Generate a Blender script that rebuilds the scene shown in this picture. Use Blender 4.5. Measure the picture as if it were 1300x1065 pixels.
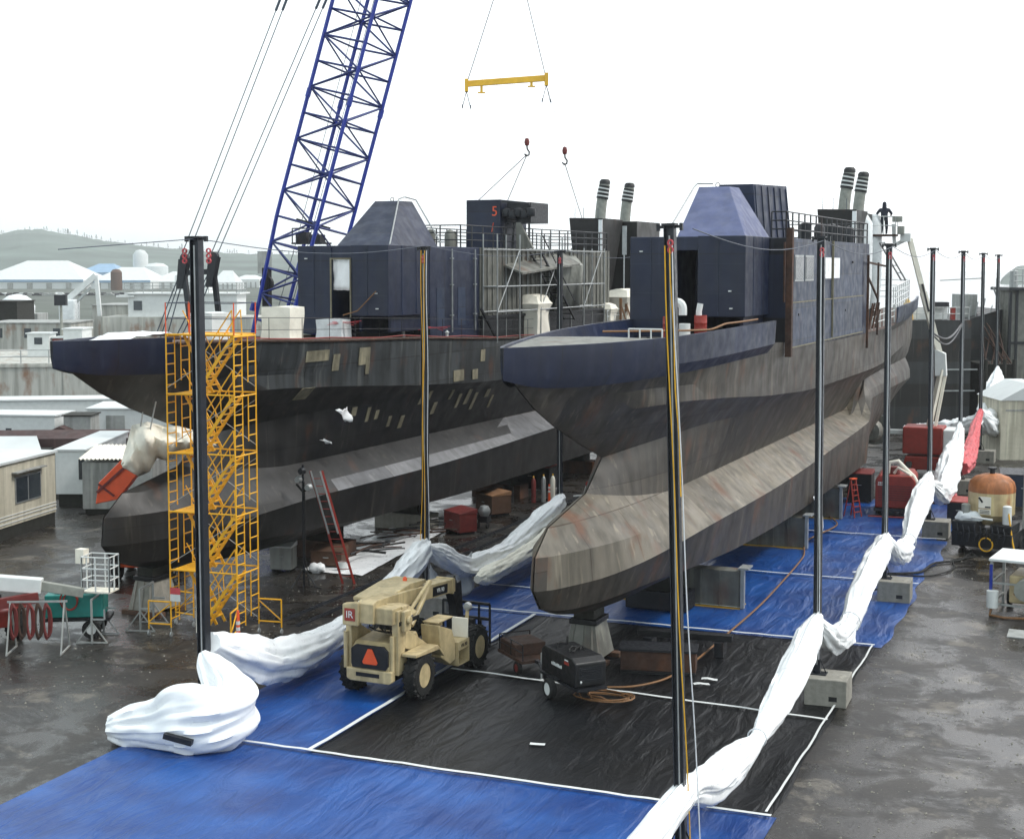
import bpy, bmesh, math, random
from mathutils import Vector, Matrix, noise
R = math.radians
random.seed(7)
sc = bpy.context.scene
for o in list(bpy.data.objects): bpy.data.objects.remove(o)
COL = sc.collection

# ------------------------------------------------------------ camera
# world: +Y runs along the two rows of steel posts, +X to the right, Z up, camera 13 m above the yard
cam_d = bpy.data.cameras.new('camera'); cam = bpy.data.objects.new('camera', cam_d); COL.objects.link(cam)
cam.location = (0, 0, 13.0)
PITCH = math.atan(149.5/1880); YAW = R(22.05)
cam.rotation_euler = (math.pi/2-PITCH, 0, YAW)
cam_d.sensor_fit = 'HORIZONTAL'; cam_d.sensor_width = 36; cam_d.lens = 36*1880/1300
cam_d.shift_y = -45.0/1300
cam_d.clip_start = .5; cam_d.clip_end = 9000
sc.camera = cam

# ------------------------------------------------------------ sky, sun, exposure
SUN_EL, SUN_AZ = R(52), R(78)      # azimuth measured from +Y towards +X
w = bpy.data.worlds.new('World'); sc.world = w; w.use_nodes = True
nt = w.node_tree; nt.nodes.clear()
def N(nt, t, **k):
    n = nt.nodes.new(t)
    for a, b in k.items(): setattr(n, a, b)
    return n
out = N(nt, 'ShaderNodeOutputWorld'); bg = N(nt, 'ShaderNodeBackground'); bg.inputs[1].default_value = .1
sky = N(nt, 'ShaderNodeTexSky', sky_type='NISHITA'); sky.sun_disc = False; sky.sun_elevation = SUN_EL; sky.sun_rotation = SUN_AZ
sky.dust_density = 3
tc = N(nt, 'ShaderNodeTexCoord'); mp = N(nt, 'ShaderNodeMapping'); mp.inputs['Scale'].default_value = (1, 1, 3)
nz = N(nt, 'ShaderNodeTexNoise'); nz.inputs['Scale'].default_value = 1.1; nz.inputs['Detail'].default_value = 5
sep = N(nt, 'ShaderNodeSeparateXYZ')
# overcast layer: brighter towards the sun (right), greyer to the left and at the horizon
dot = N(nt, 'ShaderNodeVectorMath', operation='DOT_PRODUCT'); dot.inputs[1].default_value = (math.sin(R(25)), math.cos(R(25)), .35)
ramp = N(nt, 'ShaderNodeValToRGB'); ramp.color_ramp.interpolation = 'EASE'
e = ramp.color_ramp.elements; e[0].position = .50; e[0].color = (.60, .68, .70, 1); e[1].position = .97; e[1].color = (1.05, 1.06, 1.08, 1)
m1 = N(nt, 'ShaderNodeMath', operation='MULTIPLY_ADD'); m1.inputs[1].default_value = .22; 
m2 = N(nt, 'ShaderNodeMath', operation='MULTIPLY_ADD'); m2.inputs[1].default_value = .55; m2.inputs[2].default_value = .24
sc10 = N(nt, 'ShaderNodeMix', data_type='RGBA', blend_type='MULTIPLY'); sc10.inputs[0].default_value = 1; sc10.inputs[7].default_value = (13, 13, 13, 1)
mx = N(nt, 'ShaderNodeMix', data_type='RGBA'); mx.inputs[0].default_value = .93
L = nt.links.new
L(tc.outputs['Generated'], mp.inputs[0]); L(mp.outputs[0], nz.inputs[0]); L(tc.outputs['Generated'], dot.inputs[0])
L(dot.outputs['Value'], m2.inputs[0]); L(nz.outputs[0], m1.inputs[0]); L(m2.outputs[0], m1.inputs[2]); L(m1.outputs[0], ramp.inputs[0])
L(ramp.outputs[0], sc10.inputs[6]); L(sky.outputs[0], mx.inputs[6]); L(sc10.outputs[2], mx.inputs[7]); L(mx.outputs[2], bg.inputs[0]); L(bg.outputs[0], out.inputs[0])
sl = bpy.data.lights.new('sun', 'SUN'); sl.energy = 1.5; sl.angle = R(10); sl.color = (1, .96, .9)
so = bpy.data.objects.new('sun', sl); COL.objects.link(so)
so.rotation_euler = (math.pi/2-SUN_EL, 0, math.pi-SUN_AZ)
sc.view_settings.view_transform = 'Standard'; sc.view_settings.look = 'None'; sc.view_settings.gamma = 1
sc.view_settings.exposure = 0.55; sc.view_settings.use_curve_mapping = False
sc.render.engine = 'CYCLES'

# ------------------------------------------------------------ materials
def lin(c):
    if isinstance(c, str):
        c = [int(c[i:i+2], 16)/255 for i in (0, 2, 4)]
        c = [x/12.92 if x <= .04045 else ((x+.055)/1.055)**2.4 for x in c]
    return (c[0], c[1], c[2], 1)
def mat(name, col, rough=.6, metal=0, var=.18, sc_=1.5, rust=0, streak=0, bump=0, bscale=8, alpha=None, rustcol='4f2f1e', spec=.5, coat=0, plates=None, emit=None):
    m = bpy.data.materials.new(name); m.use_nodes = True; nt = m.node_tree; L = nt.links.new
    b = nt.nodes['Principled BSDF']; c = lin(col)
    b.inputs['Roughness'].default_value = rough; b.inputs['Metallic'].default_value = metal
    b.inputs['Specular IOR Level'].default_value = spec; b.inputs['Coat Weight'].default_value = coat
    tc = N(nt, 'ShaderNodeTexCoord'); src = tc.outputs['Object']
    def noise_(scale, det=4, vec=None, sx=(1, 1, 1)):
        mpn = N(nt, 'ShaderNodeMapping'); mpn.inputs['Scale'].default_value = sx; L(vec or src, mpn.inputs[0])
        n = N(nt, 'ShaderNodeTexNoise'); n.inputs['Scale'].default_value = scale; n.inputs['Detail'].default_value = det; L(mpn.outputs[0], n.inputs[0]); return n.outputs[0]
    def mixc(fac, a, bb, typ='MIX'):
        x = N(nt, 'ShaderNodeMix', data_type='RGBA', blend_type=typ)
        for s, v in ((0, fac), (6, a), (7, bb)):
            if hasattr(v, 'default_value') or hasattr(v, 'is_output'): L(v, x.inputs[s])
            else: x.inputs[s].default_value = v
        return x.outputs[2]
    def rmp(v, p0, p1, c0=0, c1=1):
        r = N(nt, 'ShaderNodeMapRange'); L(v, r.inputs[0]); r.inputs[1].default_value = p0; r.inputs[2].default_value = p1
        r.inputs[3].default_value = c0; r.inputs[4].default_value = c1; return r.outputs[0]
    cur = mixc(rmp(noise_(sc_), .3, .7), tuple(x*(1-var) for x in c[:3])+(1,), tuple(min(1, x*(1+var)) for x in c[:3])+(1,))
    if plates:
        # welded plates: each a slightly different tone, thin dark seams
        bt = N(nt, 'ShaderNodeTexBrick'); cx = N(nt, 'ShaderNodeSeparateXYZ'); L(src, cx.inputs[0]); cb = N(nt, 'ShaderNodeCombineXYZ')
        L(cx.outputs[1], cb.inputs[0]); L(cx.outputs[2], cb.inputs[1]); L(cb.outputs[0], bt.inputs[0])
        bt.inputs['Scale'].default_value = 1; bt.inputs['Brick Width'].default_value = plates[0]; bt.inputs['Row Height'].default_value = plates[1]
        bt.inputs['Mortar Size'].default_value = .018; bt.inputs['Mortar Smooth'].default_value = .3; bt.offset = .37
        bt.inputs['Color1'].default_value = (.72, .72, .72, 1); bt.inputs['Color2'].default_value = (1.22, 1.2, 1.17, 1); bt.inputs['Mortar'].default_value = (.35, .26, .2, 1)
        cur = mixc(1, cur, bt.outputs[0], 'MULTIPLY')
    if streak:
        s = rmp(noise_(2.2, 5, sx=(1, 1, .09)), .42, .66)
        cur = mixc(s, cur, mixc(1, cur, (1-streak, 1-streak, 1-streak*1.05, 1), 'MULTIPLY'))
        s2 = rmp(noise_(3.3, 3, sx=(1, 1, .05)), .60, .70, 0, streak*.75)
        cur = mixc(s2, cur, (min(1, c[0]*2.0+.05), min(1, c[1]*1.95+.045), min(1, c[2]*1.8+.035), 1))
    if rust:
        r1 = rmp(noise_(.9, 8, sx=(1, 1, .45)), .66-rust*.22, .74-rust*.1, 0, min(1, rust*1.6))
        r2 = noise_(9, 4)
        cur = mixc(r1, cur, mixc(r2, lin(rustcol), lin('6e452a')))
    L(cur, b.inputs['Base Color'])
    rr = rmp(noise_(sc_*2.3, 3), .3, .7, max(.03, rough-.12), min(1, rough+.12)); L(rr, b.inputs['Roughness'])
    if bump:
        bp = N(nt, 'ShaderNodeBump'); bp.inputs['Strength'].default_value = bump; bp.inputs['Distance'].default_value = .05
        L(noise_(bscale, 5), bp.inputs['Height']); L(bp.outputs[0], b.inputs['Normal'])
    if emit: b.inputs['Emission Color'].default_value = lin(emit[0]); b.inputs['Emission Strength'].default_value = emit[1]
    return m
M = {}
M['hull'] = mat('hull_primer', '433e38', .55, 0, .32, .5, rust=.35, streak=.55, bump=.15, bscale=1.2, plates=(6.1, 1.9))
M['hull_dark'] = mat('hull_primer_dark', '201f1f', .5, 0, .3, .45, rust=.2, streak=.5, bump=.15, bscale=1.2, plates=(5.7, 1.9))
M['band_primer'] = mat('band_primer', '726b5f', .55, 0, .22, .6, rust=.48, streak=.42, bump=.1, bscale=1.2, plates=(2.9, 5.0))
M['band_primer_grey'] = mat('band_primer_grey', '6f7074', .5, 0, .15, .6, rust=.12, streak=.3, bump=.1, bscale=1.2, plates=(3.4, 5.0))
M['plate_grey'] = mat('plate_grey', '3d4144', .5, 0, .3, .35, rust=.3, streak=.55, bump=.15, bscale=1.2, plates=(4.7, 1.3))
M['navy'] = mat('navy_paint', '0b1a38', .5, 0, .12, .8, streak=.22, bump=.1, bscale=1.4, plates=(2.4, 2.7))
M['pale_blue'] = mat('pale_blue_sheet', '7d9cb8', .6, 0, .06, .3)
M['lavender'] = mat('lavender_grey_paint', '414b72', .5, 0, .1, .8, streak=.15, bump=.1, bscale=1.4)
M['slate'] = mat('slate_paint', '223049', .5, 0, .12, .8, streak=.3, rust=.12, bump=.1, bscale=1.4, plates=(3.1, 1.4))
M['grey_steel'] = mat('grey_steel', '74746e', .6, .2, .2, 2, rust=.3, streak=.35)
M['galv'] = mat('galvanised', 'a3a6a6', .45, .5, .15, 3)
M['dark_steel'] = mat('dark_steel', '23252a', .45, .3, .2, 4, rust=.15)
M['post'] = mat('post_steel', '30333a', .4, .35, .2, 3, streak=.3, rust=.15)
M['black'] = mat('black_paint', '0f1013', .5, 0, .3, 3)
M['rubber'] = mat('rubber', '121212', .8, 0, .3, 6, bump=.3, bscale=20)
M['white'] = mat('white_plastic', 'eef0f2', .35, 0, .05, 2, bump=.12, bscale=2.2)
M['cream'] = mat('cream_canvas', 'e9e4d6', .8, 0, .06, 2, bump=.6, bscale=4)
M['whitep'] = mat('white_paint', 'd2d5d4', .5, 0, .06, 3, rust=.1)
M['beige'] = mat('beige_paint', 'bba982', .45, 0, .14, 5, rust=.22, streak=.3)
M['yellow'] = mat('scaffold_yellow', 'e9ac1e', .5, 0, .1, 6, rust=.12)
M['ylw2'] = mat('yellow_paint', 'e0b030', .5, 0, .1, 4, rust=.15)
M['red'] = mat('red_paint', '8c2a20', .5, 0, .15, 4, rust=.3)
M['dred'] = mat('dull_red_paint', '6b2623', .55, 0, .2, 3, rust=.3)
M['orange'] = mat('orange_paint', 'e0562a', .45, 0, .1, 3)
M['pink'] = mat('red_film', 'c04a50', .5, 0, .12, 3, bump=.4, bscale=4)
M['blue'] = mat('boom_blue', '1a3090', .42, 0, .12, 3)
M['lace_blue'] = mat('lacing_blue', '25326e', .5, 0, .12, 3)
M['teal'] = mat('teal_paint', '1d8078', .5, 0, .12, 4, rust=.1)
M['glass'] = mat('window_glass', '2a3138', .1, 0, .1, 2, spec=.8)
M['concrete'] = mat('concrete', '8d8a82', .85, 0, .15, 5, streak=.2, bump=.3, bscale=14)
M['wood'] = mat('wood', '7d5a3c', .8, 0, .25, 5, bump=.3)
M['brown'] = mat('brown_board', '523a2b', .8, 0, .2, 3)
M['rustm'] = mat('rusty_steel', '3f2a20', .8, 0, .35, 3, rust=.45)
M['rope_y'] = mat('yellow_rope', 'd9a520', .7, 0, .1, 9)
M['rope_w'] = mat('white_rope', 'c9ccd0', .6, 0, .1, 9)
M['hose'] = mat('orange_hose', '7c5836', .6, 0, .15, 9)
M['cable'] = mat('steel_cable', '4a525e', .5, .4, .1, 9)
M['tank'] = mat('tank_paint', 'c9b48a', .5, 0, .15, 3, rust=.55, rustcol='c0602a', streak=.3)
M['tan_rust'] = mat('tank_rust', 'a8683c', .6, 0, .3, 2.5, rust=.4, streak=.4)
M['siding'] = mat('trailer_siding', 'c4beac', .7, 0, .06, 4, streak=.3, bump=.2, bscale=6)
M['siding2'] = mat('grey_siding', '9a9c9a', .7, 0, .1, 4, streak=.35)
M['roofw'] = mat('white_roof', 'c6caca', .6, 0, .06, .5)
M['brownroof'] = mat('brown_roof', '4e3a38', .7, 0, .2, 1, streak=.2)
M['skirt'] = mat('dark_skirting', '24241f', .9, 0, .2, 2)
M['bargew'] = mat('barge_wall', 'b3b3ad', .7, 0, .1, .3, rust=.5, streak=.35, rustcol='8a6040')
M['hiland'] = mat('hill_scrub', '5a6660', .95, 0, .35, .012, bump=.6, bscale=.05)
M['bank'] = mat('bank_grass', '4a5048', .95, 0, .3, .03)
M['cloth'] = mat('dark_clothing', '1d2230', .85, 0, .2, 12)
M['skin'] = mat('skin', 'b08468', .6, 0, .05, 9)
M['deckb'] = mat('deck_rusty', '4f3a30', .7, 0, .3, 1.2, rust=.5)
M['duct'] = mat('duct_wrap', '8d8f88', .6, .2, .15, 4)
M['primer'] = mat('primer_patch', '837d69', .7, 0, .2, 4, streak=.4)
M['film'] = mat('clear_film', 'd8dcde', .25, 0, .1, 2, bump=.6, bscale=3)

def ground_mat():
    m = bpy.data.materials.new('wet_yard'); m.use_nodes = True; nt = m.node_tree; L = nt.links.new; b = nt.nodes['Principled BSDF']
    tc = N(nt, 'ShaderNodeTexCoord')
    def nz(s, d=6, dist=0):
        n = N(nt, 'ShaderNodeTexNoise'); n.inputs['Scale'].default_value = s; n.inputs['Detail'].default_value = d; n.inputs['Distortion'].default_value = dist; n.inputs['Roughness'].default_value = .68; L(tc.outputs['Object'], n.inputs[0]); return n.outputs[0]
    def rmp(v, a, b_, c=0, d=1):
        r = N(nt, 'ShaderNodeMapRange'); r.interpolation_type = 'SMOOTHSTEP'; L(v, r.inputs[0]); r.inputs[1].default_value = a; r.inputs[2].default_value = b_; r.inputs[3].default_value = c; r.inputs[4].default_value = d; return r.outputs[0]
    def mix(f, a, c):
        x = N(nt, 'ShaderNodeMix', data_type='RGBA'); L(f, x.inputs[0])
        for s, v in ((6, a), (7, c)):
            if isinstance(v, tuple): x.inputs[s].default_value = v
            else: L(v, x.inputs[s])
        return x.outputs[2]
    c = mix(rmp(nz(.35, 8), .35, .65), lin('191716'), lin('2f2b27'))
    c = mix(rmp(nz(.55, 12, .3), .55, .64, 0, .85), c, lin('5d574e'))
    c = mix(rmp(nz(.16, 5, 1), .6, .72, 0, .5), c, lin('4a3d31'))
    c = mix(rmp(nz(2.6, 7), .6, .72), c, lin('161514'))
    L(c, b.inputs['Base Color'])
    c = mix(rmp(nz(14, 6), .52, .75, 0, .55), c, lin('5a564f')); c = mix(rmp(nz(30, 4), .62, .7, 0, .6), c, lin('100f0e'))
    L(c, b.inputs['Base Color'])
    wet = rmp(nz(.45, 12, .5), .44, .58)
    rg = N(nt, 'ShaderNodeMapRange'); L(wet, rg.inputs[0]); rg.inputs[3].default_value = .5; rg.inputs[4].default_value = .16
    L(rg.outputs[0], b.inputs['Roughness'])
    bp = N(nt, 'ShaderNodeBump'); bp.inputs['Strength'].default_value = .35; bp.inputs['Distance'].default_value = .03
    L(nz(9, 10), bp.inputs['Height']); L(bp.outputs[0], b.inputs['Normal'])
    return m
M['ground'] = ground_mat()
def tarp_mat(name, c0, c1, rough, spec=.4):
    m = bpy.data.materials.new(name); m.use_nodes = True; nt = m.node_tree; L = nt.links.new; b = nt.nodes['Principled BSDF']
    tc = N(nt, 'ShaderNodeTexCoord'); mp = N(nt, 'ShaderNodeMapping'); mp.inputs['Rotation'].default_value = (0, 0, .5); mp.inputs['Scale'].default_value = (1, .25, 1); L(tc.outputs['Object'], mp.inputs[0])
    n = N(nt, 'ShaderNodeTexNoise'); n.inputs['Scale'].default_value = 1.6; n.inputs['Detail'].default_value = 8; n.inputs['Distortion'].default_value = 1.2; L(mp.outputs[0], n.inputs[0])
    n2 = N(nt, 'ShaderNodeTexNoise'); n2.inputs['Scale'].default_value = .5; n2.inputs['Detail'].default_value = 6; L(tc.outputs['Object'], n2.inputs[0])
    mx = N(nt, 'ShaderNodeMix', data_type='RGBA'); mx.inputs[6].default_value = lin(c0); mx.inputs[7].default_value = lin(c1)
    r = N(nt, 'ShaderNodeMapRange'); r.inputs[1].default_value = .35; r.inputs[2].default_value = .68; L(n2.outputs[0], r.inputs[0]); L(r.outputs[0], mx.inputs[0]); L(mx.outputs[2], b.inputs['Base Color'])
    v = N(nt, 'ShaderNodeTexVoronoi', feature='DISTANCE_TO_EDGE'); v.inputs['Scale'].default_value = .9; L(mp.outputs[0], v.inputs[0])
    ad = N(nt, 'ShaderNodeMath', operation='MULTIPLY_ADD'); ad.inputs[1].default_value = .35; L(v.outputs[0], ad.inputs[0]); L(n.outputs[0], ad.inputs[2])
    bp = N(nt, 'ShaderNodeBump'); bp.inputs['Strength'].default_value = .75; bp.inputs['Distance'].default_value = .16; L(ad.outputs[0], bp.inputs['Height']); L(bp.outputs[0], b.inputs['Normal'])
    b.inputs['Roughness'].default_value = rough; b.inputs['Specular IOR Level'].default_value = spec
    return m
M['tblue'] = tarp_mat('blue_tarp', '0d3674', '1b5096', .36)
M['tblack'] = tarp_mat('black_tarp', '07080a', '101216', .42, .28)
def water_mat():
    m = bpy.data.materials.new('harbour_water'); m.use_nodes = True; nt = m.node_tree; b = nt.nodes['Principled BSDF']
    b.inputs['Base Color'].default_value = lin('5d6c70'); b.inputs['Roughness'].default_value = .12
    tc = N(nt, 'ShaderNodeTexCoord'); n = N(nt, 'ShaderNodeTexNoise'); n.inputs['Scale'].default_value = .35; n.inputs['Detail'].default_value = 6
    bp = N(nt, 'ShaderNodeBump'); bp.inputs['Strength'].default_value = .6; bp.inputs['Distance'].default_value = .3
    nt.links.new(tc.outputs['Object'], n.inputs[0]); nt.links.new(n.outputs[0], bp.inputs['Height']); nt.links.new(bp.outputs[0], b.inputs['Normal'])
    return m
M['water'] = water_mat()

# ------------------------------------------------------------ mesh builder and object helpers
class MB:
    def __init__(s): s.v = []; s.f = []; s.mi = []; s.T = Matrix()
    def add(s, vs, fs, mi=0):
        k = len(s.v); s.v += [tuple(s.T @ Vector(p)) for p in vs]
        for f in fs: s.f.append([i+k for i in f]); s.mi.append(mi)
        return s
    def hexa(s, p, mi=0):   # p: 4 bottom then 4 top, both counter-clockwise seen from above
        return s.add(p, [(3, 2, 1, 0), (4, 5, 6, 7), (0, 1, 5, 4), (1, 2, 6, 5), (2, 3, 7, 6), (3, 0, 4, 7)], mi)
    def bx(s, x0, x1, y0, y1, z0, z1, mi=0):
        return s.hexa([(x0, y0, z0), (x1, y0, z0), (x1, y1, z0), (x0, y1, z0), (x0, y0, z1), (x1, y0, z1), (x1, y1, z1), (x0, y1, z1)], mi)
    def beam(s, p, q, w, h=None, mi=0, up=(0, 0, 1)):
        p = Vector(p); q = Vector(q); h = h or w; d = (q-p)
        if d.length < 1e-6: return s
        d.normalize(); u = Vector(up)
        if abs(d.dot(u)) > .98: u = Vector((0, 1, 0))
        a = d.cross(u).normalized()*w/2; b = a.normalized().cross(d)*h/2
        return s.hexa([p-a-b, p+a-b, q+a-b, q-a-b, p-a+b, p+a+b, q+a+b, q-a+b], mi)
    def tube(s, pts, r, n=8, mi=0, closed=False, cap=True, flat=1):
        pts = [Vector(p) for p in pts]; k = len(pts); rr = r if isinstance(r, (list, tuple)) else [r]*k
        vs = []; u = None
        for i, p in enumerate(pts):
            d = (pts[min(i+1, k-1)]-pts[max(i-1, 0)]).normalized()
            if u is None:
                u = d.cross(Vector((0, 0, 1))); u = u if u.length > .05 else d.cross(Vector((0, 1, 0)))
            u = (u-d*u.dot(d)).normalized(); b = u.cross(d)
            for j in range(n):
                t = 2*math.pi*j/n; vs.append(p+(u*math.cos(t)+b*math.sin(t)*flat)*rr[i])
        fs = [(i*n+j, (i+1)*n+j, (i+1)*n+(j+1) % n, i*n+(j+1) % n) for i in range(k-1) for j in range(n)]
        if cap: fs += [tuple(range(n)), tuple((k-1)*n+j for j in reversed(range(n)))]
        return s.add(vs, fs, mi)
    def bar(s, p, q, r, n=6, mi=0): return s.tube([p, q], r, n, mi)
    def lathe(s, prof, c=(0, 0, 0), n=20, mi=0, axis='Z', cap=True):   # prof: (radius, height)
        vs = []
        for r, h in prof:
            for j in range(n):
                t = 2*math.pi*j/n; a, b = r*math.cos(t), r*math.sin(t)
                p = {'Z': (a, b, h), 'X': (h, a, b), 'Y': (b, h, a)}[axis]; vs.append((p[0]+c[0], p[1]+c[1], p[2]+c[2]))
        k = len(prof); fs = [(i*n+j, i*n+(j+1) % n, (i+1)*n+(j+1) % n, (i+1)*n+j) for i in range(k-1) for j in range(n)]
        if cap: fs += [tuple(reversed(range(n))), tuple((k-1)*n+j for j in range(n))]
        return s.add(vs, fs, mi)
    def prism(s, poly, x0, x1, axis='X', mi=0):   # poly in the two other axes
        def P(a, b, h): return {'X': (h, a, b), 'Y': (a, h, b), 'Z': (a, b, h)}[axis]
        n = len(poly); vs = [P(a, b, x0) for a, b in poly]+[P(a, b, x1) for a, b in poly]
        fs = [tuple(reversed(range(n))), tuple(range(n, 2*n))]+[(i, (i+1) % n, n+(i+1) % n, n+i) for i in range(n)]
        return s.add(vs, fs, mi)
    def grid(s, rows, mi=0):
        n = len(rows[0]); vs = [p for r in rows for p in r]
        return s.add(vs, [(i*n+j, i*n+j+1, (i+1)*n+j+1, (i+1)*n+j) for i in range(len(rows)-1) for j in range(n-1)], mi)
    def build(s, name, mats, parent=None, smooth=False, bevel=0, solid=0, fix=True):
        me = bpy.data.meshes.new(name); me.from_pydata(s.v, [], s.f)
        if not isinstance(mats, (list, tuple)): mats = [mats]
        for m in mats: me.materials.append(M[m] if isinstance(m, str) else m)
        for p, i in zip(me.polygons, s.mi): p.material_index = i
        if fix:
            bm = bmesh.new(); bm.from_mesh(me); bmesh.ops.recalc_face_normals(bm, faces=bm.faces); bm.to_mesh(me); bm.free()
        if smooth: me.shade_smooth(); me.set_sharp_from_angle(angle=R(smooth if smooth is not True else 40))
        o = bpy.data.objects.new(name, me); COL.objects.link(o)
        if parent: o.parent = parent
        if bevel:
            b = o.modifiers.new('bevel', 'BEVEL'); b.width = bevel; b.segments = 2; b.limit_method = 'ANGLE'; b.angle_limit = R(35)
        if solid:
            b = o.modifiers.new('solid', 'SOLIDIFY'); b.thickness = solid; b.offset = 0
        return o
def thing(name, label, cat, loc=(0, 0, 0), rz=0, group=None, rot=None):
    o = bpy.data.objects.new(name, None); COL.objects.link(o); o.location = loc; o.rotation_euler = rot or (0, 0, rz)
    o.empty_display_size = .3; return tag(o, label, cat, group)
def tag(o, label, cat, group=None, kind=None):
    o['label'] = label; o['category'] = cat
    if group: o['group'] = group
    if kind: o['kind'] = kind
    return o
def struct(o): o['kind'] = 'structure'; return o
def kids(o): return [c for c in bpy.data.objects if c.parent == o]
def dup(o, loc, rz, label, group=None):
    def cp(a, par):
        c = a.copy(); COL.objects.link(c)
        if par: c.parent = par
        for k in kids(a): cp(k, c)
        return c
    r = cp(o, None); r.location = loc; r.rotation_euler = (0, 0, rz); r['label'] = label
    if group: r['group'] = group
    return r
def text(name, s, size, loc, rot, m, parent, ext=.004):
    cu = bpy.data.curves.new(name, 'FONT'); cu.body = s; cu.size = size; cu.extrude = ext; cu.align_x = 'CENTER'; cu.align_y = 'CENTER'
    t = bpy.data.objects.new(name, cu); COL.objects.link(t); bpy.context.view_layer.update()
    me = bpy.data.meshes.new_from_object(t); bpy.data.objects.remove(t)
    me.materials.clear(); me.materials.append(M[m]); o = bpy.data.objects.new(name, me); COL.objects.link(o)
    o.location = loc; o.rotation_euler = rot
    if parent: o.parent = parent
    return o
def interp(tab, a):
    if a <= tab[0][0]: return tab[0][1:]
    for p, q in zip(tab, tab[1:]):
        if a <= q[0]:
            t = (a-p[0])/(q[0]-p[0]); return tuple(p[i]+(q[i]-p[i])*t for i in range(1, len(p)))
    return tab[-1][1:]
def smooth_interp(tab, a):   # Catmull-Rom-like (monotone enough for fair lines)
    n = len(tab)
    if a <= tab[0][0]: return tab[0][1:]
    if a >= tab[-1][0]: return tab[-1][1:]
    for i in range(n-1):
        if a <= tab[i+1][0]:
            x0, x1 = tab[i][0], tab[i+1][0]; h = x1-x0; t = (a-x0)/h; res = []
            for k in range(1, len(tab[0])):
                y0, y1 = tab[i][k], tab[i+1][k]; d = (y1-y0)/h
                dp = (y0-tab[i-1][k])/(x0-tab[i-1][0]) if i else None; dn = (tab[i+2][k]-y1)/(tab[i+2][0]-x1) if i+2 < n else None
                m0 = d if dp is None else (0 if dp*d <= 0 else 2*dp*d/(dp+d)); m1_ = d if dn is None else (0 if dn*d <= 0 else 2*dn*d/(dn+d))
                if dp is None: m0 = d*1.35
                t2, t3 = t*t, t*t*t
                res.append((2*t3-3*t2+1)*y0+(t3-2*t2+t)*h*m0+(-2*t3+3*t2)*y1+(t3-t2)*h*m1_)
            return tuple(res)

# ------------------------------------------------------------ setting: ground, water, land
g = MB().add([(-3500, -60, 0), (2000, -60, 0), (2000, 145, 0), (-3500, 145, 0)], [(0, 1, 2, 3)]); struct(g.build('ground', 'ground'))
g = MB().add([(-150, 145, -1.2), (2000, 145, -1.2), (2000, 4000, -1.2), (-1300, 4000, -1.2), (-150, 500, -1.2)], [(0, 1, 2, 3, 4)]); struct(g.build('water', 'water'))
g = MB().bx(-150, 2000, 145, 146, -3, 0); struct(g.build('quay_wall', 'concrete'))
g = MB().add([(-3500, 145, .0), (-150, 145, .0), (-150, 500, .0), (-1300, 4000, .0), (-3500, 4000, 0)], [(0, 1, 2, 3, 4)])
g.add([(-3500, 145, 0), (-3500, 145, -1), (-150, 145, -1), (-150, 500, -1), (-150, 500, 0), (-150, 145, 0)], [(2, 3, 4, 5)]); struct(g.build('terrain', 'bank'))
CY, SY = math.cos(YAW), math.sin(YAW)
def polar(px, z):   # ground position seen at photo column px, z metres ahead
    x = (px-650)/1880*z; return x*CY-z*SY, x*SY+z*CY
def hills():
    g = MB(); rows = []
    prof = [(-400, 42), (-150, 48), (0, 43), (30, 48), (60, 47), (100, 40), (150, 32), (220, 25), (300, 19), (400, 15), (520, 10), (640, 2), (700, -6)]
    cols = [-400+i*3.0 for i in range(367)]
    for k in range(15):
        z = 1250+k*75; row = []
        for px in cols:
            h = interp(prof, px)[0]; t = k/14; env = math.sin(min(1, t*1.25)*math.pi/2)
            X, Y = polar(px, z)
            top = 13+h/1880*2100
            H = top*env*(.86+.14*noise.noise(Vector((X*.006, Y*.006, 0))))
            H += 3.5*abs(noise.noise(Vector((X*.03, Y*.03, 3))))*env + (3*abs(noise.noise(Vector((X*.12, Y*.12, 3))))*env if k > 8 else 0)
            row.append((X, Y, H if k else -1))
        rows.append(row)
    g.grid(rows); struct(g.build('hills', 'hiland', smooth=True))
    g = MB(); rows = []
    for k in range(9):
        row = []
        for i in range(60):
            px = 1262+i*3; z = 1150+k*40; X, Y = polar(px, z)
            u = max(0, min(1, (px-1268)/22)); H = (17*u**.6)*math.sin(math.pi*k/8)*(.85+.3*noise.noise(Vector((X*.02, Y*.02, 0))))-1.6
            row.append((X, Y, H))
        rows.append(row)
    g.grid(rows); struct(g.build('headland', 'hiland', smooth=True))
hills()

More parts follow.
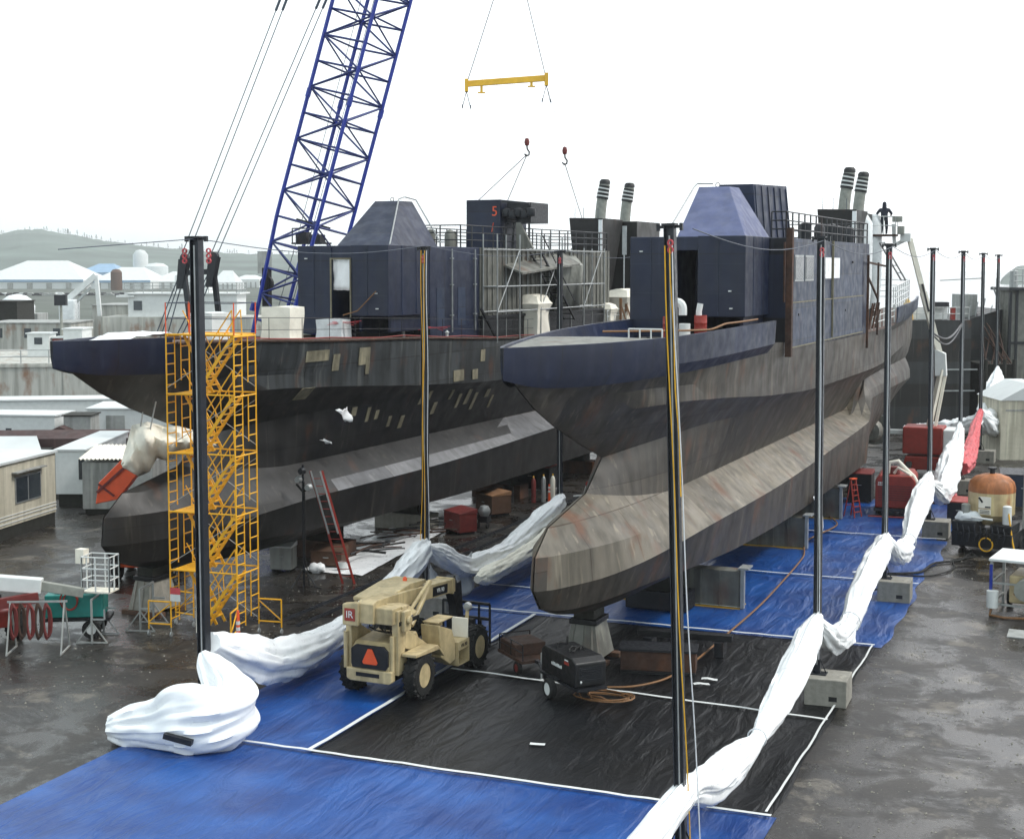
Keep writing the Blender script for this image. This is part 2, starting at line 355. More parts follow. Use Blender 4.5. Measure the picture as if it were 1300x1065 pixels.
# ------------------------------------------------------------ tarpaulins on the yard
def tarp(name, label, x0, x1, y0, y1, m, z=.012, tapes=(), rag=.0):
    nx = max(4, int((x1-x0)/.45)); ny = max(4, int((y1-y0)/.45)); rows = []
    for j in range(ny+1):
        row = []
        for i in range(nx+1):
            x = x0+(x1-x0)*i/nx; y = y0+(y1-y0)*j/ny
            h = .06*abs(noise.noise(Vector((x*.8+y*.5, y*.35, 1.3))))**1.0+.03*abs(noise.noise(Vector((x*2.1, y*2.3, 5))))
            ex = rag*noise.noise(Vector((y*.35, x1, 2)))
            edge = (i in (0, nx)) or (j in (0, ny))
            row.append((x+(ex if i == nx else 0), y, z+(0 if edge else h)))
        rows.append(row)
    o = MB().grid(rows).build(name, m, smooth=True)
    tag(o, label, 'tarpaulin', 'tarpaulins taped together under the ships')
    for t in tapes:
        g = MB(); rows = [[], []]; p, q = Vector(t[0]+(0,)), Vector(t[1]+(0,)); d = (q-p); s = Vector((-d.y, d.x, 0)).normalized()*t[2]/2; n = max(3, int(d.length/.5))
        for k in range(n+1):
            c = p+d*k/n; wob = .035*noise.noise(c*.6)
            c = c+s.normalized()*wob; zz = .10+.02*noise.noise(c*1.7)
            rows[0].append((c.x-s.x, c.y-s.y, zz)); rows[1].append((c.x+s.x, c.y+s.y, zz))
        g.grid(rows); tp = g.build('tape', 'whitep', o, solid=.006)
    return o
tarp('blue_tarpaulin', 'blue tarpaulin in the foreground in front of the black sheet, under the white bundle', -24.6, -7.0, 24, 33.95, 'tblue', tapes=[((-21.9, 33.9), (-7.1, 33.8), .12)])
tarp('blue_tarpaulin', 'blue tarpaulin beside the beige loader, left of the black sheet', -24.0, -19.6, 33.96, 50.75, 'tblue', tapes=[((-19.6, 33.9), (-19.6, 50.7), .13)])
tarp('black_tarpaulin', 'black plastic tarpaulin in front of the right ship with a trailer standing on it', -19.58, -7.15, 33.97, 50.75, 'tblack', tapes=[((-19.4, 42.7), (-7.2, 41.8), .12), ((-7.25, 34), (-7.25, 50.7), .06), ((-14.3, 36.6), (-13.9, 36.7), .16)], rag=.12)
tarp('blue_tarpaulin', 'blue tarpaulin behind the black sheet, under the front steel keel support', -23.6, -6.9, 50.8, 61.4, 'tblue', tapes=[((-23.4, 50.85), (-7.2, 50.85), .13), ((-23.4, 54.9), (-12.6, 54.6), .1)], rag=.5)
tarp('blue_tarpaulin', 'blue tarpaulin in the middle of the bay under the second keel support', -23.6, -6.9, 61.42, 72.0, 'tblue', tapes=[((-17, 61.5), (-7.0, 61.5), .12)], rag=.5)
tarp('blue_tarpaulin', 'farthest blue tarpaulin, reaching up to the red machine with the red ladder on it', -23.6, -7.2, 72.02, 83.6, 'tblue', tapes=[((-13.5, 72.1), (-7.0, 72.1), .12)], rag=.6)

# ------------------------------------------------------------ ships
# ship coordinates: x = to starboard, y = aft from the bow tip, z = up from the yard
LN = {
 'D': [(0, .02, 10.5), (2.0, .62, 10.45), (4.5, 1.3, 10.42), (8.3, 2.1, 10.35), (14, 2.55, 10.12), (20, 2.65, 9.95), (35, 2.7, 9.4), (50, 2.65, 9.4), (58, 2.5, 9.8), (64, 2.1, 10.2)],
 'S1': [(.9, .02, 9.6), (4, .95, 9.35), (8, 1.8, 9.4), (14, 2.45, 9.3), (20, 2.6, 9.2), (35, 2.7, 8.7), (64, 2.1, 9.4)],
 'S2': [(2.4, .02, 8.75), (5, .75, 8.85), (8, 1.5, 8.95), (14, 2.35, 8.8), (20, 2.55, 8.5), (35, 2.65, 8.1), (64, 2.1, 8.8)],
 'M': [(4.0, .02, 8.07), (6.5, .85, 8.3), (10, 1.9, 8.35), (14, 2.35, 8.2), (22, 2.58, 7.7), (31, 2.6, 7.35), (45, 2.6, 7.3), (63.8, 2.1, 8.2)],
 'M2': [(5.9, .02, 7.4), (9, .9, 7.6), (14, 1.85, 7.7), (22, 2.3, 7.4), (31, 2.4, 7.2), (45, 2.4, 7.15), (63.5, 2.05, 7.8)],
 'N': [(8.35, .02, 6.6), (11, .9, 6.9), (16, 1.6, 7.1), (22, 2.0, 7.0), (31, 2.2, 7.0), (45, 2.2, 6.95), (63, 2.0, 7.3)],
 'Q': [(6.8, .02, 5.6), (8, .5, 5.4), (10, .9, 5.15), (13, 1.1, 4.95), (26, 1.2, 5.0), (45.0, 1.2, 5.0), (46.2, 1.9, 6.5), (62.5, 1.9, 6.95)],
 'QU': [(3.5, .02, 5.0), (4.6, .4, 4.95), (7, .9, 4.85), (10, 1.25, 4.72), (14, 1.6, 4.58), (45, 1.67, 4.8), (46.2, 2.1, 6.3), (62.3, 2.1, 6.6)],
 'U': [(2.45, .02, 4.25), (3.2, .38, 4.22), (4.6, .9, 4.22), (6.6, 1.35, 4.2), (10, 1.75, 4.2), (14, 2.05, 4.18), (34, 2.12, 4.3), (45, 2.13, 4.6), (46.2, 2.35, 6.0), (62.2, 2.25, 6.2)],
 'V': [(2.32, .02, 3.25), (3.2, .45, 3.2), (4.8, 1.05, 3.2), (7.2, 1.7, 3.32), (10, 2.2, 3.55), (14, 2.52, 3.74), (22, 2.6, 3.75), (37, 2.6, 4.1), (45, 2.6, 4.4), (46.2, 2.5, 5.6), (62, 2.3, 5.65)],
 'B': [(2.9, .02, 2.6), (3.9, .45, 2.4), (5.7, .98, 2.34), (9.3, 1.62, 2.36), (12.5, 2.1, 2.3), (18, 2.35, 2.1), (28, 2.45, 1.95), (45, 2.4, 2.0), (50, 1.7, 2.9), (61.5, 1.5, 4.6)],
 'C': [(3.2, .01, 2.5), (5, .12, 2.0), (7, .3, 1.72), (11, .5, 1.55), (18, .6, 1.5), (45, .6, 1.5), (50, .3, 2.2), (61, .3, 4.4)],
}
ORDER = ['D', 'S1', 'S2', 'M', 'M2', 'N', 'Q', 'QU', 'U', 'V', 'B', 'C']
def hull_mesh(right):
    g = MB(); NC = 150; K = len(ORDER)
    for side in (1, -1):
        rows = []
        for nm in ORDER:
            t_ = LN[nm]; a0, a1 = t_[0][0], t_[-1][0]; r = []
            for i in range(NC+1):
                a = a0+(a1-a0)*(i/NC)**1.35; b, z = smooth_interp(t_, a); r.append((side*b, a, z))
            rows.append(r)
        for k in range(K-1):
            up, lo = ORDER[k], ORDER[k+1]
            for i in range(NC):
                a = (rows[k][i][1]+rows[k+1][i][1])/2+.35*math.sin(k*2.3); m_ = 0
                if right and up in ('Q', 'QU', 'U') and 2.6 < a < 45.2: m_ = 1
                if not right and ((up == 'U' and 14 < a < 45.2) or (up in ('Q', 'QU') and 33 < a < 45.2)): m_ = 1
                if not right and up in ('D', 'S1', 'S2') and 9 < a < 48: m_ = 2
                if right and up in ('D', 'S1') and 24 < a < 41: m_ = 2
                g.add([rows[k][i], rows[k][i+1], rows[k+1][i+1], rows[k+1][i]], [(0, 1, 2, 3)], m_)
        g.add([r[-1] for r in rows]+[(0, r[-1][1], r[-1][2]) for r in rows], [(i, i+1, K+i+1, K+i) for i in range(K-1)])
        # flat bottom and stem closure
        rb = rows[-1]; g.grid([rb, [(0, p[1], p[2]-.02) for p in rb]])
    return g
def deck_z(a): return smooth_interp(LN['D'], a)[1]
def deck_b(a): return smooth_interp(LN['D'], a)[0]
def bulwark_mesh(a0, a1, tabT, tabB, thick=.12, inner=.9):
    g = MB()
    for s in (1, -1):
        n = int((a1-a0)*2)+3; T, B, B2, TI, BI = [], [], [], [], []
        for i in range(n):
            a = a0+(a1-a0)*i/(n-1); bt, zt = smooth_interp(tabT, a); bb, zb = smooth_interp(tabB, a)
            db, dz = deck_b(a), deck_z(a)
            T.append((s*bt, a, zt)); B.append((s*bb, a+.0, zb)); ib = max(.0, bt-thick)
            B2.append((s*max(.01, min(db, bb)-.02), a+.05, zb-.38)); TI.append((s*ib, a, zt)); BI.append((s*max(0, min(ib, db)), a, dz-.02))
        g.grid([BI, TI, T, B, B2])
        for e in (0, -1): g.add([x[e] for x in (BI, TI, T, B, B2)], [(0, 1, 2, 3, 4)])
    return g
def rail(g, pts, h=1.05, r=.022, n=3, step=1.6, mi=0):
    """handrail with posts along a polyline"""
    for p, q in zip(pts, pts[1:]):
        p = Vector(p); q = Vector(q); d = (q-p).length; k = max(1, round(d/step))
        for j in range(n): g.bar(p+Vector((0, 0, h*(j+1)/n)), q+Vector((0, 0, h*(j+1)/n)), r, 5, mi)
        for i in range(k+1): c = p+(q-p)*i/k; g.bar(c, c+Vector((0, 0, h)), r*1.25, 5, mi)
def goose_pipe(g, a, b, z, h=1.0, r=.09):
    pts = [(b, a, z)]+[(b+.22-.22*math.cos(t), a, z+h-.25+.25*math.sin(t)) for t in [i*math.pi/8 for i in range(9)]]+[(b+.44, a, z+h-.5)]
    g.tube(pts, r, 8)
def exhaust(par, a, b, z, lean):
    g = MB(); pts = []; rr = []
    for i in range(13):
        t = i/12; pts.append((b+lean*(t**2)*.55, a+.1*t, z-.6+t*2.95)); rr.append(.36-.02*t)
    g.tube(pts, rr, 14); p = g.build('exhaust_pipe', 'duct', par, smooth=True)
    w_ = MB(); 
    for k in range(4):
        i = 8+k; w_.tube([pts[i], Vector(pts[i])+(Vector(pts[i+1])-Vector(pts[i]))*.55], .40-.012*k, 14)
    w_.lathe([(.0, 0), (.36, .02), (.36, .2), (.25, .34), (0, .36)], (pts[-1][0], pts[-1][1], pts[-1][2]-.05), 14)
    w_.build('wrapping', 'black', p, smooth=True)
    s_ = MB()
    for k in range(3):
        i = 8+k; c = Vector(pts[i]); d = Vector(pts[i+1])-c; s_.tube([c+d*.6, c+d*.95], .41-.012*k, 14)
    s_.build('tape_band', 'whitep', p, smooth=True)

def ship(right):
    if right:
        r = thing('ship', 'ship on the right with brown-grey hull, lavender wheelhouse and full navy bulwark', 'ship', (-15.933, 38.568, 0), -R(1.245), 'twin ships on keel blocks')
    else:
        r = thing('ship', 'ship on the left behind the yellow scaffold tower, darker hull with white shrouds on deck', 'ship', (-33.431, 40.768, -.25), -R(2.589), 'twin ships on keel blocks')
    hm = hull_mesh(right); ho = hm.build('hull', ['hull' if right else 'hull_dark', 'band_primer' if right else 'band_primer_grey', 'plate_grey' if not right else 'hull'], r, fix=False)
    bm = bmesh.new(); bm.from_mesh(ho.data); bmesh.ops.remove_doubles(bm, verts=bm.verts, dist=.0005); bmesh.ops.recalc_face_normals(bm, faces=bm.faces); bm.to_mesh(ho.data); bm.free(); ho.data.shade_smooth(); ho.data.set_sharp_from_angle(angle=R(20))
    # deck
    g = MB(); n = 60; rows = [[], [], []]
    for i in range(n+1):
        a = .3+63.5*i/n; b, z = smooth_interp(LN['D'], a)
        rows[0].append((-b+.02, a, z-.03)); rows[1].append((0, a, z+.02)); rows[2].append((b-.02, a, z-.03))
    g.grid(rows); g.build('deck', 'deckb', r)
    # rubbing edge
    if not right:
        g = MB()
        for s in (1, -1): g.tube([(s*(deck_b(a)+.02), a, deck_z(a)+.02) for a in [5+i*1.5 for i in range(38)]], .07, 6)
        g.build('deck_edge', 'rustm', r)
    T = [(0, .05, 10.7), (2.05, .8, 10.68), (4.6, 1.55, 10.66), (8.3, 2.38, 10.68), (12, 2.82, 10.74), (17, 3.0, 10.8), (24, 3.0, 10.85)]
    B = [(0, .04, 10.15), (2.05, .76, 9.8), (4.6, 1.5, 9.72), (8.3, 2.32, 9.76), (12, 2.77, 9.8), (17, 2.96, 9.86), (24, 2.95, 9.92)]
    if right:
        g = MB(); rows = [[], [], []]
        for i in range(17):
            a = .3+i*.5; b, z = smooth_interp(T, a); rows[0].append((-b+.15, a, z-.06)); rows[1].append((0, a, z-.02)); rows[2].append((b-.15, a, z-.06))
        g.grid(rows); g.grid([[rows[k][-1] for k in range(3)], [(rows[k][-1][0], rows[k][-1][1], 10.2) for k in range(3)]]); g.build('foredeck', 'grey_steel', r)
    bulwark_mesh(0, 20.6 if right else 4.6, T, B).build('bulwark', 'navy' if right else 'navy', r, smooth=30)
    T = [(54, 2.7, 10.5), (60, 2.75, 10.75), (64.2, 2.45, 11.0)]; B = [(54, 2.65, 9.9), (60, 2.65, 10.0), (64.2, 2.4, 10.2)]
    bulwark_mesh(54, 64.2, T, B).build('bulwark', 'slate', r, smooth=30)
    # deck house -------------------------------------------------
    ZR = 14.2
    g = MB()
    g.bx(-2.6, 2.6, 24, 44, 9.0, ZR) if right else g.bx(-2.6, 1.9, 24, 48, 9.0, ZR)
    g.bx(-3.0, -1.15, 20.0, 24.05, 10.1, ZR-.01)
    g.bx(-1.16, 1.0, 23.2, 24.05, 10.0, ZR-.02)
    h = g.build('deck_house', 'navy', r, bevel=.03)
    g = MB(); g.bx(-.12, 1.86, 20.0, 24.02, 10.95, ZR+.02); g.bx(-1.17, -.1, 20.05, 20.2, 13.62, ZR-.01)
    g.bx(-.05, .1, 20.6, 23.9, 10.2, 10.96); g.bx(1.5, 1.65, 20.6, 23.9, 10.2, 10.96)
    g.build('fore_cabin', 'navy', r, bevel=.03)
    if right:
        # hull-side plating skin, lighter slate, with the weld line and windows
        g = MB(); g.bx(2.602, 2.68, 24.0, 41.5, 11.47, ZR-.02); g.build('side_plating', 'slate', r)
        g = MB(); g.bx(2.602, 2.72, 24.0, 41.5, 9.55, 11.42); g.build('side_plating', 'slate', r)
        g = MB(); g.bx(2.62, 2.76, 24.0, 41.6, 11.425, 11.465); g.bx(2.62, 2.76, 24, 41.6, 9.5, 9.54)
        g.bx(2.685, 2.80, 33.2, 33.26, 9.6, 14.2); g.build('weld_bead', 'primer', r)
        g = MB(); g.beam((2.86, 23.5, 9.2), (2.86, 23.5, 14.6), .26, .3); g.bar((2.7, 23.2, 11.5), (2.7, 23.2, 14), .05); g.build('corner_post', 'rustm', r)
        for (a0, a1, c) in ((25.2, 26.8, 'glass'), (27.3, 28.9, 'glass'), (31.2, 32.9, 'white'), (33.4, 35.0, 'white')):
            wf = MB().bx(2.67, 2.72, a0-.08, a1+.08, 12.34, 13.48).build('window', 'galv' if c == 'glass' else 'slate', r)
            MB().bx(2.715, 2.74, a0, a1, 12.42, 13.4).build('pane' if c == 'glass' else 'plastic_cover', c, wf)
        g = MB(); g.bx(-.95, .9, 20.5, 23.1, 10.02, 10.1); g.build('grating', 'dark_steel', r)
    else:
        # bright inside of the doorway with a torn sheet of plastic
        g = MB(); rows = []
        for j in range(7):
            z = 13.58-j*.24; rows.append([(-1.13+i*.102, 20.12+.1*noise.noise(Vector((i*.5, j*.4, 0))), z-(.25*abs(noise.noise(Vector((i*.35, 2, 1)))) if j == 6 else 0)) for i in range(11)])
        g.grid(rows); g.build('door_sheet', 'white', r, smooth=True, solid=.01)
        g = MB(); 
        for x0, x1, z0, z1 in ((-1.2, -1.13, 10.4, 13.6), (-.14, -.08, 10.9, 13.6), (-1.2, -.08, 13.55, 13.63)): g.bx(x0, x1, 19.93, 19.99, z0, z1)
        g.build('door_frame', 'primer', r)
        g = MB(); g.bx(1.902, 1.96, 29.5, 48, 10.7, ZR); g.bx(1.5, 1.96, 29.42, 29.5, 10.7, ZR)
        for k in range(30): g.beam((2.0, 29.6+k*.62, 10.7), (2.0, 29.6+k*.62, ZR), .05)
        g.build('side_cladding', 'grey_steel', r)
    g = MB()
    for x in (-2.1, .75): g.bx(x-.012, x+.012, 19.975, 19.998, 11.0, ZR)
    for z in (11.9, 13.1): g.bx(.0, 1.8, 19.975, 19.996, z-.01, z+.01); g.bx(-2.95, -1.3, 19.975, 19.996, z-.01, z+.01)
    for a in (21.3, 22.7): g.bx(1.862, 1.88, a-.012, a+.012, 11.0, ZR)
    g.build('weld_bead', 'slate', h)
    for x, z in ((1.25, 12.0), (1.3, 11.3), (-2.5, 13.6)): MB().bx(x-.06, x+.06, 19.9, 19.998, z-.025, z+.025).build('pad_eye', 'whitep', h)
    if not right:
        for a in (26.2, 28.8):
            g = MB(); g.bar((1.99, a, 10.0), (1.99, a, 14.1), .04, 6)
            for z in (10.8, 12.3, 13.6): g.bx(1.9, 2.04, a-.1, a+.1, z, z+.06)
            g.build('conduit', 'galv', h)
        for a in (25.1, 27.4): MB().bx(1.901, 1.915, a-.42, a+.42, 10.3, 12.2).build('door', 'slate', h)
        g = MB(); g.tube([(1.3, 19.85, 12.1), (.4, 19.7, 11.2), (-.3, 19.6, 11.0)], .03, 5); g.build('hanging_hose', 'hose', h)
    else:
        for a, z in ((26.0, 10.9), (30.4, 10.6), (36.8, 10.8), (38.6, 13.2)): MB().bx(2.7, 2.75, a-.12, a+.12, z-.05, z+.05).build('pad_eye', 'dark_steel', h)
    # pyramid shaped wheelhouse
    g = MB()
    g.hexa([(-1.15, 20.5, ZR), (1.72, 20.5, ZR), (1.5, 25.6, ZR), (-1.5, 25.6, ZR), (-1.4, 24.5, 16.42), (-.05, 24.5, 16.42), (.1, 25.6, 16.42), (-1.4, 25.6, 16.42)])
    wh = g.build('wheelhouse', 'lavender' if right else 'navy', r, bevel=.03)
    g = MB(); g.tube([(-.7+.09*math.cos(t), 25.0, 16.52+.1*math.sin(t)) for t in [i*math.pi/6 for i in range(13)]], .02, 5); g.bar((-.7, 25.0, 16.36), (-.7, 25.0, 16.45), .03); g.build('lifting_eye', 'grey_steel', wh)
    g = MB()
    if right: g.tube([(-1.55, 20.3, 14.3), (-1.66, 24.7, 16.45), (-1.6, 25.0, 16.6), (-.9, 25, 16.58)], .035, 6)
    else: g.tube([(1.78, 20.3, 12.8), (1.62, 20.6, 14.25), (.0, 24.4, 16.5), (.1, 24.8, 16.62), (.25, 25.7, 16.5), (1.55, 25.8, 14.4)], .035, 6)
    g.build('grab_rail', 'galv', wh)
    if right:
        g = MB(); g.hexa([(-1.3, 27.1, ZR), (.55, 27.1, ZR), (1.1, 31.5, ZR), (-1.3, 31.5, ZR), (-1.2, 27.1, 16.65), (.35, 27.1, 16.65), (.85, 31.5, 16.75), (-1.2, 31.5, 16.75)])
        br = g.build('bridge_cabin', 'navy', r, bevel=.03); 
        g = MB(); g.bx(-.95, -.2, 27.02, 27.07, 15.2, 16.25); g.build('window', 'duct', br)
        g = MB()
        for k in range(6): t = k/5; g.beam((.58+.53*t, 27.3+4.0*t, ZR), (.38+.48*t, 27.3+4.0*t, 16.6), .06)
        g.build('stiffener', 'slate', br)
        g = MB(); g.hexa([(1.0, 21.2, ZR+.02), (1.8, 20.9, ZR+.02), (2.0, 24, ZR+.02), (1.4, 24, ZR+.02), (.1, 24.7, 16.2), (.14, 24.7, 16.2), (.35, 25.4, 16.2), (.3, 25.4, 16.2)])
    else:
        g = MB(); g.bx(-1.1, .95, 34, 37.5, ZR, 16.85); br = g.build('bridge_cabin', 'navy', r, bevel=.03)
        text('number_mark', '5', .75, (.62, 33.985, 16.2), (R(90), 0, 0), 'orange', br)
        g = MB(); g.bar((.45, 33.985, 15.1), (.55, 33.985, 15.6), .02); g.build('paint_mark', 'orange', br)
        # winches and mast head stacked beside the bridge cabin
        g = MB(); g.bx(1.1, 2.5, 34.6, 37, 15.6, 16.7)
        for k in range(5): g.lathe([(.0, -.05), (.24, 0), (.28, .2), (.24, .4), (0, .45)], (1.2+k*.36, 34.3, 15.95-.12*(k % 2)), 10, axis='Z')
        for k in range(4): g.bar((1.1+.45*k, 34.5, 15.6), (1.0+.5*k, 34.4, 14.2), .06)
        g.beam((1.0, 34.2, 16.75), (2.6, 34.2, 16.6), .12); g.build('winch', 'dark_steel', br, smooth=True)
        g = MB(); g.hexa([(1.9, 34, 14.2), (2.9, 34, 14.2), (2.9, 34.2, 14.2), (1.9, 34.2, 14.2), (1.9, 34, 15.6), (2.1, 34, 15.6), (2.1, 34.2, 15.6), (1.9, 34.2, 15.6)]); g.build('bracket', 'grey_steel', br)
        # lattice awning, door and stair tower on the clad side
        g = MB(); g.hexa([(1.96, 32.2, 13.25), (3.0, 32.4, 12.8), (3.0, 40.5, 13.3), (1.96, 40.5, 13.9), (1.96, 32.2, 13.35), (3.0, 32.4, 12.9), (3.0, 40.5, 13.4), (1.96, 40.5, 14.0)]); g.build('awning', 'grey_steel', r)
        g = MB()
        for s in (2.15, 2.8):
            g.beam((s, 35.5, 13.9), (s, 40.2, 10.2), .1)
        for k in range(13): t = k/12; g.bx(2.15, 2.8, 35.5+4.7*t-.12, 35.5+4.7*t+.12, 13.85-3.65*t, 13.9-3.65*t)
        g.beam((2.82, 35.5, 14.9), (2.82, 40.2, 11.2), .05); g.build('stair', 'dark_steel', r)
        g = MB()
        for a in (29.6, 32.4, 35.2, 38.2, 41.5, 44.8):
            for b in (2.05, 2.85): g.bar((b, a, deck_z(a)-.2), (b, a, 14.9 if a < 40 else 14.3), .04)
            g.bar((2.05, a, 12.2), (2.85, a, 12.2), .035)
        for z in (10.9, 12.2, 14.1):
            for b in (2.05, 2.85): g.bar((b, 29.6, z), (b, 44.8, z), .035)
        for a in (29.6, 35.2, 41.5): g.bar((2.85, a, 10.9), (2.85, a+2.8, 14.1), .03)
        g.build('side_scaffold', 'galv', r)
        g = MB()
        rows = [[(2.3+.12*math.sin(a*5), a, 10.7) for a in [38.6+i*.3 for i in range(13)]], [(2.6+.1*math.sin(a*4), a, 13.3) for a in [38.6+i*.3 for i in range(13)]], [(2.02, a, 13.85) for a in [38.6+i*.3 for i in range(13)]]]
        g.grid(rows); g.build('plastic_enclosure', 'duct', r, smooth=True, solid=.01)
        g = MB(); g.bx(1.91, 2.15, 29.3, 47.8, 10.55, 10.69); g.bx(1.91, 2.05, 29.5, 47.8, 9.2, 10.54); g.build('walkway', 'dark_steel', r)
    # roof railings
    g = MB(); pts = [(1.9, 24.2, ZR), (2.5, 24.3, ZR), (2.5, 43.8, ZR), (-2.4, 43.8, ZR), (-2.4, 27.5, ZR)] if right else [(-1.6, 27.4, ZR), (1.85, 27.4, ZR), (1.85, 47.8, ZR), (-2.4, 47.8, ZR), (-2.4, 28, ZR)]
    rail(g, pts, 1.1, .03, 3, 1.25); g.build('railing', 'dark_steel', r)
    # vents behind the railing on the roof
    for k in range(9 if right else 7):
        a = 28.5+k*1.55; b = -1.6+.35*(k % 3)
        if right or k < 4: MB().lathe([(.0, 0), (.28, .02), (.28, .75+.18*(k % 2)), (.16, .95), (0, 1.0)], (b+(2.4 if right and k > 2 else 0), a+(3 if right else 0), ZR), 10).build('vent_cowl', 'grey_steel' if not right else 'dark_steel', r, smooth=True)
    # funnels
    g = MB(); g.hexa([(-1.05, 50.2, 10.0), (.15, 50.2, 10.0), (.15, 52.4, 10.0), (-1.05, 52.4, 10.0), (-1.45, 49.6, 16.35), (.85, 49.6, 16.3), (.85, 53.4, 16.3), (-1.45, 53.4, 16.35)])
    f1 = g.build('funnel', 'hull_dark' if right else 'hull_dark', r, bevel=.03)
    g = MB(); g.bx(-.3, .8 if right else 1.75, 53.6, 58.2, 9.4, 16.2); f2 = g.build('funnel', 'hull_dark', r, bevel=.03)
    g = MB(); g.bx(.62, .86, 49.5, 49.58, 14.0, 16.2); g.build('plastic_strip', 'white', f1)
    g = MB(); g.bx(.75, 1.05, 53.5, 53.58, 14.0, 15.9) if not right else g.tube([(.55, 53.4, z) for z in (10.4, 12, 14, 15.6, 16.1)], [.5, .6, .62, .6, .3], 14)
    if right: g.tube([(.75, 55.6, z) for z in (10.4, 12, 14, 15.6, 16.2)], [.5, .6, .62, .6, .35], 14)
    if not right: g.bar((.9, 53.48, 10.2), (.9, 53.48, 14), .05)
    g.build('plastic_wrap', 'film', f2, smooth=True)
    exhaust(f1, 52.5, -.45, 16.3, .55); exhaust(f2, 57.2, -.45, 16.3, .55)
    for a, b in ((50, -1.2), (50, -.6), (51, 0)): MB().bar((b, a, 16.2), (b, a, 17.0), .02).build('antenna', 'cable', f1)
    # aft deck clutter: rails and davit
    g = MB(); rail(g, [(2.4, 46.5, 9.4), (2.45, 54, 9.6)], 1.1, .03, 3, 1.2); rail(g, [(2.3, 54.5, 10.2), (1.9, 63.5, 10.6), (-1.9, 63.5, 10.6)], 1.5, .03, 4, 1.2)
    g.build('railing', 'whitep', r)
    if right:
        g = MB(); g.beam((2.8, 42.6, 8.6), (2.8, 42.6, 13.6), .12); g.beam((2.9, 45.2, 9.2), (2.9, 45.2, 13.2), .1); g.beam((2.8, 42.6, 13.2), (2.9, 47.5, 13.0), .1); g.beam((2.9, 45.2, 11.2), (2.2, 43.5, 13.4), .09)
        for k in range(8): g.bar((2.85, 42.8+k*.35, 9.6+.3*(k % 3)), (3.0, 43.0+k*.35, 11.0-.4*(k % 2)), .05)
        g.build('access_frame', 'rustm', r)
        g = MB(); g.bar((2.9, 45.4, 14.3), (3.6, 48.8, 12.2), .05); g.bar((3.15, 45.4, 14.3), (3.85, 48.8, 12.2), .05)
        for k in range(6): t = k/5; g.bar((2.9+.7*t, 45.4+3.4*t, 14.3-2.1*t), (3.15+.7*t, 45.4+3.4*t, 14.3-2.1*t), .03)
        g.build('ladder', 'galv', r)
        # stern drive gear below the transom
        g = MB(); g.lathe([(0, -.4), (.55, -.35), (.75, 0), (.55, .35), (0, .4)], (1.2, 54, 2.9), 14, axis='Y'); g.lathe([(0, -.1), (1.0, -.05), (1.0, .05), (0, .1)], (1.2, 55, 2.9), 18, axis='Y'); g.beam((1.2, 54, 2.9), (1.2, 54, 5.6), .5, .9); g.build('thruster', 'grey_steel', r, smooth=True)
    # bare primer patches and pads welded to the side
    g = MB()
    if right: spots = [(10, 8.2, .5, .3)]
    else:
        spots = [(13.0, 9.55, 1.6, .45), (14.4, 9.2, .5, .7), (16.6, 9.35, .9, .75), (16.9, 8.9, .3, .7), (25.4, 9.35, 1.3, .75), (28.0, 9.25, 2.6, .75), (28.2, 8.75, .5, .6), (12.6, 8.0, .8, .5), (25.6, 7.9, 1.1, .55), (27.4, 7.85, .6, .5)]
        spots += [(17+k*1.05+random.random()*.6, 7.0-random.random()*1.1, .25+.2*random.random(), .35+.6*random.random()) for k in range(14)]
    for (a, z, wa, hz) in spots:
        q = []
        for da, dz in ((-.5, -.5), (.5, -.5), (.5, .5), (-.5, .5)):
            aa, zz = a+da*wa, z+dz*hz; prev = None
            for u, v in zip(ORDER, ORDER[1:]):
                (b0, z0), (b1, z1) = smooth_interp(LN[u], aa), smooth_interp(LN[v], aa)
                if z1 <= zz <= z0: prev = b0+(b1-b0)*(z0-zz)/(z0-z1); break
            if prev is None: break
            q.append((prev+.035, aa, zz))
        if len(q) == 4 and not right: MB().add(q, [(0, 1, 2, 3)]).build('primer_patch', 'primer', r, solid=.02)
    return r
SR = ship(True); SL = ship(False)
def ship_pt(s, b, a, z):   # ship coordinates -> world
    return s.matrix_basis @ Vector((b, a, z))
bpy.context.view_layer.update()

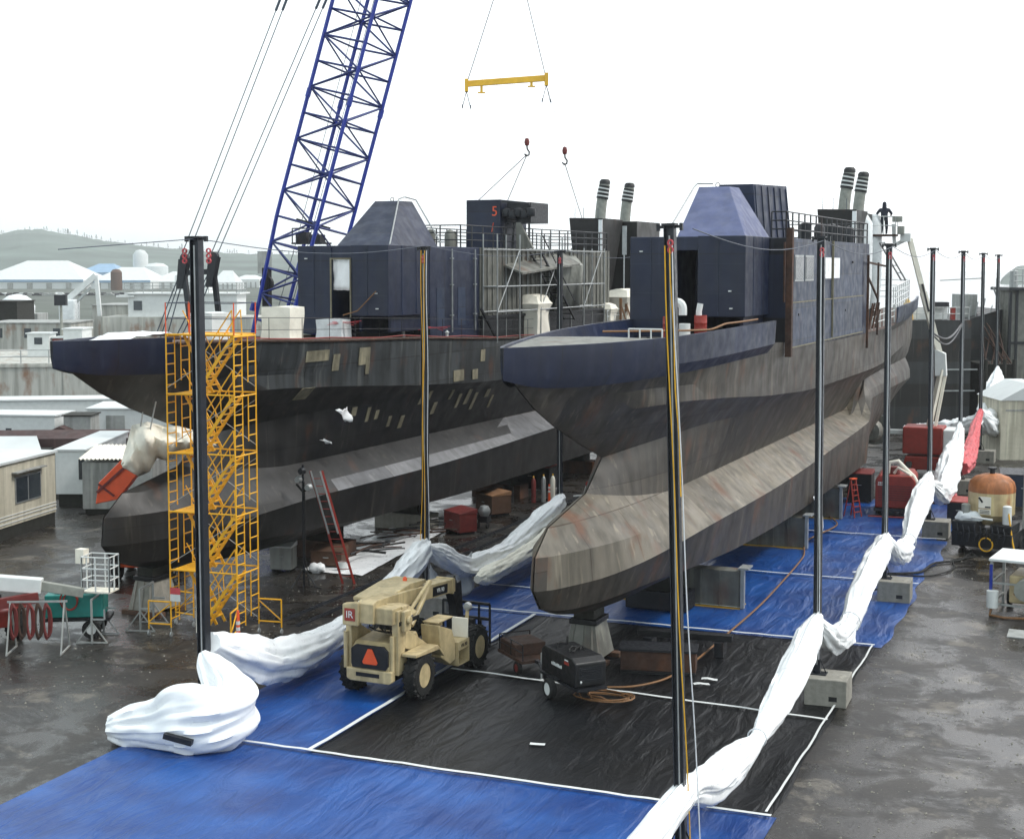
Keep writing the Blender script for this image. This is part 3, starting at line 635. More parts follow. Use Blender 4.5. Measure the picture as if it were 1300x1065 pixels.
# ------------------------------------------------------------ steel posts, ballast blocks, top cables
PX, QX = -7.9, -23.4
RY = [29.24+14.65*k for k in range(7)]; LY = [34.7+14.65*k for k in range(4)]
ordw = ['nearest', 'second', 'third', 'fourth', 'fifth', 'sixth', 'farthest']
def post_parts(t, H, lean=0, ropes=(), lamps=False):
    m = Matrix.Rotation(lean, 4, 'Y')
    g = MB(); g.T = m; g.beam((-.1, 0, .0), (-.1, 0, H), .018, .2, up=(0, 1, 0)); g.beam((.1, 0, 0), (.1, 0, H), .018, .2, up=(0, 1, 0)); g.beam((0, 0, 0), (0, 0, H), .19, .018, up=(0, 1, 0))
    g.build('column', 'post', t)
    g = MB(); g.T = m; g.bar((.02, -.12, .3), (.02, -.12, H-.2), .018, 5); g.build('pipe', 'galv', t)
    g = MB(); g.T = m; g.bx(-.3, .3, -.2, .2, 0, .03); g.beam((-.28, 0, .03), (-.1, 0, .45), .03); g.beam((.28, 0, .03), (.1, 0, .45), .03); g.build('base_plate', 'dark_steel', t)
    g = MB(); g.T = m; g.bx(-.14, .14, -.14, .14, H, H+.05); g.beam((-.24, 0, H-.02), (.24, 0, H-.02), .06); g.bx(-.27, -.21, -.04, .04, H-.1, H+.05); g.bx(.21, .27, -.04, .04, H-.1, H+.05); g.build('cap', 'dark_steel', t)
    for sx in ((-.3, .3) if lamps else (.06,)):
        g = MB(); g.T = m
        for k in range(3 if lamps else 2): g.tube([(sx+.05*math.cos(q), -.2 if not lamps else 0, H-.35-.14*k+.06*math.sin(q)) for q in [i*math.pi/4 for i in range(9)]], .022, 5)
        g.build('shackle', 'pink', t)
    for (mt, x0, z0, x1, z1, y) in ropes:
        g = MB(); g.T = m; n = 14; g.tube([(x0+(x1-x0)*(i/n)**1.3, y-.05*math.sin(i), z0+(z1-z0)*i/n) for i in range(n+1)], .014, 5); g.build('rope', mt, t)
for k, y in enumerate(RY):
    H = 13.0; ropes = []
    if k == 0: ropes = [('rope_y', -.05, H-.4, .3, -1.0, -.22), ('rope_y', .05, H-.4, .2, 7.5, -.2), ('rope_w', .1, H-.4, .5, -.6, -.2)]
    elif k < 5: ropes = [('rope_w', .05, H-.4, .1, .5, -.22)]
    dx = {0: -.12, 1: 0, 2: -.08, 3: -.02, 4: .05, 5: .0, 6: -.05}[k]
    t = thing('steel_post', f'{ordw[k]} dark steel post of the right-hand row'+(', with yellow ropes hanging down it' if k == 0 else ', standing in a concrete block beside the tarpaulins' if k == 1 else ''), 'post', (PX+dx, y, .82), 0, 'steel posts along the right edge of the bay')
    post_parts(t, H, {0: -.028, 2: -.004}.get(k, -.006), ropes)
for k, y in enumerate(LY):
    H = 12.95; ropes = []
    if k == 1: ropes = [('rope_y', .0, H-.2, .1, 1.6, -.25), ('rope_y', .12, H-.2, -.12, 1.6, -.2), ('rope_w', .2, H-.2, .22, 0, -.2)]
    t = thing('steel_post', ['thick dark steel post in front of the yellow scaffold tower', 'dark steel post behind the beige loader with yellow rope', 'dark post between the two ships, behind the right bow', 'farthest dark post of the left row, by the left funnels'][k], 'post', (QX-(0, .05, .12, .25)[k], y, .82), 0, 'steel posts along the left edge of the bay')
    post_parts(t, H-(0, .1, .1, .3)[k], -.002, ropes, lamps=(k == 0))
    if k == 0: t.scale = (1.3, 1.3, 1)
def block(x, y, label, grp):
    g = MB(); g.bx(-.62, .62, -.6, .6, 0, .82); o = g.build('concrete_block', 'concrete', None, bevel=.025); o.location = (x, y, 0); o.rotation_euler = (0, 0, R(random.uniform(-4, 4)))
    tag(o, label, 'concrete block', grp)
    q = MB(); q.bx(.1, .34, -.607, -.595, .18, .32); q.build('pocket', 'black', o)
for k, y in enumerate(RY): block(PX+.35, y, f'grey concrete ballast block under the {ordw[k]} post of the right row', 'concrete blocks under the posts')
for k, y in enumerate(LY): block(QX+.4 if k else QX+.62, y, ['concrete block half hidden by the white plastic bundle', 'concrete block under the post behind the beige loader', 'concrete block under the post between the ships', 'concrete block under the farthest left-row post'][k], 'concrete blocks under the posts')
for nm, X, Y, lab in (('r', PX, RY, 'thin cable strung between the tops of the right-hand posts'), ('l', QX, LY, 'thin cable strung between the tops of the left-hand posts')):
    g = MB()
    for a, b in zip(Y, Y[1:]): g.tube([(X, a+(b-a)*i/10, 13.75-.35*math.sin(math.pi*i/10)) for i in range(11)], .013, 5)
    if nm == 'l': g.tube([(X, 34.7, 13.75), (X-.1, 29, 13.4)], .013, 5)
    tag(g.build('cable', 'cable'), lab, 'cable')
g = MB(); g.tube([(PX, RY[3]+(RY[4]-RY[3])*i/12, 9.8-.55*math.sin(math.pi*i/12)) for i in range(13)], .05, 6); g.tube([(PX, RY[3]+(RY[4]-RY[3])*i/12, 9.7-.75*math.sin(math.pi*i/12)) for i in range(13)], .04, 6)
tag(g.build('hose', 'dark_steel'), 'dark hose sagging between two far posts above the quay', 'hose')

# ------------------------------------------------------------ rolled white plastic walls slung between posts
def roll(name, label, pts, mt='white', seed=0, n=96, nr=48, ks=1.0, grp='rolled plastic walls slung between the posts', flat=1.0):
    """pts: (x, y, z, radius)"""
    tab = [(i,)+p for i, p in enumerate(pts)]; rows = []; K = len(pts)-1
    P_ = [Vector(smooth_interp(tab, K*i/n)[:3]) for i in range(n+1)]
    for i in range(n+1):
        r = smooth_interp(tab, K*i/n)[3]; d = (P_[min(n, i+1)]-P_[max(0, i-1)]).normalized(); u = d.cross(Vector((0, 0, 1))).normalized(); v = u.cross(d)
        row = []
        for j in range(nr+1):
            th = 2*math.pi*(j % nr)/nr; c = Vector((math.cos(th)*2, math.sin(th)*2, seed*3.1+i*.035))
            ii = i*64/n*ks; c.z = seed*3.1+ii*.05
            f = 1.06+.26*noise.noise(c)-.30*abs(noise.noise(Vector((math.cos(th+ii*.03)*2.2, math.sin(th+ii*.03)*2.2, seed+ii*.06))))-.22*abs(noise.noise(Vector((math.cos(th-ii*.02)*5, math.sin(th-ii*.02)*5, seed+ii*.14))))+.05*math.sin(th*7+ii*.15+seed)+.08*noise.noise(Vector((math.cos(th)*4, math.sin(th)*4, ii*.6)))
            f *= 1+.14*noise.noise(Vector((ii*.22, seed, 0)))
            row.append(P_[i]+(u*math.cos(th)*flat+v*math.sin(th))*r*f)
        rows.append(row)
    g = MB().grid(rows); g.add([tuple(p) for p in rows[0][:nr]], [tuple(range(nr))]); g.add([tuple(p) for p in rows[-1][:nr]], [tuple(range(nr))])
    o = g.build(name, mt, None, smooth=70); tag(o, label, 'plastic sheet', grp)
    return o
A = 'white rolled plastic wall '
def ties(o, pts):
    for (x, y, z, r) in pts:
        g = MB(); g.tube([(x+r*math.cos(q), y, z+r*math.sin(q)) for q in [i*math.pi/8 for i in range(17)]], .022, 5); g.build('tie', 'rope_w', o)
o = roll('plastic_roll', A+'from the foreground up to the second right-hand post', [(-9.0, 19, .5, .4), (-8.6, 24, .9, .42), (-8.2, 27.5, 1.7, .34), (-8.0, 29.4, 2.0, .28), (-8.0, 31.4, 1.5, .42), (-8.0, 33.6, 1.25, .42), (-7.95, 36.1, 1.15, .2), (-7.95, 38.4, 1.35, .4), (-7.9, 40.8, 1.85, .42), (-7.9, 42.8, 2.3, .36), (-7.9, 43.9, 2.55, .16)], seed=1); ties(o, [(-7.97, 36.1, 1.17, .24)])
o = roll('plastic_roll', A+'between the second and third right-hand posts', [(-7.9, 43.9, 2.4, .14), (-7.8, 45.0, 1.7, .36), (-7.8, 47.2, 1.15, .40), (-7.85, 49.6, 1.1, .3), (-7.9, 52, 1.55, .42), (-7.9, 55, 2.0, .46), (-7.9, 57.6, 2.3, .38), (-7.9, 58.54, 2.5, .15)], seed=2); ties(o, [(-7.85, 49.6, 1.1, .34)])
o = roll('plastic_roll', A+'between the third and fourth right-hand posts', [(-7.9, 58.54, 2.4, .14), (-7.8, 60.2, 1.5, .42), (-7.8, 62.5, 1.15, .44), (-7.85, 64.8, 1.2, .3), (-7.9, 67, 1.8, .44), (-7.9, 70, 2.35, .5), (-7.9, 72.3, 2.8, .3), (-7.9, 73.19, 3.1, .1)], seed=3); ties(o, [(-7.85, 64.8, 1.2, .34)])
o = roll('plastic_roll', A+'bulging low between the fourth and fifth right-hand posts', [(-7.9, 73.19, 2.6, .14), (-7.7, 75, 1.9, .5), (-7.7, 77.3, 1.5, .5), (-7.8, 80, 1.9, .62), (-7.85, 82.8, 2.5, .6), (-7.9, 85.8, 2.9, .45), (-7.9, 87.84, 4.1, .1)], seed=4)
o = roll('plastic_roll', 'red-stained rolled plastic wall behind the fifth right-hand post', [(-7.9, 87.9, 1.4, .5), (-7.8, 91, 1.5, .6), (-7.8, 95, 2.0, .42), (-7.9, 99, 2.8, .3), (-7.9, 102.2, 3.4, .2)], mt='pink', seed=5)
o = roll('plastic_roll', A+'bunched up at the farthest right-hand post', [(-7.9, 102.49, 3.2, .3), (-7.6, 105, 2.4, .9), (-7.6, 108, 2.6, 1.05), (-7.7, 112, 3.4, .9), (-7.8, 115.5, 4.6, .5), (-7.9, 117.1, 5.4, .12)], seed=6)
o = roll('plastic_roll', A+'lying across the far end of the bay by the boom lift', [(-7.9, 102.3, 2.9, .35), (-9.5, 103, 2.2, .55), (-11.5, 103.6, 1.9, .45), (-13, 104, 1.8, .3)], seed=7)
o = roll('plastic_roll', A+'sagging from the thick post to the post behind the loader', [(-23.3, 34.9, 2.4, .3), (-23.3, 36.3, 1.75, .55), (-23.35, 38.2, 1.05, .62), (-23.4, 40.6, .82, .56), (-23.4, 42.9, .95, .42), (-23.4, 45.2, 1.35, .44), (-23.4, 47.2, 1.9, .5), (-23.4, 48.8, 2.5, .42), (-23.4, 49.3, 2.75, .2)], seed=8, n=80)
o = roll('plastic_roll', A+'sagging between the two posts behind the loader', [(-23.4, 49.4, 2.5, .2), (-23.4, 50.6, 2.0, .42), (-23.4, 53.3, 1.1, .42), (-23.4, 56.6, 1.0, .4), (-23.4, 60, 1.5, .42), (-23.4, 63.2, 2.1, .4), (-23.4, 64, 2.35, .16)], seed=9)
o = roll('plastic_roll', 'second, lower cream roll below the white one, left of the right bow', [(-22.6, 52.2, .85, .16), (-22.5, 53, .85, .34), (-22.5, 57, 1.0, .36), (-22.6, 61.5, 1.35, .34), (-22.9, 65.5, 1.8, .2)], mt='cream', seed=10)
# hanging skirt of loose sheet under the roll behind the loader
g = MB(); rows = []
for j in range(9):
    rows.append([(-23.4+.12*math.sin(i*.9+j*.3)+.15*noise.noise(Vector((i*.4, j*.5, 1))), 49.4+i*.28, (2.1-1.15*math.sin(math.pi*i/15)**.6)*(1-j/8)+.05) for i in range(15)])
g.grid(rows); tag(g.build('plastic_sheet', 'film', None, smooth=60, solid=.012), 'translucent sheet hanging to the ground behind the loader boom', 'plastic sheet')

# big heap of white plastic at the foot of the thick post
o = roll('plastic_bundle', 'big crumpled heap of white plastic at the foot of the thick post', [(-25.1, 32.6, 0.42, 0.3), (-24.8, 32.7, 0.45, 0.45), (-24.2, 32.85, 0.5, 0.6), (-23.6, 32.95, 0.58, 0.7), (-22.9, 33.1, 0.75, 0.95), (-22.3, 33.3, 0.8, 1.0), (-21.95, 33.7, 1.0, 0.85), (-22.2, 34.1, 1.3, 0.66), (-22.7, 34.3, 1.65, 0.5), (-23.1, 34.4, 2.0, 0.32), (-23.3, 34.45, 2.25, 0.1)], seed=21, n=110, nr=64, ks=.3, grp=None)
for v in o.data.vertices:
    c = v.co; c.z = max(.02, c.z)
g = MB(); g.beam((-22.95, 32.12, .62), (-22.2, 32.3, .45), .2, .14); g.build('slot', 'dark_steel', o)

# ------------------------------------------------------------ keel supports
def pedestal(loc, rz, label, mt):
    t = thing('keel_stand', label, 'keel stand', loc, rz, 'tapered stands under the bows')
    g = MB(); g.hexa([(-.62, -.75, .18), (.62, -.75, .18), (.62, .75, .18), (-.62, .75, .18), (-.42, -.55, 1.28), (.42, -.55, 1.28), (.42, .55, 1.28), (-.42, .55, 1.28)]); g.build('body', mt, t, bevel=.02)
    g = MB()
    for x in (-.3, 0, .3): g.beam((x*1.35+.0, -.77, .2), (x, -.56, 1.26), .07, .05)
    g.build('rib', mt, t)
    g = MB(); g.bx(-.48, .48, -.6, .6, 1.283, 1.45); g.build('cap', 'black', t, bevel=.02)
    g = MB(); g.bx(-.36, .36, -.5, .5, 1.453, 1.76); g.build('timber_pad', 'skirt', t, bevel=.02)
    g = MB(); g.bx(-.9, .9, -.8, -.45, 0, .177); g.bx(-.9, .9, .45, .8, 0, .177); g.build('base_timber', 'brown', t, bevel=.02)
pedestal((SR.matrix_basis@Vector((0, 7.2, 0))), SR.rotation_euler.z, 'grey tapered stand under the right bow bulb, behind the trailer', 'grey_steel')
p = SL.matrix_basis@Vector((0, 5.2, 0)); pedestal((p.x, p.y, 0), SL.rotation_euler.z, 'pale stained stand under the left bow bulb', 'concrete')
def keel_block(x0, x1, y, label, H=1.45, mt='grey_steel'):
    t = thing('keel_support', label, 'keel support', ((x0+x1)/2, y, 0), 0, 'wide steel keel supports'); w = (x1-x0)/2
    g = MB(); g.bx(-w, w, -.35, .35, .06, H); 
    t_ = g.build('box', mt, t)
    g = MB()
    for k in range(7): x = -w+.1+k*(2*w-.2)/6; g.bx(x-.03, x+.03, -.39, -.352, .06, H-.02)
    g.build('rib', mt, t)
    g = MB(); g.bx(w+.005, w+.14, -.5, -.28, .06, H+.1); g.bx(w-.1, w+.3, -.5, .3, H+.1, H+.16); g.build('end_post', 'galv', t)
    g = MB(); g.bx(-w, w, -.5, .5, 0, .055); g.build('yellow_foot', 'ylw2', t)
keel_block(-17.4, -12.75, 55.0, 'first wide grey keel support behind the black tarpaulin')
keel_block(-17.2, -12.8, 67.9, 'second wide keel support, in the middle of the blue tarpaulins')
keel_block(-16.9, -12.7, 76.6, 'third keel support, beside the red stepladder', 1.6)
for i, (a, lab) in enumerate(((17, 'dark keel block row under the left hull beside the scaffold tower'), (25, 'keel block under the left hull by the debris pile'), (36, 'keel block under the left hull behind the wooden box'), (47, 'aft keel block under the left hull'))):
    p = SL.matrix_basis@Vector((0, a, 0)); t = thing('keel_support', lab, 'keel support', (p.x, p.y, 0), SL.rotation_euler.z, 'keel blocks under the left ship')
    MB().bx(-1.5, 1.5, -.6, .6, 0, .8).build('concrete_base', 'concrete' if i == 1 else 'rustm', t, bevel=.03)
    MB().bx(-.9, .9, -.5, .5, .803, 1.5).build('timber', 'skirt', t, bevel=.02)
for i, a in enumerate((15, 33, 41, 50)):
    p = SR.matrix_basis@Vector((0, a, 0)); t = thing('keel_support', f'{["front", "middle", "rear", "last"][i]} dark keel block on the centreline under the right ship', 'keel support', (p.x, p.y, 0), SR.rotation_euler.z, 'keel blocks under the right ship')
    MB().bx(-1.2, 1.2, -.6, .6, 0.1, .8).build('steel_base', 'dark_steel', t, bevel=.03)
    MB().bx(-.7, .7, -.5, .5, .803, 1.5 if i < 3 else 2.0).build('timber', 'skirt', t, bevel=.02)
# rusty plate box and timbers around the front stand
t = thing('timber_block', 'dark rusty steel box beside the stand under the right bow', 'steel box', (-13.2, 45.2, 0), R(12))
MB().bx(-1.2, 1.2, -.5, .5, .05, .75).build('body', 'rustm', t, bevel=.03); MB().bx(-1.25, 1.25, -.55, .55, .753, .82).build('lid', 'dark_steel', t); MB().beam((-1.2, -.6, .1), (1.2, -.6, .1), .1).build('runner', 'black', t)
t = thing('steel_trestle', 'low black steel trestle behind the rusty box near the right bow', 'trestle', (-13.0, 47.6, 0), R(5))
MB().bx(-1.6, 1.6, -.2, .2, .55, .75).build('beam', 'black', t); 
for s in (-1.2, 1.2): MB().bx(s-.15, s+.15, -.4, .4, .05, .547).build('leg', 'dark_steel', t)

# ------------------------------------------------------------ yellow scaffold tower with stairs
def scaffold():
    t = thing('scaffold_tower', 'tall yellow scaffold stair tower standing against the left ship', 'scaffold', (-30.35, 43.0, 0), R(3))
    W_, D_, Hs, n = 2.65, 1.5, 2.06, 5; r = .03; z0 = .35
    for lv in range(n):
        z = z0+lv*Hs
        for side, x in enumerate((0, W_)):
            g = MB(); g.bar((x, 0, z), (x, 0, z+Hs), r); g.bar((x, D_, z), (x, D_, z+Hs), r); g.bar((x, 0, z+Hs-.06), (x, D_, z+Hs-.06), r)
            y1 = .55
            g.bar((x, y1, z+.15), (x, y1, z+Hs-.06), r*.8); g.bar((x, D_-y1, z+.4), (x, D_-y1, z+Hs-.06), r*.8)
            for k in range(5): g.bar((x, 0, z+.3+k*.36), (x, y1, z+.3+k*.36), r*.75)
            for k in range(3): g.bar((x, D_-y1, z+.6+k*.5), (x, D_, z+.6+k*.5), r*.75)
            g.build('end_frame', 'yellow', t)
        for (p_, q_) in (((0, 0, z+.2), (W_, 0, z+Hs-.25)), ((W_, D_, z+.2), (0, D_, z+Hs-.25)), ((0, D_+.02, z+.2), (W_, D_+.02, z+Hs-.25))): MB().bar(p_, q_, .014).build('cross_brace', 'galv', t)
        # stair flight: from left to right going up, near side on even levels
        g = MB(); yy = .08; ze = z+Hs
        xs0, xs1 = W_*.42, W_*.98
        for y in (yy, yy+.6):
            g.beam((xs0, y, z), (xs1, y, ze), .035, .11); g.beam((xs0-.05, y, z+.9), (xs1-.05, y, ze+.85), .035); g.bar((xs0, y, z), (xs0-.05, y, z+.9), .02); g.bar((xs1, y, ze), (xs1-.05, y, ze+.85), .02); g.bar((xs0+.3*(xs1-xs0), y, z+.3*Hs), (xs0-.05+.3*(xs1-xs0), y, z+.3*Hs+.88), .016); g.bar((xs0+.66*(xs1-xs0), y, z+.66*Hs), (xs0-.05+.66*(xs1-xs0), y, z+.66*Hs+.87), .016)
        for k in range(1, 9): q = k/9; g.bx(xs0+(xs1-xs0)*q-.07, xs0+(xs1-xs0)*q+.07, yy, yy+.6, z+Hs*q-.01, z+Hs*q+.01)
        g.build('stair', 'yellow', t)
        g = MB()   # return flight on the far side, seen through the frame
        for y in (D_-.65, D_-.08):
            g.beam((W_*.5, y, z), (W_*.06, y, ze), .035, .1); g.beam((W_*.5, y, z+.9), (W_*.06, y, ze+.8), .03)
        for k in range(1, 8): q = k/8; g.bx(W_*(.5-.44*q)-.09, W_*(.5-.44*q)+.09, D_-.65, D_-.08, z+Hs*q-.015, z+Hs*q+.015)
        g.build('stair', 'yellow', t)
        g = MB(); g.bx(.05, W_*.4, .05, D_-.05, ze-.05, ze-.01) if lv < n-1 else g.bx(.05, W_-.05, .05, D_-.05, ze-.05, ze-.01); g.bar((0, 0, ze), (W_, 0, ze), r); g.bar((0, D_, ze), (W_, D_, ze), r); g.build('platform', 'yellow', t)
    zt = z0+n*Hs
    g = MB()
    for x in (0, .02+W_): 
        for y in (0, D_): g.bar((x, y, zt), (x, y, zt+1.1), r*.8)
    g.bar((.95, 0, zt), (.95, 0, zt+1.1), r*.8); g.build('guard_post', 'orange', t)
    g = MB()
    for q in (.55, 1.08):
        for y in (0, D_): g.bar((0, y, zt+q), (W_, y, zt+q), .016)
        for x in (0, W_): g.bar((x, 0, zt+q), (x, D_, zt+q), .016)
    g.build('guard_rail', 'cable', t)
    for (x, y, dx, dy) in ((0, 0, -1, -.1), (W_, 0, .25, -1), (0, D_, -1, .2), (W_, D_, 1.0, .1)):
        l = .85; g = MB(); ex, ey = x+dx*l, y+dy*l
        g.bar((ex, ey, .25), (ex, ey, 1.25), r); g.bar((x, y, 1.25), (ex, ey, 1.25), r); g.bar((x, y, .45), (ex, ey, .45), r); g.bar((x, y, 1.2), (ex, ey, .5), r*.8); g.build('outrigger', 'yellow', t)
        for (a, b) in ((ex, ey), (x, y)):
            g = MB(); g.lathe([(0, -.03), (.09, -.025), (.1, 0), (.09, .025), (0, .03)], (a, b, .1), 12, axis='X'); g.bar((a, b, .1), (a, b, .36), .02); g.build('caster', 'galv', t)
    g = MB(); g.bx(.02, .42, -.06, -.045, 1.55, 1.78, 0); g.bx(.02, .42, -.062, -.046, 1.3, 1.545, 1); g.build('sign_board', ['pink', 'whitep'], t)
    g = MB(); g.bar((1.15, -.2, .3), (1.3, -.15, zt+.2), .035); g.bar((1.35, -.1, 1.0), (1.4, -.1, zt), .02); g.build('riser_pipe', 'cream', t)
scaffold()
def channelizer(x, y, label, H=1.1):
    t = thing('traffic_channelizer', label, 'traffic marker', (x, y, 0), 0, 'orange traffic channelizers')
    g = MB(); g.lathe([(.19, 0), (.19, .05), (.07, .06)], n=10); g.build('base', 'rubber', t, smooth=True)
    g = MB(); g.lathe([(.085, .06), (.05, H-.05), (.035, H)], n=12); g.build('body', 'orange', t, smooth=True)
    for z in (.72, .93): g = MB(); g.lathe([(.071, z-.07), (.067, z+.05)], n=12); g.build('reflective_band', 'whitep', t)
channelizer(-27.25, 42.45, 'orange channelizer with white bands at the foot of the scaffold tower', 1.35)
channelizer(-28.3, 75.3, 'orange channelizer with white bands between the two ships')

# ------------------------------------------------------------ beige telescopic loader
def wheel(par, x, y, r, w, rim='beige', name='wheel', rimr=.55, tread=True):
    """wheel with its axle along X, centre at (x, y, r)"""
    t = MB(); t.lathe([(r*rimr, -w/2), (r*.88, -w/2), (r*.97, -w*.38), (r, -w*.2), (r, w*.2), (r*.97, w*.38), (r*.88, w/2), (r*rimr, w/2)], (x, y, r), 28, axis='X', cap=False)
    if tread:
        for k in range(18):
            a = 2*math.pi*k/18
            for s in (-1, 1):
                a2 = a+(.17 if s > 0 else 0); c = (y+math.cos(a2)*(r-.01), r+math.sin(a2)*(r-.01)); c2 = (y+math.cos(a2+.22)*(r-.01), r+math.sin(a2+.22)*(r-.01))
                t.beam((x+s*w*.46, c[0], c[1]), (x, c2[0], c2[1]), .07, .07, up=(0, math.cos(a2), math.sin(a2)))
    o = t.build(name, 'rubber', par, smooth=30)
    g = MB(); s = 1 if x > 0 else -1
    g.lathe([(r*rimr*1.0, -w*.44), (r*rimr*.92, -w*.40), (r*rimr*.8, -w*.2), (r*.22, -w*.2), (r*.2, -w*.30), (0, -w*.32)][::1], (x, y, r), 22, axis='X') if s < 0 else g.lathe([(0, w*.32), (r*.2, w*.30), (r*.22, w*.2), (r*rimr*.8, w*.2), (r*rimr*.92, w*.40), (r*rimr, w*.44)], (x, y, r), 22, axis='X')
    for k in range(8): a = k*math.pi/4; g.bar((x+s*w*.19, y+math.cos(a)*r*.34, r+math.sin(a)*r*.34), (x+s*w*.26, y+math.cos(a)*r*.34, r+math.sin(a)*r*.34), .035, 6, 1)
    g.lathe([(r*.12, s*w*.2), (r*.12, s*w*.36), (0, s*w*.37)] if s > 0 else [(0, -w*.37), (r*.12, -w*.36), (r*.12, -w*.2)], (x, y, r), 12, 1, axis='X'); g.build('rim', [rim, 'dark_steel'], o, smooth=30); return o
def loader():
    t = thing('telescopic_loader', 'beige telescopic loader with orange warning triangle, parked on the tarpaulins', 'loader', (-20.1, 41.35, .03), R(-3))
    # x right, y forward; rear axle y=-1.75, front axle y=2.05
    for x in (-1.1, 1.1):
        wheel(t, x, -1.65, .68, .44); wheel(t, x, 2.1, .68, .44)
    g = MB(); g.bx(-.6, .6, -2.3, 3.0, .55, .95); g.bx(-1.0, 1.0, -1.8, -1.5, .55, .8); g.bx(-1.0, 1.0, 1.95, 2.25, .55, .8); g.build('chassis', 'dark_steel', t, bevel=.03)
    g = MB(); g.prism([(-2.55, .75), (-2.62, 1.0), (-2.55, 1.55), (-2.3, 1.72), (-.9, 1.8), (-.5, 1.15), (-.5, .75)], -.72, .62, 'X'); eh = g.build('engine_hood', 'beige', t, bevel=.05)
    g = MB(); g.prism([(-.62, .98), (.52, .98), (.6, 1.1), (.6, 1.55), (.45, 1.68), (-.5, 1.68), (-.66, 1.55), (-.66, 1.1)], -2.67, -2.60, 'Y'); rp = g.build('rear_panel', 'black', t)
    g = MB(); g.prism([(-.22, 1.12), (.22, 1.12), (.26, 1.18), (.07, 1.58), (-.07, 1.58), (-.26, 1.18)], -2.70, -2.672, 'Y'); g.build('warning_triangle', 'orange', rp)
    g = MB(); g.prism([(-.72, .55), (-.85, .62), (-.85, .95), (.72, .95), (.72, .62), (.6, .55)], -2.66, -2.4, 'Y'); g.build('rear_bumper', 'beige', t, bevel=.04)
    g = MB(); g.bx(-.5, .3, -2.672, -2.662, .72, .84); g.build('plate', 'black', t)
    # twin rear frame towers carrying the boom
    for x0, x1 in ((-.98, -.78), (.62, .84)):
        g = MB(); g.prism([(-2.45, .8), (-2.0, .8), (-2.05, 2.4), (-2.15, 2.75), (-2.45, 2.75)], x0, x1, 'X'); g.prism([(-2.05, 1.55), (-.2, .85), (-.2, 1.15), (-2.05, 2.2)], x0+.03, x1-.03, 'X'); g.build('frame_tower', 'beige', t, bevel=.025)
        g = MB(); g.tube([(x0+.05, -2.52, .9), (x0+.05, -2.52, 2.0)], .07, 10); g.build('lift_cylinder', 'beige', t, smooth=True)
    g = MB(); g.bx(.84, .98, -2.3, -1.9, 2.1, 2.72); g.lathe([(0, 0), (.12, 0), (.12, .1), (0, .1)], (.98, -2.1, 2.45), 12, axis='X'); g.build('pivot_bracket', 'beige', t, bevel=.03)
    # boom, angled a little down to the front
    g = MB(); g.prism([(-2.75, 2.35), (-2.75, 2.95), (-2.5, 3.03), (-.6, 2.95), (2.6, 2.72), (2.6, 2.28), (-.6, 2.48), (-1.9, 2.42), (-2.2, 2.3)], -.42, .16, 'X'); bo = g.build('boom', 'beige', t, bevel=.025)
    g = MB(); g.bx(-.85, .75, -2.62, -2.1, 2.34, 2.84); g.prism([(-.85, 2.27), (-.3, 2.27), (-.3, 3.0), (-.85, 2.92)], -2.86, -2.62, 'Y'); g.build('boom_head', 'beige', bo, bevel=.04)
    g = MB(); g.bx(-.76, -.40, -2.882, -2.861, 2.42, 2.80); g.build('logo_plate', 'red', bo, bevel=.008); text('logo', 'IR', .30, (-.58, -2.888, 2.61), (R(90), 0, 0), 'whitep', bo)
    g = MB(); g.hexa([(.2, -2.1, 2.34), (.8, -2.1, 2.34), (.7, -1.0, 2.44), (.1, -1.0, 2.44), (.2, -2.1, 2.87), (.8, -2.1, 2.82), (.5, -1.2, 2.67), (.2, -1.2, 2.72)]); g.build('side_cover', 'beige', bo, bevel=.02)
    g = MB(); g.beam((.85, -2.4, 2.36), (.85, -1.2, 2.34), .04, .12); g.build('slot', 'black', bo)
    q = math.atan((2.48-2.28)/3.2); g = MB(); g.T = Matrix.Translation((.17, 1.55, 2.57)) @ Matrix.Rotation(-q*.9, 4, 'X'); g.bx(-.004, .008, -.55, .45, -.17, .13); g.build('name_panel', 'black', bo)
    text('lettering', 'VR-90', .2, (.183, 1.5, 2.555), (R(90), R(4), R(90)), 'whitep', bo)
    g = MB(); g.bx(-.45, .19, 2.35, 2.45, 2.25, 2.77); g.build('collar', 'beige', bo, bevel=.01)
    g = MB(); g.tube([(.45, -1.0, 2.45), (.42, .3, 3.1)], .06, 8); g.tube([(.42, -.9, 1.95), (.36, .25, 2.8)], .085, 10); g.bar((.36, .25, 2.8), (.34, .55, 3.02), .05); g.build('boom_cylinder', 'beige', t, smooth=True)
    # canopy, seat area
    g = MB(); g.prism([(-1.9, 2.92), (-.2, 3.1), (.75, 3.05), (.8, 2.92), (-1.9, 2.8)], -1.05, .05, 'X'); cn = g.build('canopy', 'beige', t, bevel=.03)
    g = MB(); g.lathe([(.07, 0), (.07, .08), (.03, .13), (0, .14)], (-.35, .1, 3.08), 10); g.build('beacon', 'orange', cn, smooth=True)
    for (x, y) in ((-1.0, -1.8), (-1.0, .5)): g = MB(); g.beam((x, y, 1.2), (x, y, 2.9), .07); g.build('canopy_post', 'beige', t)
    g = MB(); g.bx(-.95, -.35, -.6, .0, 1.35, 1.48); g.bx(-.95, -.35, -.72, -.6, 1.4, 1.95); g.build('seat', 'black', t, bevel=.04)
    g = MB(); g.prism([(-2.3, 1.45), (-.9, 1.45), (-.5, 1.1), (-.5, 1.0), (-.8, 1.28), (-2.3, 1.36)], .85, 1.36, 'X'); g.build('rear_fender', 'beige', t, bevel=.02)
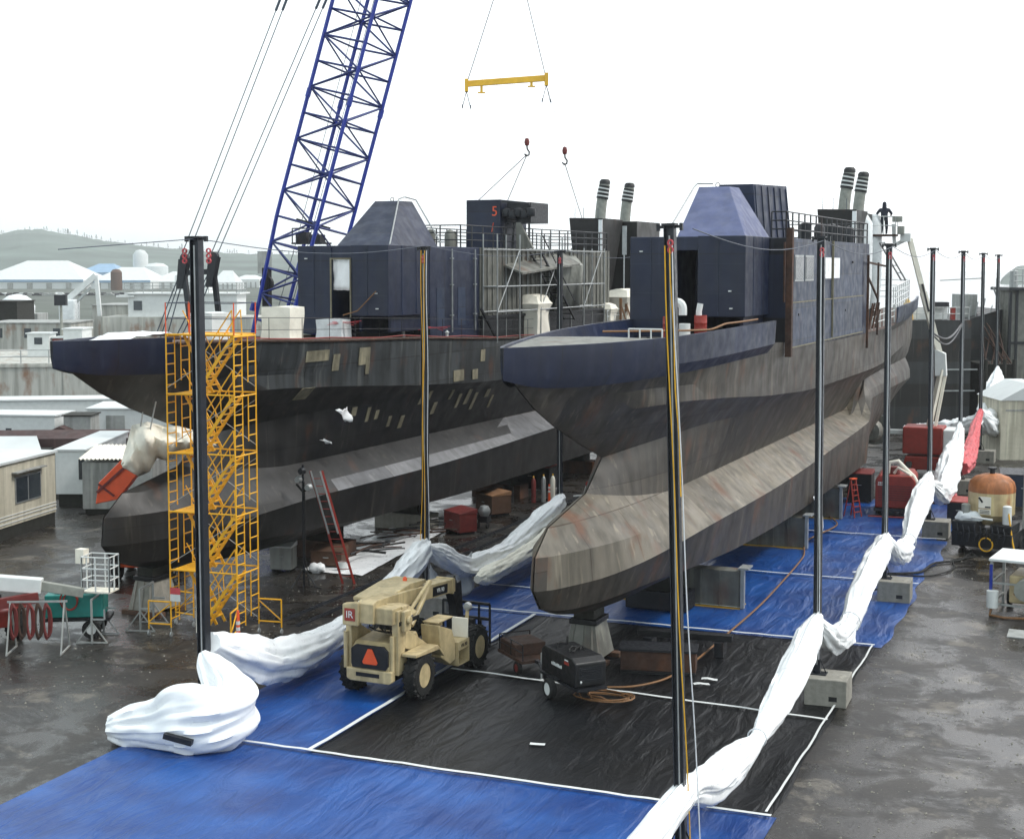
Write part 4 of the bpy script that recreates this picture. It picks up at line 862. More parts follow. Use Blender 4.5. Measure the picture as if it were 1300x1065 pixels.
    # right-hand side: tank shelf, step box with the white door panel
    g = MB(); g.prism([(-.55, 1.95), (.35, 1.62), (.55, 1.2), (.55, .62), (.2, .55), (-.4, .9)], .55, 1.2, 'X'); g.build('side_tank', 'beige', t, bevel=.03)
    g = MB(); g.bx(.6, 1.15, -.5, .5, 1.98, 2.02); g.bx(.62, .8, -.45, .45, 1.7, 1.98); g.build('tool_shelf', 'beige', t, bevel=.01)
    g = MB(); g.bx(.75, 1.28, .6, 1.38, .88, 1.15); g.bx(.75, 1.28, .6, .64, .42, .9); g.bx(.75, 1.28, 1.34, 1.38, .42, .9); g.bx(.75, 1.28, .6, 1.38, .40, .44); g.bx(.75, .79, .62, 1.36, .44, .88, 1); sb = g.build('step_box', ['beige', 'black'], t)
    text('lettering', 'VR-90', .17, (1.285, 1.0, 1.0), (R(90), 0, R(90)), 'black', sb)
    g = MB(); g.bx(.7, 1.26, 1.28, 1.34, 1.151, 1.78); g.build('door_panel', 'cream', t, bevel=.01)
    g = MB(); g.bar((1.1, 1.45, 1.1), (1.15, 1.5, 2.0), .06); g.build('lamp_post', 'beige', t)
    g = MB(); g.lathe([(0, -.08), (.12, -.06), (.15, .06), (.13, .09), (0, .09)], (1.15, 1.5, 2.1), 14, axis='Y'); g.build('work_lamp', 'galv', t, smooth=True)
    g = MB()
    for k in range(5): g.tube([(-.4+k*.18, -2.0, 2.35), (-.35+k*.18, -2.1, 2.1-.1*(k % 2)), (-.2+k*.12, -1.9, 1.95), (-.1+k*.1, -1.5, 1.8)], .025, 6)
    g.lathe([(0, -.2), (.2, -.18), (.2, .18), (0, .2)], (.05, -1.7, 2.15), 12, axis='X'); g.build('hydraulic_hose', 'black', t)
    # front carriage, forks with guard frame
    g = MB(); g.beam((-.1, 2.6, 2.7), (-.1, 3.15, 1.6), .42, .3, up=(1, 0, 0)); g.beam((-.1, 3.0, 2.5), (-.1, 3.2, .9), .5, .3, up=(1, 0, 0)); g.build('boom_nose', 'black', t, bevel=.03)
    g = MB()
    for z in (.35, 1.25, 1.75): g.beam((-.75, 3.45, z), (1.0, 3.45, z), .09)
    for x in (-.75, -.3, .15, .6, 1.0): g.beam((x, 3.45, .3), (x, 3.45, 1.75), .06)
    g.beam((-.5, 3.3, 1.0), (.5, 3.3, 1.0), .2, .5); g.build('fork_carriage', 'black', t)
    for x in (-.45, .6): g = MB(); g.beam((x, 3.5, .12), (x, 4.75, .1), .13, .05); g.beam((x, 3.5, .1), (x, 3.5, 1.2), .13, .05, up=(0, 1, 0)); g.build('fork', 'dark_steel', t)
loader()

# ------------------------------------------------------------ small black welder trailer
def gen_trailer():
    t = thing('generator_trailer', 'small black generator trailer with white wheel hubs in front of the bow stand', 'trailer', (-14.85, 41.4, .05), R(48))
    # y = towards the hitch
    for x in (-.72, .72): wheel(t, x, 0, .31, .2, rim='whitep', rimr=.62, tread=False)
    g = MB(); g.prism([(-1.25, .62), (-1.25, 1.32), (-1.0, 1.45), (.75, 1.45), (.95, 1.3), (.95, .62)], -.52, .52, 'X'); b = g.build('housing', 'black', t, bevel=.04)
    g = MB(); g.bx(-.4, .4, -1.262, -1.252, .75, 1.2); 
    for k in range(6): g.bx(-.35, .35, -1.28, -1.262, .8+k*.065, .83+k*.065)
    g.build('control_panel', 'dark_steel', b)
    g = MB()
    for s in (-1, 1):
        for k in range(8): g.bx(s*.524-.003, s*.524+.003, .2-k*.085, .26-k*.085, .98, 1.08 if k % 3 else 1.06)
    g.build('lettering', 'whitep', b)
    g = MB()
    for s in (-1, 1): g.bx(s*.524-.003, s*.524+.003, -.85, -.55, 1.18, 1.27, 0); g.bx(s*.524-.003, s*.524+.003, -.80, -.58, 1.29, 1.33, 1)
    g.build('sticker', ['red', 'whitep'], b)
    g = MB(); g.bx(-.5, .5, -1.35, 1.1, .5, .58); g.beam((-.4, 1.1, .54), (0, 2.1, .5), .07); g.beam((.4, 1.1, .54), (0, 2.1, .5), .07); g.bx(-.06, .06, 2.0, 2.3, .46, .56); g.bx(-.62, -.5, -.3, .3, .6, .64); g.build('frame', 'dark_steel', t)
    g = MB(); g.bar((0, 1.95, .0), (0, 1.95, .85), .03); g.bar((0, 1.95, .85), (.12, 1.95, .85), .02); g.lathe([(.08, 0), (.05, .03)], (0, 1.95, 0), 10); g.build('jack', 'galv', t)
    g = MB(); g.tube([(.3*math.cos(a), -.3+.25*math.sin(a*1.3), 1.48+.06*abs(math.sin(a*3))) for a in [i*.3 for i in range(26)]], .025, 6); g.bar((.15, .5, 1.45), (.15, .5, 1.7), .035); g.tube([(-.3, .3, 1.45), (-.3, .3, 1.58), (-.1, .35, 1.6)], .03, 6); g.build('cable_coil', 'rubber', t)
    g = MB(); g.bar((-.35, -1.28, .75), (-.35, -1.3, .8), .03); g.build('gauge', 'whitep', b)
    # flat cart hitched ahead
    t = thing('flat_cart', 'rusty flat cart with gas rails ahead of the generator trailer', 'cart', (-17.2, 43.7, .05), R(48))
    MB().bx(-.6, .6, -.9, .9, .42, .52).build('deck', 'rustm', t, bevel=.01)
    MB().bx(-.55, .55, -.3, .8, .525, .9).build('crate', 'rustm', t, bevel=.02)
    for x in (-.55, .55): wheel(t, x, -.5, .22, .14, rim='dred', rimr=.6, tread=False)
    g = MB(); rail(g, [(-.55, -.85, .52), (-.55, .85, .52), (.55, .85, .52)], .5, .018, 2, .8); g.build('rail', 'dark_steel', t)
gen_trailer()
def curve_hose(name, label, pts, r, mt, cat='hose'):
    tab = [(i,)+tuple(p) for i, p in enumerate(pts)]; K = len(pts)-1; n = K*7
    g = MB(); g.tube([smooth_interp(tab, K*i/n) for i in range(n+1)], r, 6); o = g.build(name, mt, None, smooth=True); tag(o, label, cat); return o
curve_hose('air_hose', 'orange-brown hose running diagonally across the blue tarpaulins to the black sheet', [(-15.0, 83, .13), (-14.4, 79, .13), (-13.1, 76, .13), (-12.4, 73.5, .15), (-13.0, 69, .13), (-12.4, 65, .13), (-12.2, 60, .14), (-12.1, 55, .14), (-12.2, 50, .14), (-12.3, 46.5, .14), (-12.6, 44.0, .14), (-13.5, 42.6, .14), (-14.4, 42.3, .12)], .035, 'hose')
lp = []
for i in range(64):
    a = i*.42; rr = .42+.16*math.sin(i*.21); lp.append((-13.7+(rr+.35)*math.cos(a)+.1*math.sin(i*.13), 41.35+rr*math.sin(a), .13+.012*(i % 9)))
g = MB(); g.tube(lp, .02, 6); tag(g.build('hose_coil', 'hose', None, smooth=True), 'orange-brown hose loosely coiled on the black sheet beside the generator trailer', 'hose')
curve_hose('power_cable', 'black cable snaking from the ship end past the concrete block to the tank machine', [(-9.5, 60.5, .13), (-8.7, 62.5, .13), (-7.2, 64.0, .08), (-6.9, 66, .08), (-5.9, 67.4, .06), (-5.6, 69.2, .1)], .05, 'rubber', 'cable')
curve_hose('power_cable', 'thinner black cable curled on the tarpaulin edge by the third block', [(-9.0, 58.8, .13), (-7.6, 60.9, .13), (-8.3, 62.6, .13), (-6.8, 63.4, .05), (-6.0, 65.5, .05), (-6.2, 67.2, .05), (-5.4, 68.4, .05)], .035, 'rubber', 'cable')
for k, (x, y, a, lab) in enumerate(((-11.4, 43.9, .5, 'scrap of white paper on the black sheet, left of the second block'), (-11.3, 44.5, .2, 'tiny strip of white paper behind the larger scrap on the black sheet'), (-9.6, 62.8, .8, 'sheet of white paper on the blue tarpaulin by the black cables'))):
    g = MB(); g.T = Matrix.Rotation(a, 4, 'Z'); g.grid([[(-.3+.1*i, -.1+.2*j, .02*math.sin(i)) for i in range(6)] for j in range(2)]); o = g.build('paper_scrap', 'whitep', None, solid=.003); o.location = (x, y, .13); tag(o, lab, 'paper')

# ------------------------------------------------------------ lattice-boom crane behind the left ship
def lattice(g, A, B, wa, wb, n, u, v, rc, rb, g3, mi=0):
    A = Vector(A); B = Vector(B); c = []
    for i in range(n+1):
        t = i/n; p = A+(B-A)*t; w = wa+(wb-wa)*min(1, t*3.5) if wa != wb else wa
        c.append([p+u*w/2*a+v*w/2*b for a, b in ((-1, -1), (1, -1), (1, 1), (-1, 1))])
    for i in range(n):
        for k in range(4):
            g.bar(c[i][k], c[i+1][k], rc, 6, mi); k2 = (k+1) % 4
            g3.bar(c[i][k], c[i][k2], rb, 4, mi)
            if (i+k) % 2: g3.bar(c[i][k], c[i+1][k2], rb, 4, mi)
            else: g3.bar(c[i][k2], c[i+1][k], rb, 4, mi)
    return c
def crane():
    sx = Vector((CY, SY, 0)); sy = Vector((-SY, CY, 0))       # across the view / away from it
    F = Vector((-47.55, 72.5, 2.3))+sx*1.9; d = (sx*.275+Vector((0, 0, 1))).normalized()
    t = thing('lattice_crane', 'crane with tall blue lattice boom rising behind the left ship', 'crane', (F.x, F.y, 0), 0)
    def rel(p): return Vector(p)-Vector((F.x, F.y, 0))
    ang = R(31); e1 = (d.cross(sy)).normalized(); e2 = e1.cross(d).normalized()
    u = e1*math.cos(ang)+e2*math.sin(ang); v = -e1*math.sin(ang)+e2*math.cos(ang)
    L1 = 48; g = MB(); g3 = MB(); lattice(g, rel(F), rel(F+d*L1), 2.0, 3.0, 32, u, v, .12, .062, g3)
    # section joints
    for q in (.17, .43, .69): 
        P_ = rel(F+d*L1*q)
        for a, b in ((-1, -1), (1, -1), (1, 1), (-1, 1)): g.bar(P_+u*1.5*a+v*1.5*b-d*.25, P_+u*1.5*a+v*1.5*b+d*.25, .15, 8)
    bm_ = g.build('boom', 'blue', t); g3.build('lacing', 'lace_blue', bm_)
    g = MB(); P_ = rel(F+d*13.6)-e1*1.0
    g.beam(P_-e1*2.0*-1+d*0, P_+e1*-.0, .1); g.bx(P_.x-2.2, P_.x-.2, P_.y-.6, P_.y+.5, P_.z-.9, P_.z-.8); g.bx(P_.x-2.1, P_.x-1.4, P_.y-.3, P_.y+.3, P_.z-.8, P_.z-.2); g.bx(P_.x-1.2, P_.x-.5, P_.y-.3, P_.y+.3, P_.z-.8, P_.z-.35)
    g.bar((P_.x-2.2, P_.y-.5, P_.z+.0), (P_.x, P_.y-.5, P_.z+.0), .04); g.bar((P_.x-2.2, P_.y-.5, P_.z-.9), (P_.x-2.2, P_.y-.5, P_.z+.0), .04); g.build('boom_platform', 'dark_steel', bm_)
    for k, s in enumerate((-1, 1)):
        g = MB(); P_ = rel(F+d*(9.6))+e1*(1.7*s); g.lathe([(0, -.12), (.42, -.1), (.42, .1), (0, .12)], P_, 14, axis='Y'); g.bx(P_.x-.2, P_.x+.2, P_.y-.2, P_.y+.2, P_.z-1.3, P_.z+.9); g.build('sheave_block', 'black', bm_)
    g = MB(); 
    for o_ in (-.35, .35): g.bar(rel(F+d*5)+e1*o_-v*.6, rel(F+d*L1)+e1*o_-v*.2, .018, 4)
    g.build('hoist_rope', 'cable', bm_)
    # machinery house, tracks, gantry with bridle
    H = rel(F)+Vector((0, 0, 0)); mh = MB(); c = sx*-.5
    mh.T = Matrix.Translation(c) @ Matrix.Rotation(YAW, 4, 'Z'); mh.bx(-2.6, 4.2, -1.7, 1.7, 3.6, 6.2); mh.bx(4.2, 5.6, -1.6, -.4, 3.6, 5.8); mh.bx(-3.3, -2.6, -1.9, 1.9, 3.7, 5.9)
    mh.beam((-3.3, 0, 5.6), (-6.3, 0, 5.7), .5, .4); h_ = mh.build('machinery_house', 'blue', t, bevel=.05)
    for s in (-1, 1):
        g = MB(); g.T = Matrix.Translation(c) @ Matrix.Rotation(YAW, 4, 'Z'); pr = [(-3.6+.55*math.sin(a)*-1 if False else x_, z_) for x_, z_ in ((.0, .45), (.4, .05), (5.6, .05), (6.0, .45), (5.6, 1.05), (.4, 1.05))]
        g.prism([(x_, z_) for x_, z_ in pr], s*2.2-.45, s*2.2+.45, 'Y'); g.build('track', 'dark_steel', t, bevel=.05)
    g = MB(); g.T = Matrix.Translation(c) @ Matrix.Rotation(YAW, 4, 'Z'); g.bx(.6, 5.2, -1.8, 1.8, .6, 1.6); g.bx(1.2, 4.6, -1.2, 1.2, 1.6, 3.58); g.build('undercarriage', 'dark_steel', t)
    G0 = F-sx*4.0; top = []
    gm = MB(); gm2 = MB(); tops = [F-sx*3.9+Vector((0, 0, 11.0)), F-sx*2.2+Vector((0, 0, 11.1))]
    for k, tp in enumerate(tops):
        base = F-sx*(2.9 if k == 0 else 1.6)+Vector((0, 0, 3.5))+sy*(-.8 if k == 0 else .8)
        gm.beam(rel(base), rel(tp), .28, .22); b2 = F-sx*(6.4 if k == 0 else 5.6)+Vector((0, 0, 3.4))
        for q in (-.3, .0, .35): gm2.bar(rel(b2+sx*q*1.6), rel(tp+sx*q*.4-Vector((0, 0, .6))), .035, 5)
        hd = rel(tp); gm.hexa([tuple(hd+Vector(w)) for w in ((-.35, -.2, -1.6), (.05, -.2, -1.6), (.05, .2, -1.6), (-.35, .2, -1.6), (-.15, -.2, .1), (.45, -.2, .1), (.45, .2, .1), (-.15, .2, .1))]); gm.lathe([(0, -.15), (.26, -.12), (.26, .12), (0, .15)], (hd.x+.15, hd.y, hd.z+.15), 12, axis='Y')
        # pendants up to the boom tip
        tip = tp+sx*(.405 if k == 0 else .445)*40+Vector((0, 0, 40))
        pd = MB()
        for q in (-.22, .22): pd.bar(hd+Vector((.15+q, 0, .3)), rel(tip)+Vector((q, 0, 0)), .03, 5); m_ = hd.lerp(rel(tip), .36)+Vector((q, 0, 0)); dd = (rel(tip)-hd).normalized(); pd.bar(m_-dd*.35, m_+dd*.35, .08, 6)
        pd.build('pendant_rope', 'cable', t)
    gm.beam(rel(tops[0])-Vector((0, 0, .7)), rel(tops[1])-Vector((0, 0, .7)), .2, .3)
    gm.build('gantry', 'dark_steel', t); gm2.build('gantry_rope', 'cable', t)
crane()

# spreader beam and loose rigging over the ships
def spreader():
    c = Vector((-22.73, 55.53, 20.35)); t = thing('spreader_beam', 'yellow spreader beam hanging from two slings in the sky', 'lifting beam', tuple(c), YAW+R(3))
    MB().beam((-1.6, 0, -.1), (1.6, 0, .15), .16, .24).build('beam', 'ylw2', t, bevel=.01)
    for s in (-1, 1):
        z = .02 + s*.13
        g = MB(); g.bx(s*1.6-.07, s*1.6+.07, -.14, .14, z-.3, z+.2); g.build('end_plate', 'ylw2', t)
        g = MB(); g.bar((s*1.55, 0, z+.15), (s*.02+.25, 0, 5.5), .018, 5); g.build('sling', 'cable', t)
        g = MB(); g.bx(s*1.0-.05, s*1.0+.05, -.05, .05, z-.32, z-.02); g.bx(s*1.0-.15, s*1.0+.15, -.06, .06, z-.36, z-.31); g.build('hanger', 'ylw2', t)
        g = MB(); g.bar((s*1.6, 0, z-.28), (s*1.6-.15, 0, z-.85), .015, 4); g.bar((s*1.6, 0, z-.28), (s*1.6+.15, 0, z-.9), .015, 4); g.bar((s*1.6-.15, 0, z-.8), (s*1.6-.17, 0, z-.95), .03); g.bar((s*1.6+.15, 0, z-.82), (s*1.6+.17, 0, z-.97), .03); g.build('shackle', 'cable', t)
spreader()
def rigging(x, y, z, tails, up, label):
    t = thing('rigging_hook', label, 'hook', (x, y, z), 0, 'lifting hooks hanging over the left ship')
    g = MB(); g.lathe([(0, -.2), (.1, -.14), (.13, 0), (.09, .16), (0, .2)], (0, 0, .28), 10); g.build('hook_block', 'dred', t, smooth=True)
    g = MB(); g.tube([(0, 0, .1), (.02, 0, -.05), (.12, 0, -.18), (.1, 0, -.32), (-.03, 0, -.36), (-.12, 0, -.26)], .04, 7); g.build('hook', 'dark_steel', t, smooth=True)
    g = MB()
    for q in tails: g.bar((0, 0, -.3), Vector(q)-Vector((x, y, z)), .022, 5)
    g.build('sling', 'cable', t)
    g = MB(); g.bar((0, 0, .5), Vector(up)-Vector((x, y, z)), .008, 4); g.build('hoist_line', 'cable', t)
rigging(-25.63, 65.14, 18.5, [tuple(SL.matrix_basis@Vector((-.6, 34.5, 16.85))), tuple(SL.matrix_basis@Vector((.7, 35.5, 16.85)))], (-22.9, 56.0, 20.2), 'orange lifting hook with two slings above the box cabin marked 5')
rigging(-23.99, 65.81, 18.1, [tuple(SL.matrix_basis@Vector((-.9, 50.5, 16.3)))], (-21.3, 56.1, 20.4), 'lifting hook with one long sling to the left ship funnel')

# ------------------------------------------------------------ boom lift with a worker, at the stern of the right ship
def boom_lift():
    t = thing('boom_lift', 'red boom lift with long pale boom raised to the right ship stern', 'boom lift', (-10.3, 94.6, 0), 0)
    def rel(p): return Vector(p)-Vector((-10.3, 94.6, 0))
    MB().prism([(-1.5, .5), (-1.3, 1.3), (1.3, 1.3), (1.5, .5)], -1.25, 1.25, 'Y').build('chassis', 'red', t, bevel=.05)
    for x in (-1.05, 1.05):
        for y in (-1.3, 1.3): wheel(t, x, y, .5, .36, rim='whitep', tread=False)
    MB().bx(-1.5, .9, -1.1, 1.1, 1.45, 3.1).build('turntable', 'red', t, bevel=.06)
    MB().bx(.9, 2.0, -1.05, 1.05, 1.5, 3.0).build('counterweight', 'whitep', t, bevel=.08)
    MB().bx(-2.6, -1.5, -.3, .3, 2.55, 2.8).build('side_arm', 'whitep', t)
    g = MB()
    for s in (-.22, .22): g.beam(rel((-10.4, 94.9+s, 2.9)), rel((-9.75, 95.3+s, 6.6)), .5, .12); g.beam(rel((-10.0, 94.9+s, 3.0)), rel((-9.5, 95.3+s, 6.3)), .16, .12)
    g.build('lower_arm', 'cream', t)
    g = MB(); g.hexa([tuple(rel(p)) for p in ((-10.1, 94.9, 6.2), (-9.4, 94.9, 6.2), (-9.4, 95.5, 6.2), (-10.1, 95.5, 6.2), (-10.15, 94.9, 7.9), (-9.5, 94.9, 7.6), (-9.5, 95.5, 7.6), (-10.15, 95.5, 7.9))]); g.build('knuckle', 'whitep', t, bevel=.03)
    g = MB(); g.beam(rel((-9.85, 95.2, 7.4)), rel((-10.9, 94.8, 11.4)), .42, .36); g.beam(rel((-10.85, 94.83, 11.2)), rel((-11.75, 94.5, 14.7)), .32, .28)
    up = g.build('upper_boom', 'cream', t)
    g = MB(); g.beam(rel((-10.55, 94.75, 10.2)), rel((-10.95, 94.6, 11.9)), .25, .1); g.build('hose_track', 'dark_steel', t)
    g = MB(); g.beam(rel((-11.75, 94.5, 14.75)), rel((-12.6, 94.2, 14.3)), .22, .22); g.bx(*[c for c in (-1.95, -1.35)], -.6, .0, 14.5, 15.0); g.beam(rel((-12.6, 94.2, 14.2)), rel((-12.7, 94.15, 15.6)), .2); g.build('jib', 'whitep', t)
    B = rel((-13.2, 94.0, 14.95)); g = MB()
    fl = MB(); fl.bx(B.x-.75, B.x+.75, B.y-.5, B.y+.5, B.z-.12, B.z); fl.build('basket_floor', 'rustm', t)
    rail(g, [(B.x-.72, B.y-.48, B.z), (B.x+.72, B.y-.48, B.z), (B.x+.72, B.y+.48, B.z), (B.x-.72, B.y+.48, B.z), (B.x-.72, B.y-.48, B.z)], 1.1, .02, 2, .75)
    g.build('basket_rail', 'whitep', t)
    g = MB(); g.bx(B.x+.5, B.x+1.1, B.y-.45, B.y-.2, B.z+.75, B.z+1.1); g.bx(B.x+.8, B.x+1.2, B.y-.3, B.y+.1, B.z+.0, B.z+.5); g.build('control_box', 'duct', t, bevel=.03)
    return Vector((-13.2, 94.0, 14.95))
BK = boom_lift()

def skin_body(name, joints, edges, m, root=0, parent=None, sub=2):
    me = bpy.data.meshes.new(name); me.from_pydata([j[0] for j in joints], edges, []); me.materials.append(M[m])
    o = bpy.data.objects.new(name, me); COL.objects.link(o)
    sk = o.modifiers.new('skin', 'SKIN'); 
    if not me.skin_vertices: me.skin_vertices.new() if hasattr(me.skin_vertices, 'new') else None
    if not me.skin_vertices:
        bm = bmesh.new(); bm.from_mesh(me); bm.verts.layers.skin.verify(); bm.to_mesh(me); bm.free()
    for i, j in enumerate(joints): me.skin_vertices[0].data[i].radius = (j[1], j[2] if len(j) > 2 else j[1]); me.skin_vertices[0].data[i].use_root = (i == root)
    sk.use_smooth_shade = True; s = o.modifiers.new('sub', 'SUBSURF'); s.levels = sub; s.render_levels = sub
    if parent: o.parent = parent
    return o
def person(loc, rz, label):
    # standing, back to the viewer, hands on the basket rail; x right, y = facing direction
    J = [((0, -.05, .95), .20, .16), ((0, -.02, 1.15), .20, .16), ((0, 0, 1.38), .23, .16), ((0, .02, 1.50), .075, .07), ((0, .04, 1.58), .06, .06),
         ((-.10, 0, .86), .125, .125), ((-.12, .05, .50), .10, .10), ((-.12, .0, .12), .055, .055), ((-.12, .14, .05), .05, .035),
         ((.10, 0, .86), .125, .125), ((.14, .07, .50), .10, .10), ((.14, .02, .12), .055, .055), ((.15, .16, .05), .05, .035),
         ((-.24, 0, 1.40), .10, .10), ((-.39, -.02, 1.20), .085, .08), ((-.42, .20, 1.10), .045, .042), ((-.42, .27, 1.09), .035, .022),
         ((.24, 0, 1.40), .10, .10), ((.40, .02, 1.20), .085, .08), ((.38, .24, 1.12), .045, .042), ((.38, .31, 1.11), .035, .022)]
    E_ = [(0, 1), (1, 2), (2, 3), (3, 4), (0, 5), (5, 6), (6, 7), (7, 8), (0, 9), (9, 10), (10, 11), (11, 12), (2, 13), (13, 14), (14, 15), (15, 16), (2, 17), (17, 18), (18, 19), (19, 20)]
    o = skin_body('person', J, E_, 'cloth', 0); o.location = loc; o.rotation_euler = (0, 0, rz)
    tag(o, label, 'person')
    # head with nose and ears, hood over it
    g = MB(); g.lathe([(0, 1.54), (.055, 1.55), (.075, 1.60), (.085, 1.68), (.08, 1.75), (.05, 1.80), (0, 1.81)], (0, .045, 0), 14); g.beam((0, .12, 1.69), (0, .15, 1.655), .02); g.bx(-.035, .035, .118, .126, 1.60, 1.61)
    for s in (-1, 1): g.bx(s*.085-.01, s*.085+.01, .03, .06, 1.65, 1.71); g.bx(s*.032-.012, s*.032+.012, .118, .127, 1.695, 1.705)
    g.build('head', 'skin', o, smooth=60)
    g = MB(); g.lathe([(.13, 1.50), (.12, 1.58), (.115, 1.70), (.105, 1.80), (.06, 1.86), (0, 1.87)], (0, .0, 0), 16); g.build('hood', 'cloth', o, smooth=60)
    for s in (-1, 1):   # hands closed on the rail: palm, four fingers, thumb
        x = -.42 if s < 0 else .38; y = .31 if s < 0 else .35; z = 1.10 if s < 0 else 1.12
        g = MB(); g.bx(x-.04, x+.04, y-.04, y+.035, z-.012, z+.018)
        for k, ln in enumerate((.034, .042, .045, .038)): fx = x-.033+k*.022; g.tube([(fx, y+.03, z+.005), (fx, y+.03+ln, z), (fx, y+.04+ln, z-.03), (fx, y+.03+ln*.6, z-.045)], .0095, 6)
        g.tube([(x-s*.035, y-.02, z), (x-s*.065, y+.02, z-.01), (x-s*.06, y+.05, z-.025)], .011, 6); g.build('hand', 'skin', o, smooth=True)
    return o
_p = person((BK.x-.05, BK.y+.08, BK.z), R(10), 'worker in dark hooded clothing standing in the raised basket, back to the camera'); _p.scale = (1.1, 1.1, 1.08)

M['dark_hull'] = mat('dark_hull', '2a2c2e', .55, 0, .2, .5, rust=.3, streak=.4, plates=(4, 1.8))
# ------------------------------------------------------------ things on the ships' decks
def on(s, b, a, z): v = s.matrix_basis@Vector((b, a, z)); return (v.x, v.y, v.z)
def canvas_box(s, b, a, w_, d_, H, label, mt='cream', top=False, name='canvas_cover', cat='covered box'):
    """soft cloth box: subdivided, sagging top, creased sides"""
    bm = bmesh.new(); bmesh.ops.create_cube(bm, size=1); bmesh.ops.subdivide_edges(bm, edges=bm.edges, cuts=9, use_grid_fill=True)
    for v in bm.verts:
        x, y, z = v.co; z += .5; fl = 1+(.16*max(0, .25-z) if not top else 0)
        if top: fl *= 1+.22*math.exp(-((z-.78)/.09)**2)-.12*max(0, z-.85)*6
        X, Y, Z = x*w_*fl, y*d_*fl, z*H+(.06 if top else .02)*math.cos(x*5)*(z > .9)
        n = noise.noise(Vector((X*2+a, Y*2, Z*1.2)))*.07+abs(noise.noise(Vector((X*4+Y*4, a, Z*.8))))*.05
        v.co = (X+n*(1 if x > 0 else -1)*(abs(x) > .4), Y+n*(1 if y > 0 else -1)*(abs(y) > .4), Z)
    me = bpy.data.meshes.new(name); bm.to_mesh(me); bm.free(); me.materials.append(M[mt]); me.shade_smooth(); me.set_sharp_from_angle(angle=R(45))
    o = bpy.data.objects.new(name, me); COL.objects.link(o); o.location = on(s, b, a, deck_z(a)+(0 if s is SL else .02)); o.rotation_euler = (0, 0, s.rotation_euler.z+R(random.uniform(-6, 6))); tag(o, label, cat); return o
canvas_box(SL, 1.3, 12.2, 1.25, 1.2, 1.4, 'square white canvas-covered box on the left ship foredeck, beside the navy deck house', 'cream')
canvas_box(SL, -.9, 10.2, 1.1, 1.2, 1.1, 'low white canvas box on the left ship foredeck behind the scaffold stairs', 'whitep')
canvas_box(SL, 2.2, 35.6, 1.2, 1.7, 2.25, 'tall white bag with bulging top beside the clad side of the left ship', 'cream', True, 'bagged_fitting', 'wrapped fitting')
canvas_box(SL, 2.0, 50.6, 1.3, 2.0, 2.35, 'white bagged deck fitting with timber posts, aft on the left ship', 'cream', True, 'bagged_fitting', 'wrapped fitting')
canvas_box(SL, 2.0, 47.4, .9, 1.1, 1.5, 'smaller white bag leaning beside the aft bagged fitting', 'cream', True, 'bagged_fitting', 'wrapped fitting')
canvas_box(SL, -.65, 19.3, 1.3, .8, .85, 'crumpled grey-white plastic bundle under the open doorway of the left deck house', 'film', False, 'plastic_bundle', 'plastic bundle')
for i, (b, a, lab) in enumerate(((2.5, 48.6, 'left timber post by the aft bagged fitting'), (2.5, 49.6, 'right timber post by the aft bagged fitting'))):
    g = MB(); g.beam((0, 0, 0), (0, 0, 1.9), .16, .1); g.beam((0, .05, 1.5), (.4, .3, 0), .08); o = g.build('timber_post', 'wood'); o.location = on(SL, b, a, 9.35); tag(o, lab, 'timber post')
g = MB(); goose_pipe(g, 0, 0, 0, 1.0, .1); o = g.build('vent_pipe', 'whitep', None, smooth=True); o.location = on(SL, -.9, 15.3, 10.0); o.rotation_euler = (0, 0, R(-10)); tag(o, 'white gooseneck vent pipe beside the square canvas box on the left ship', 'vent pipe')
for i, (b, a, h, lab) in enumerate(((.9, 23.2, .95, 'white pipe stub standing before the navy cabin of the left ship'), (2.2, 25.2, .4, 'short white pipe stub at the deck edge right of the rope post'))):
    g = MB(); g.lathe([(.07, 0), (.07, h*.7), (.12, h*.72), (.12, h*.8), (.06, h*.85), (.05, h)], n=10); o = g.build('pipe_stub', 'whitep', None, smooth=40); o.location = on(SL, b, a, deck_z(a)); tag(o, lab, 'pipe')
for i, (b, a, dz, lab) in enumerate(((.1, 19.0, .95, 'red ribbon tied above the plastic bundle by the doorway'), (2.3, 23.6, .75, 'red ribbon tied round the post ropes at the left ship deck edge'))):
    g = MB()
    for k in range(4): g.tube([(-.75+.1*k, .04*k, -.1+.07*k), (0, 0, .03*math.sin(k)), (.8-.12*k, .05*k, .08-.07*k)], .03, 5, flat=.35)
    o = g.build('ribbon', 'pink'); o.location = on(SL, b, a, deck_z(a)+dz-.25); o.rotation_euler = (0, 0, YAW); tag(o, lab, 'ribbon')
t = thing('deck_railing', 'thin wire railing along the starboard deck edge of the left ship', 'railing', on(SL, 0, 0, 0), SL.rotation_euler.z)
g = MB(); pts = [(deck_b(a)-.1, a, deck_z(a)) for a in (6, 12, 18, 24, 30, 36, 42, 48, 52)]; rail(g, pts, .95, .012, 2, 2.1); g.build('rail', 'dark_steel', t)
g = MB(); g.tube([(deck_b(a)-.05, a, deck_z(a)+.12+.04*math.sin(a)) for a in range(8, 52, 2)], .025, 5); g.build('cord', 'red', t)
g = MB(); g.beam((2.5, 30.2, 9.5), (2.3, 28.8, 11.1), .1); o = g.build('brace', 'dark_steel', t)
# white sheets spread over the left bow
g = MB(); rows = []
for i in range(15):
    a = .9+i*.36; b = deck_b(a)*.85; rows.append([(-b+2*b*j/10, a, deck_z(a)+.08+.28*math.exp(-((i-10)/4)**2)+.16*abs(noise.noise(Vector((j*.5, i*.5, 2)))) ) for j in range(11)])
g.grid(rows); o = g.build('plastic_sheet', 'white', None, smooth=60, solid=.02); o.location = SL.location; o.rotation_euler = SL.rotation_euler; tag(o, 'white plastic sheet spread over the tip of the left bow', 'plastic sheet')
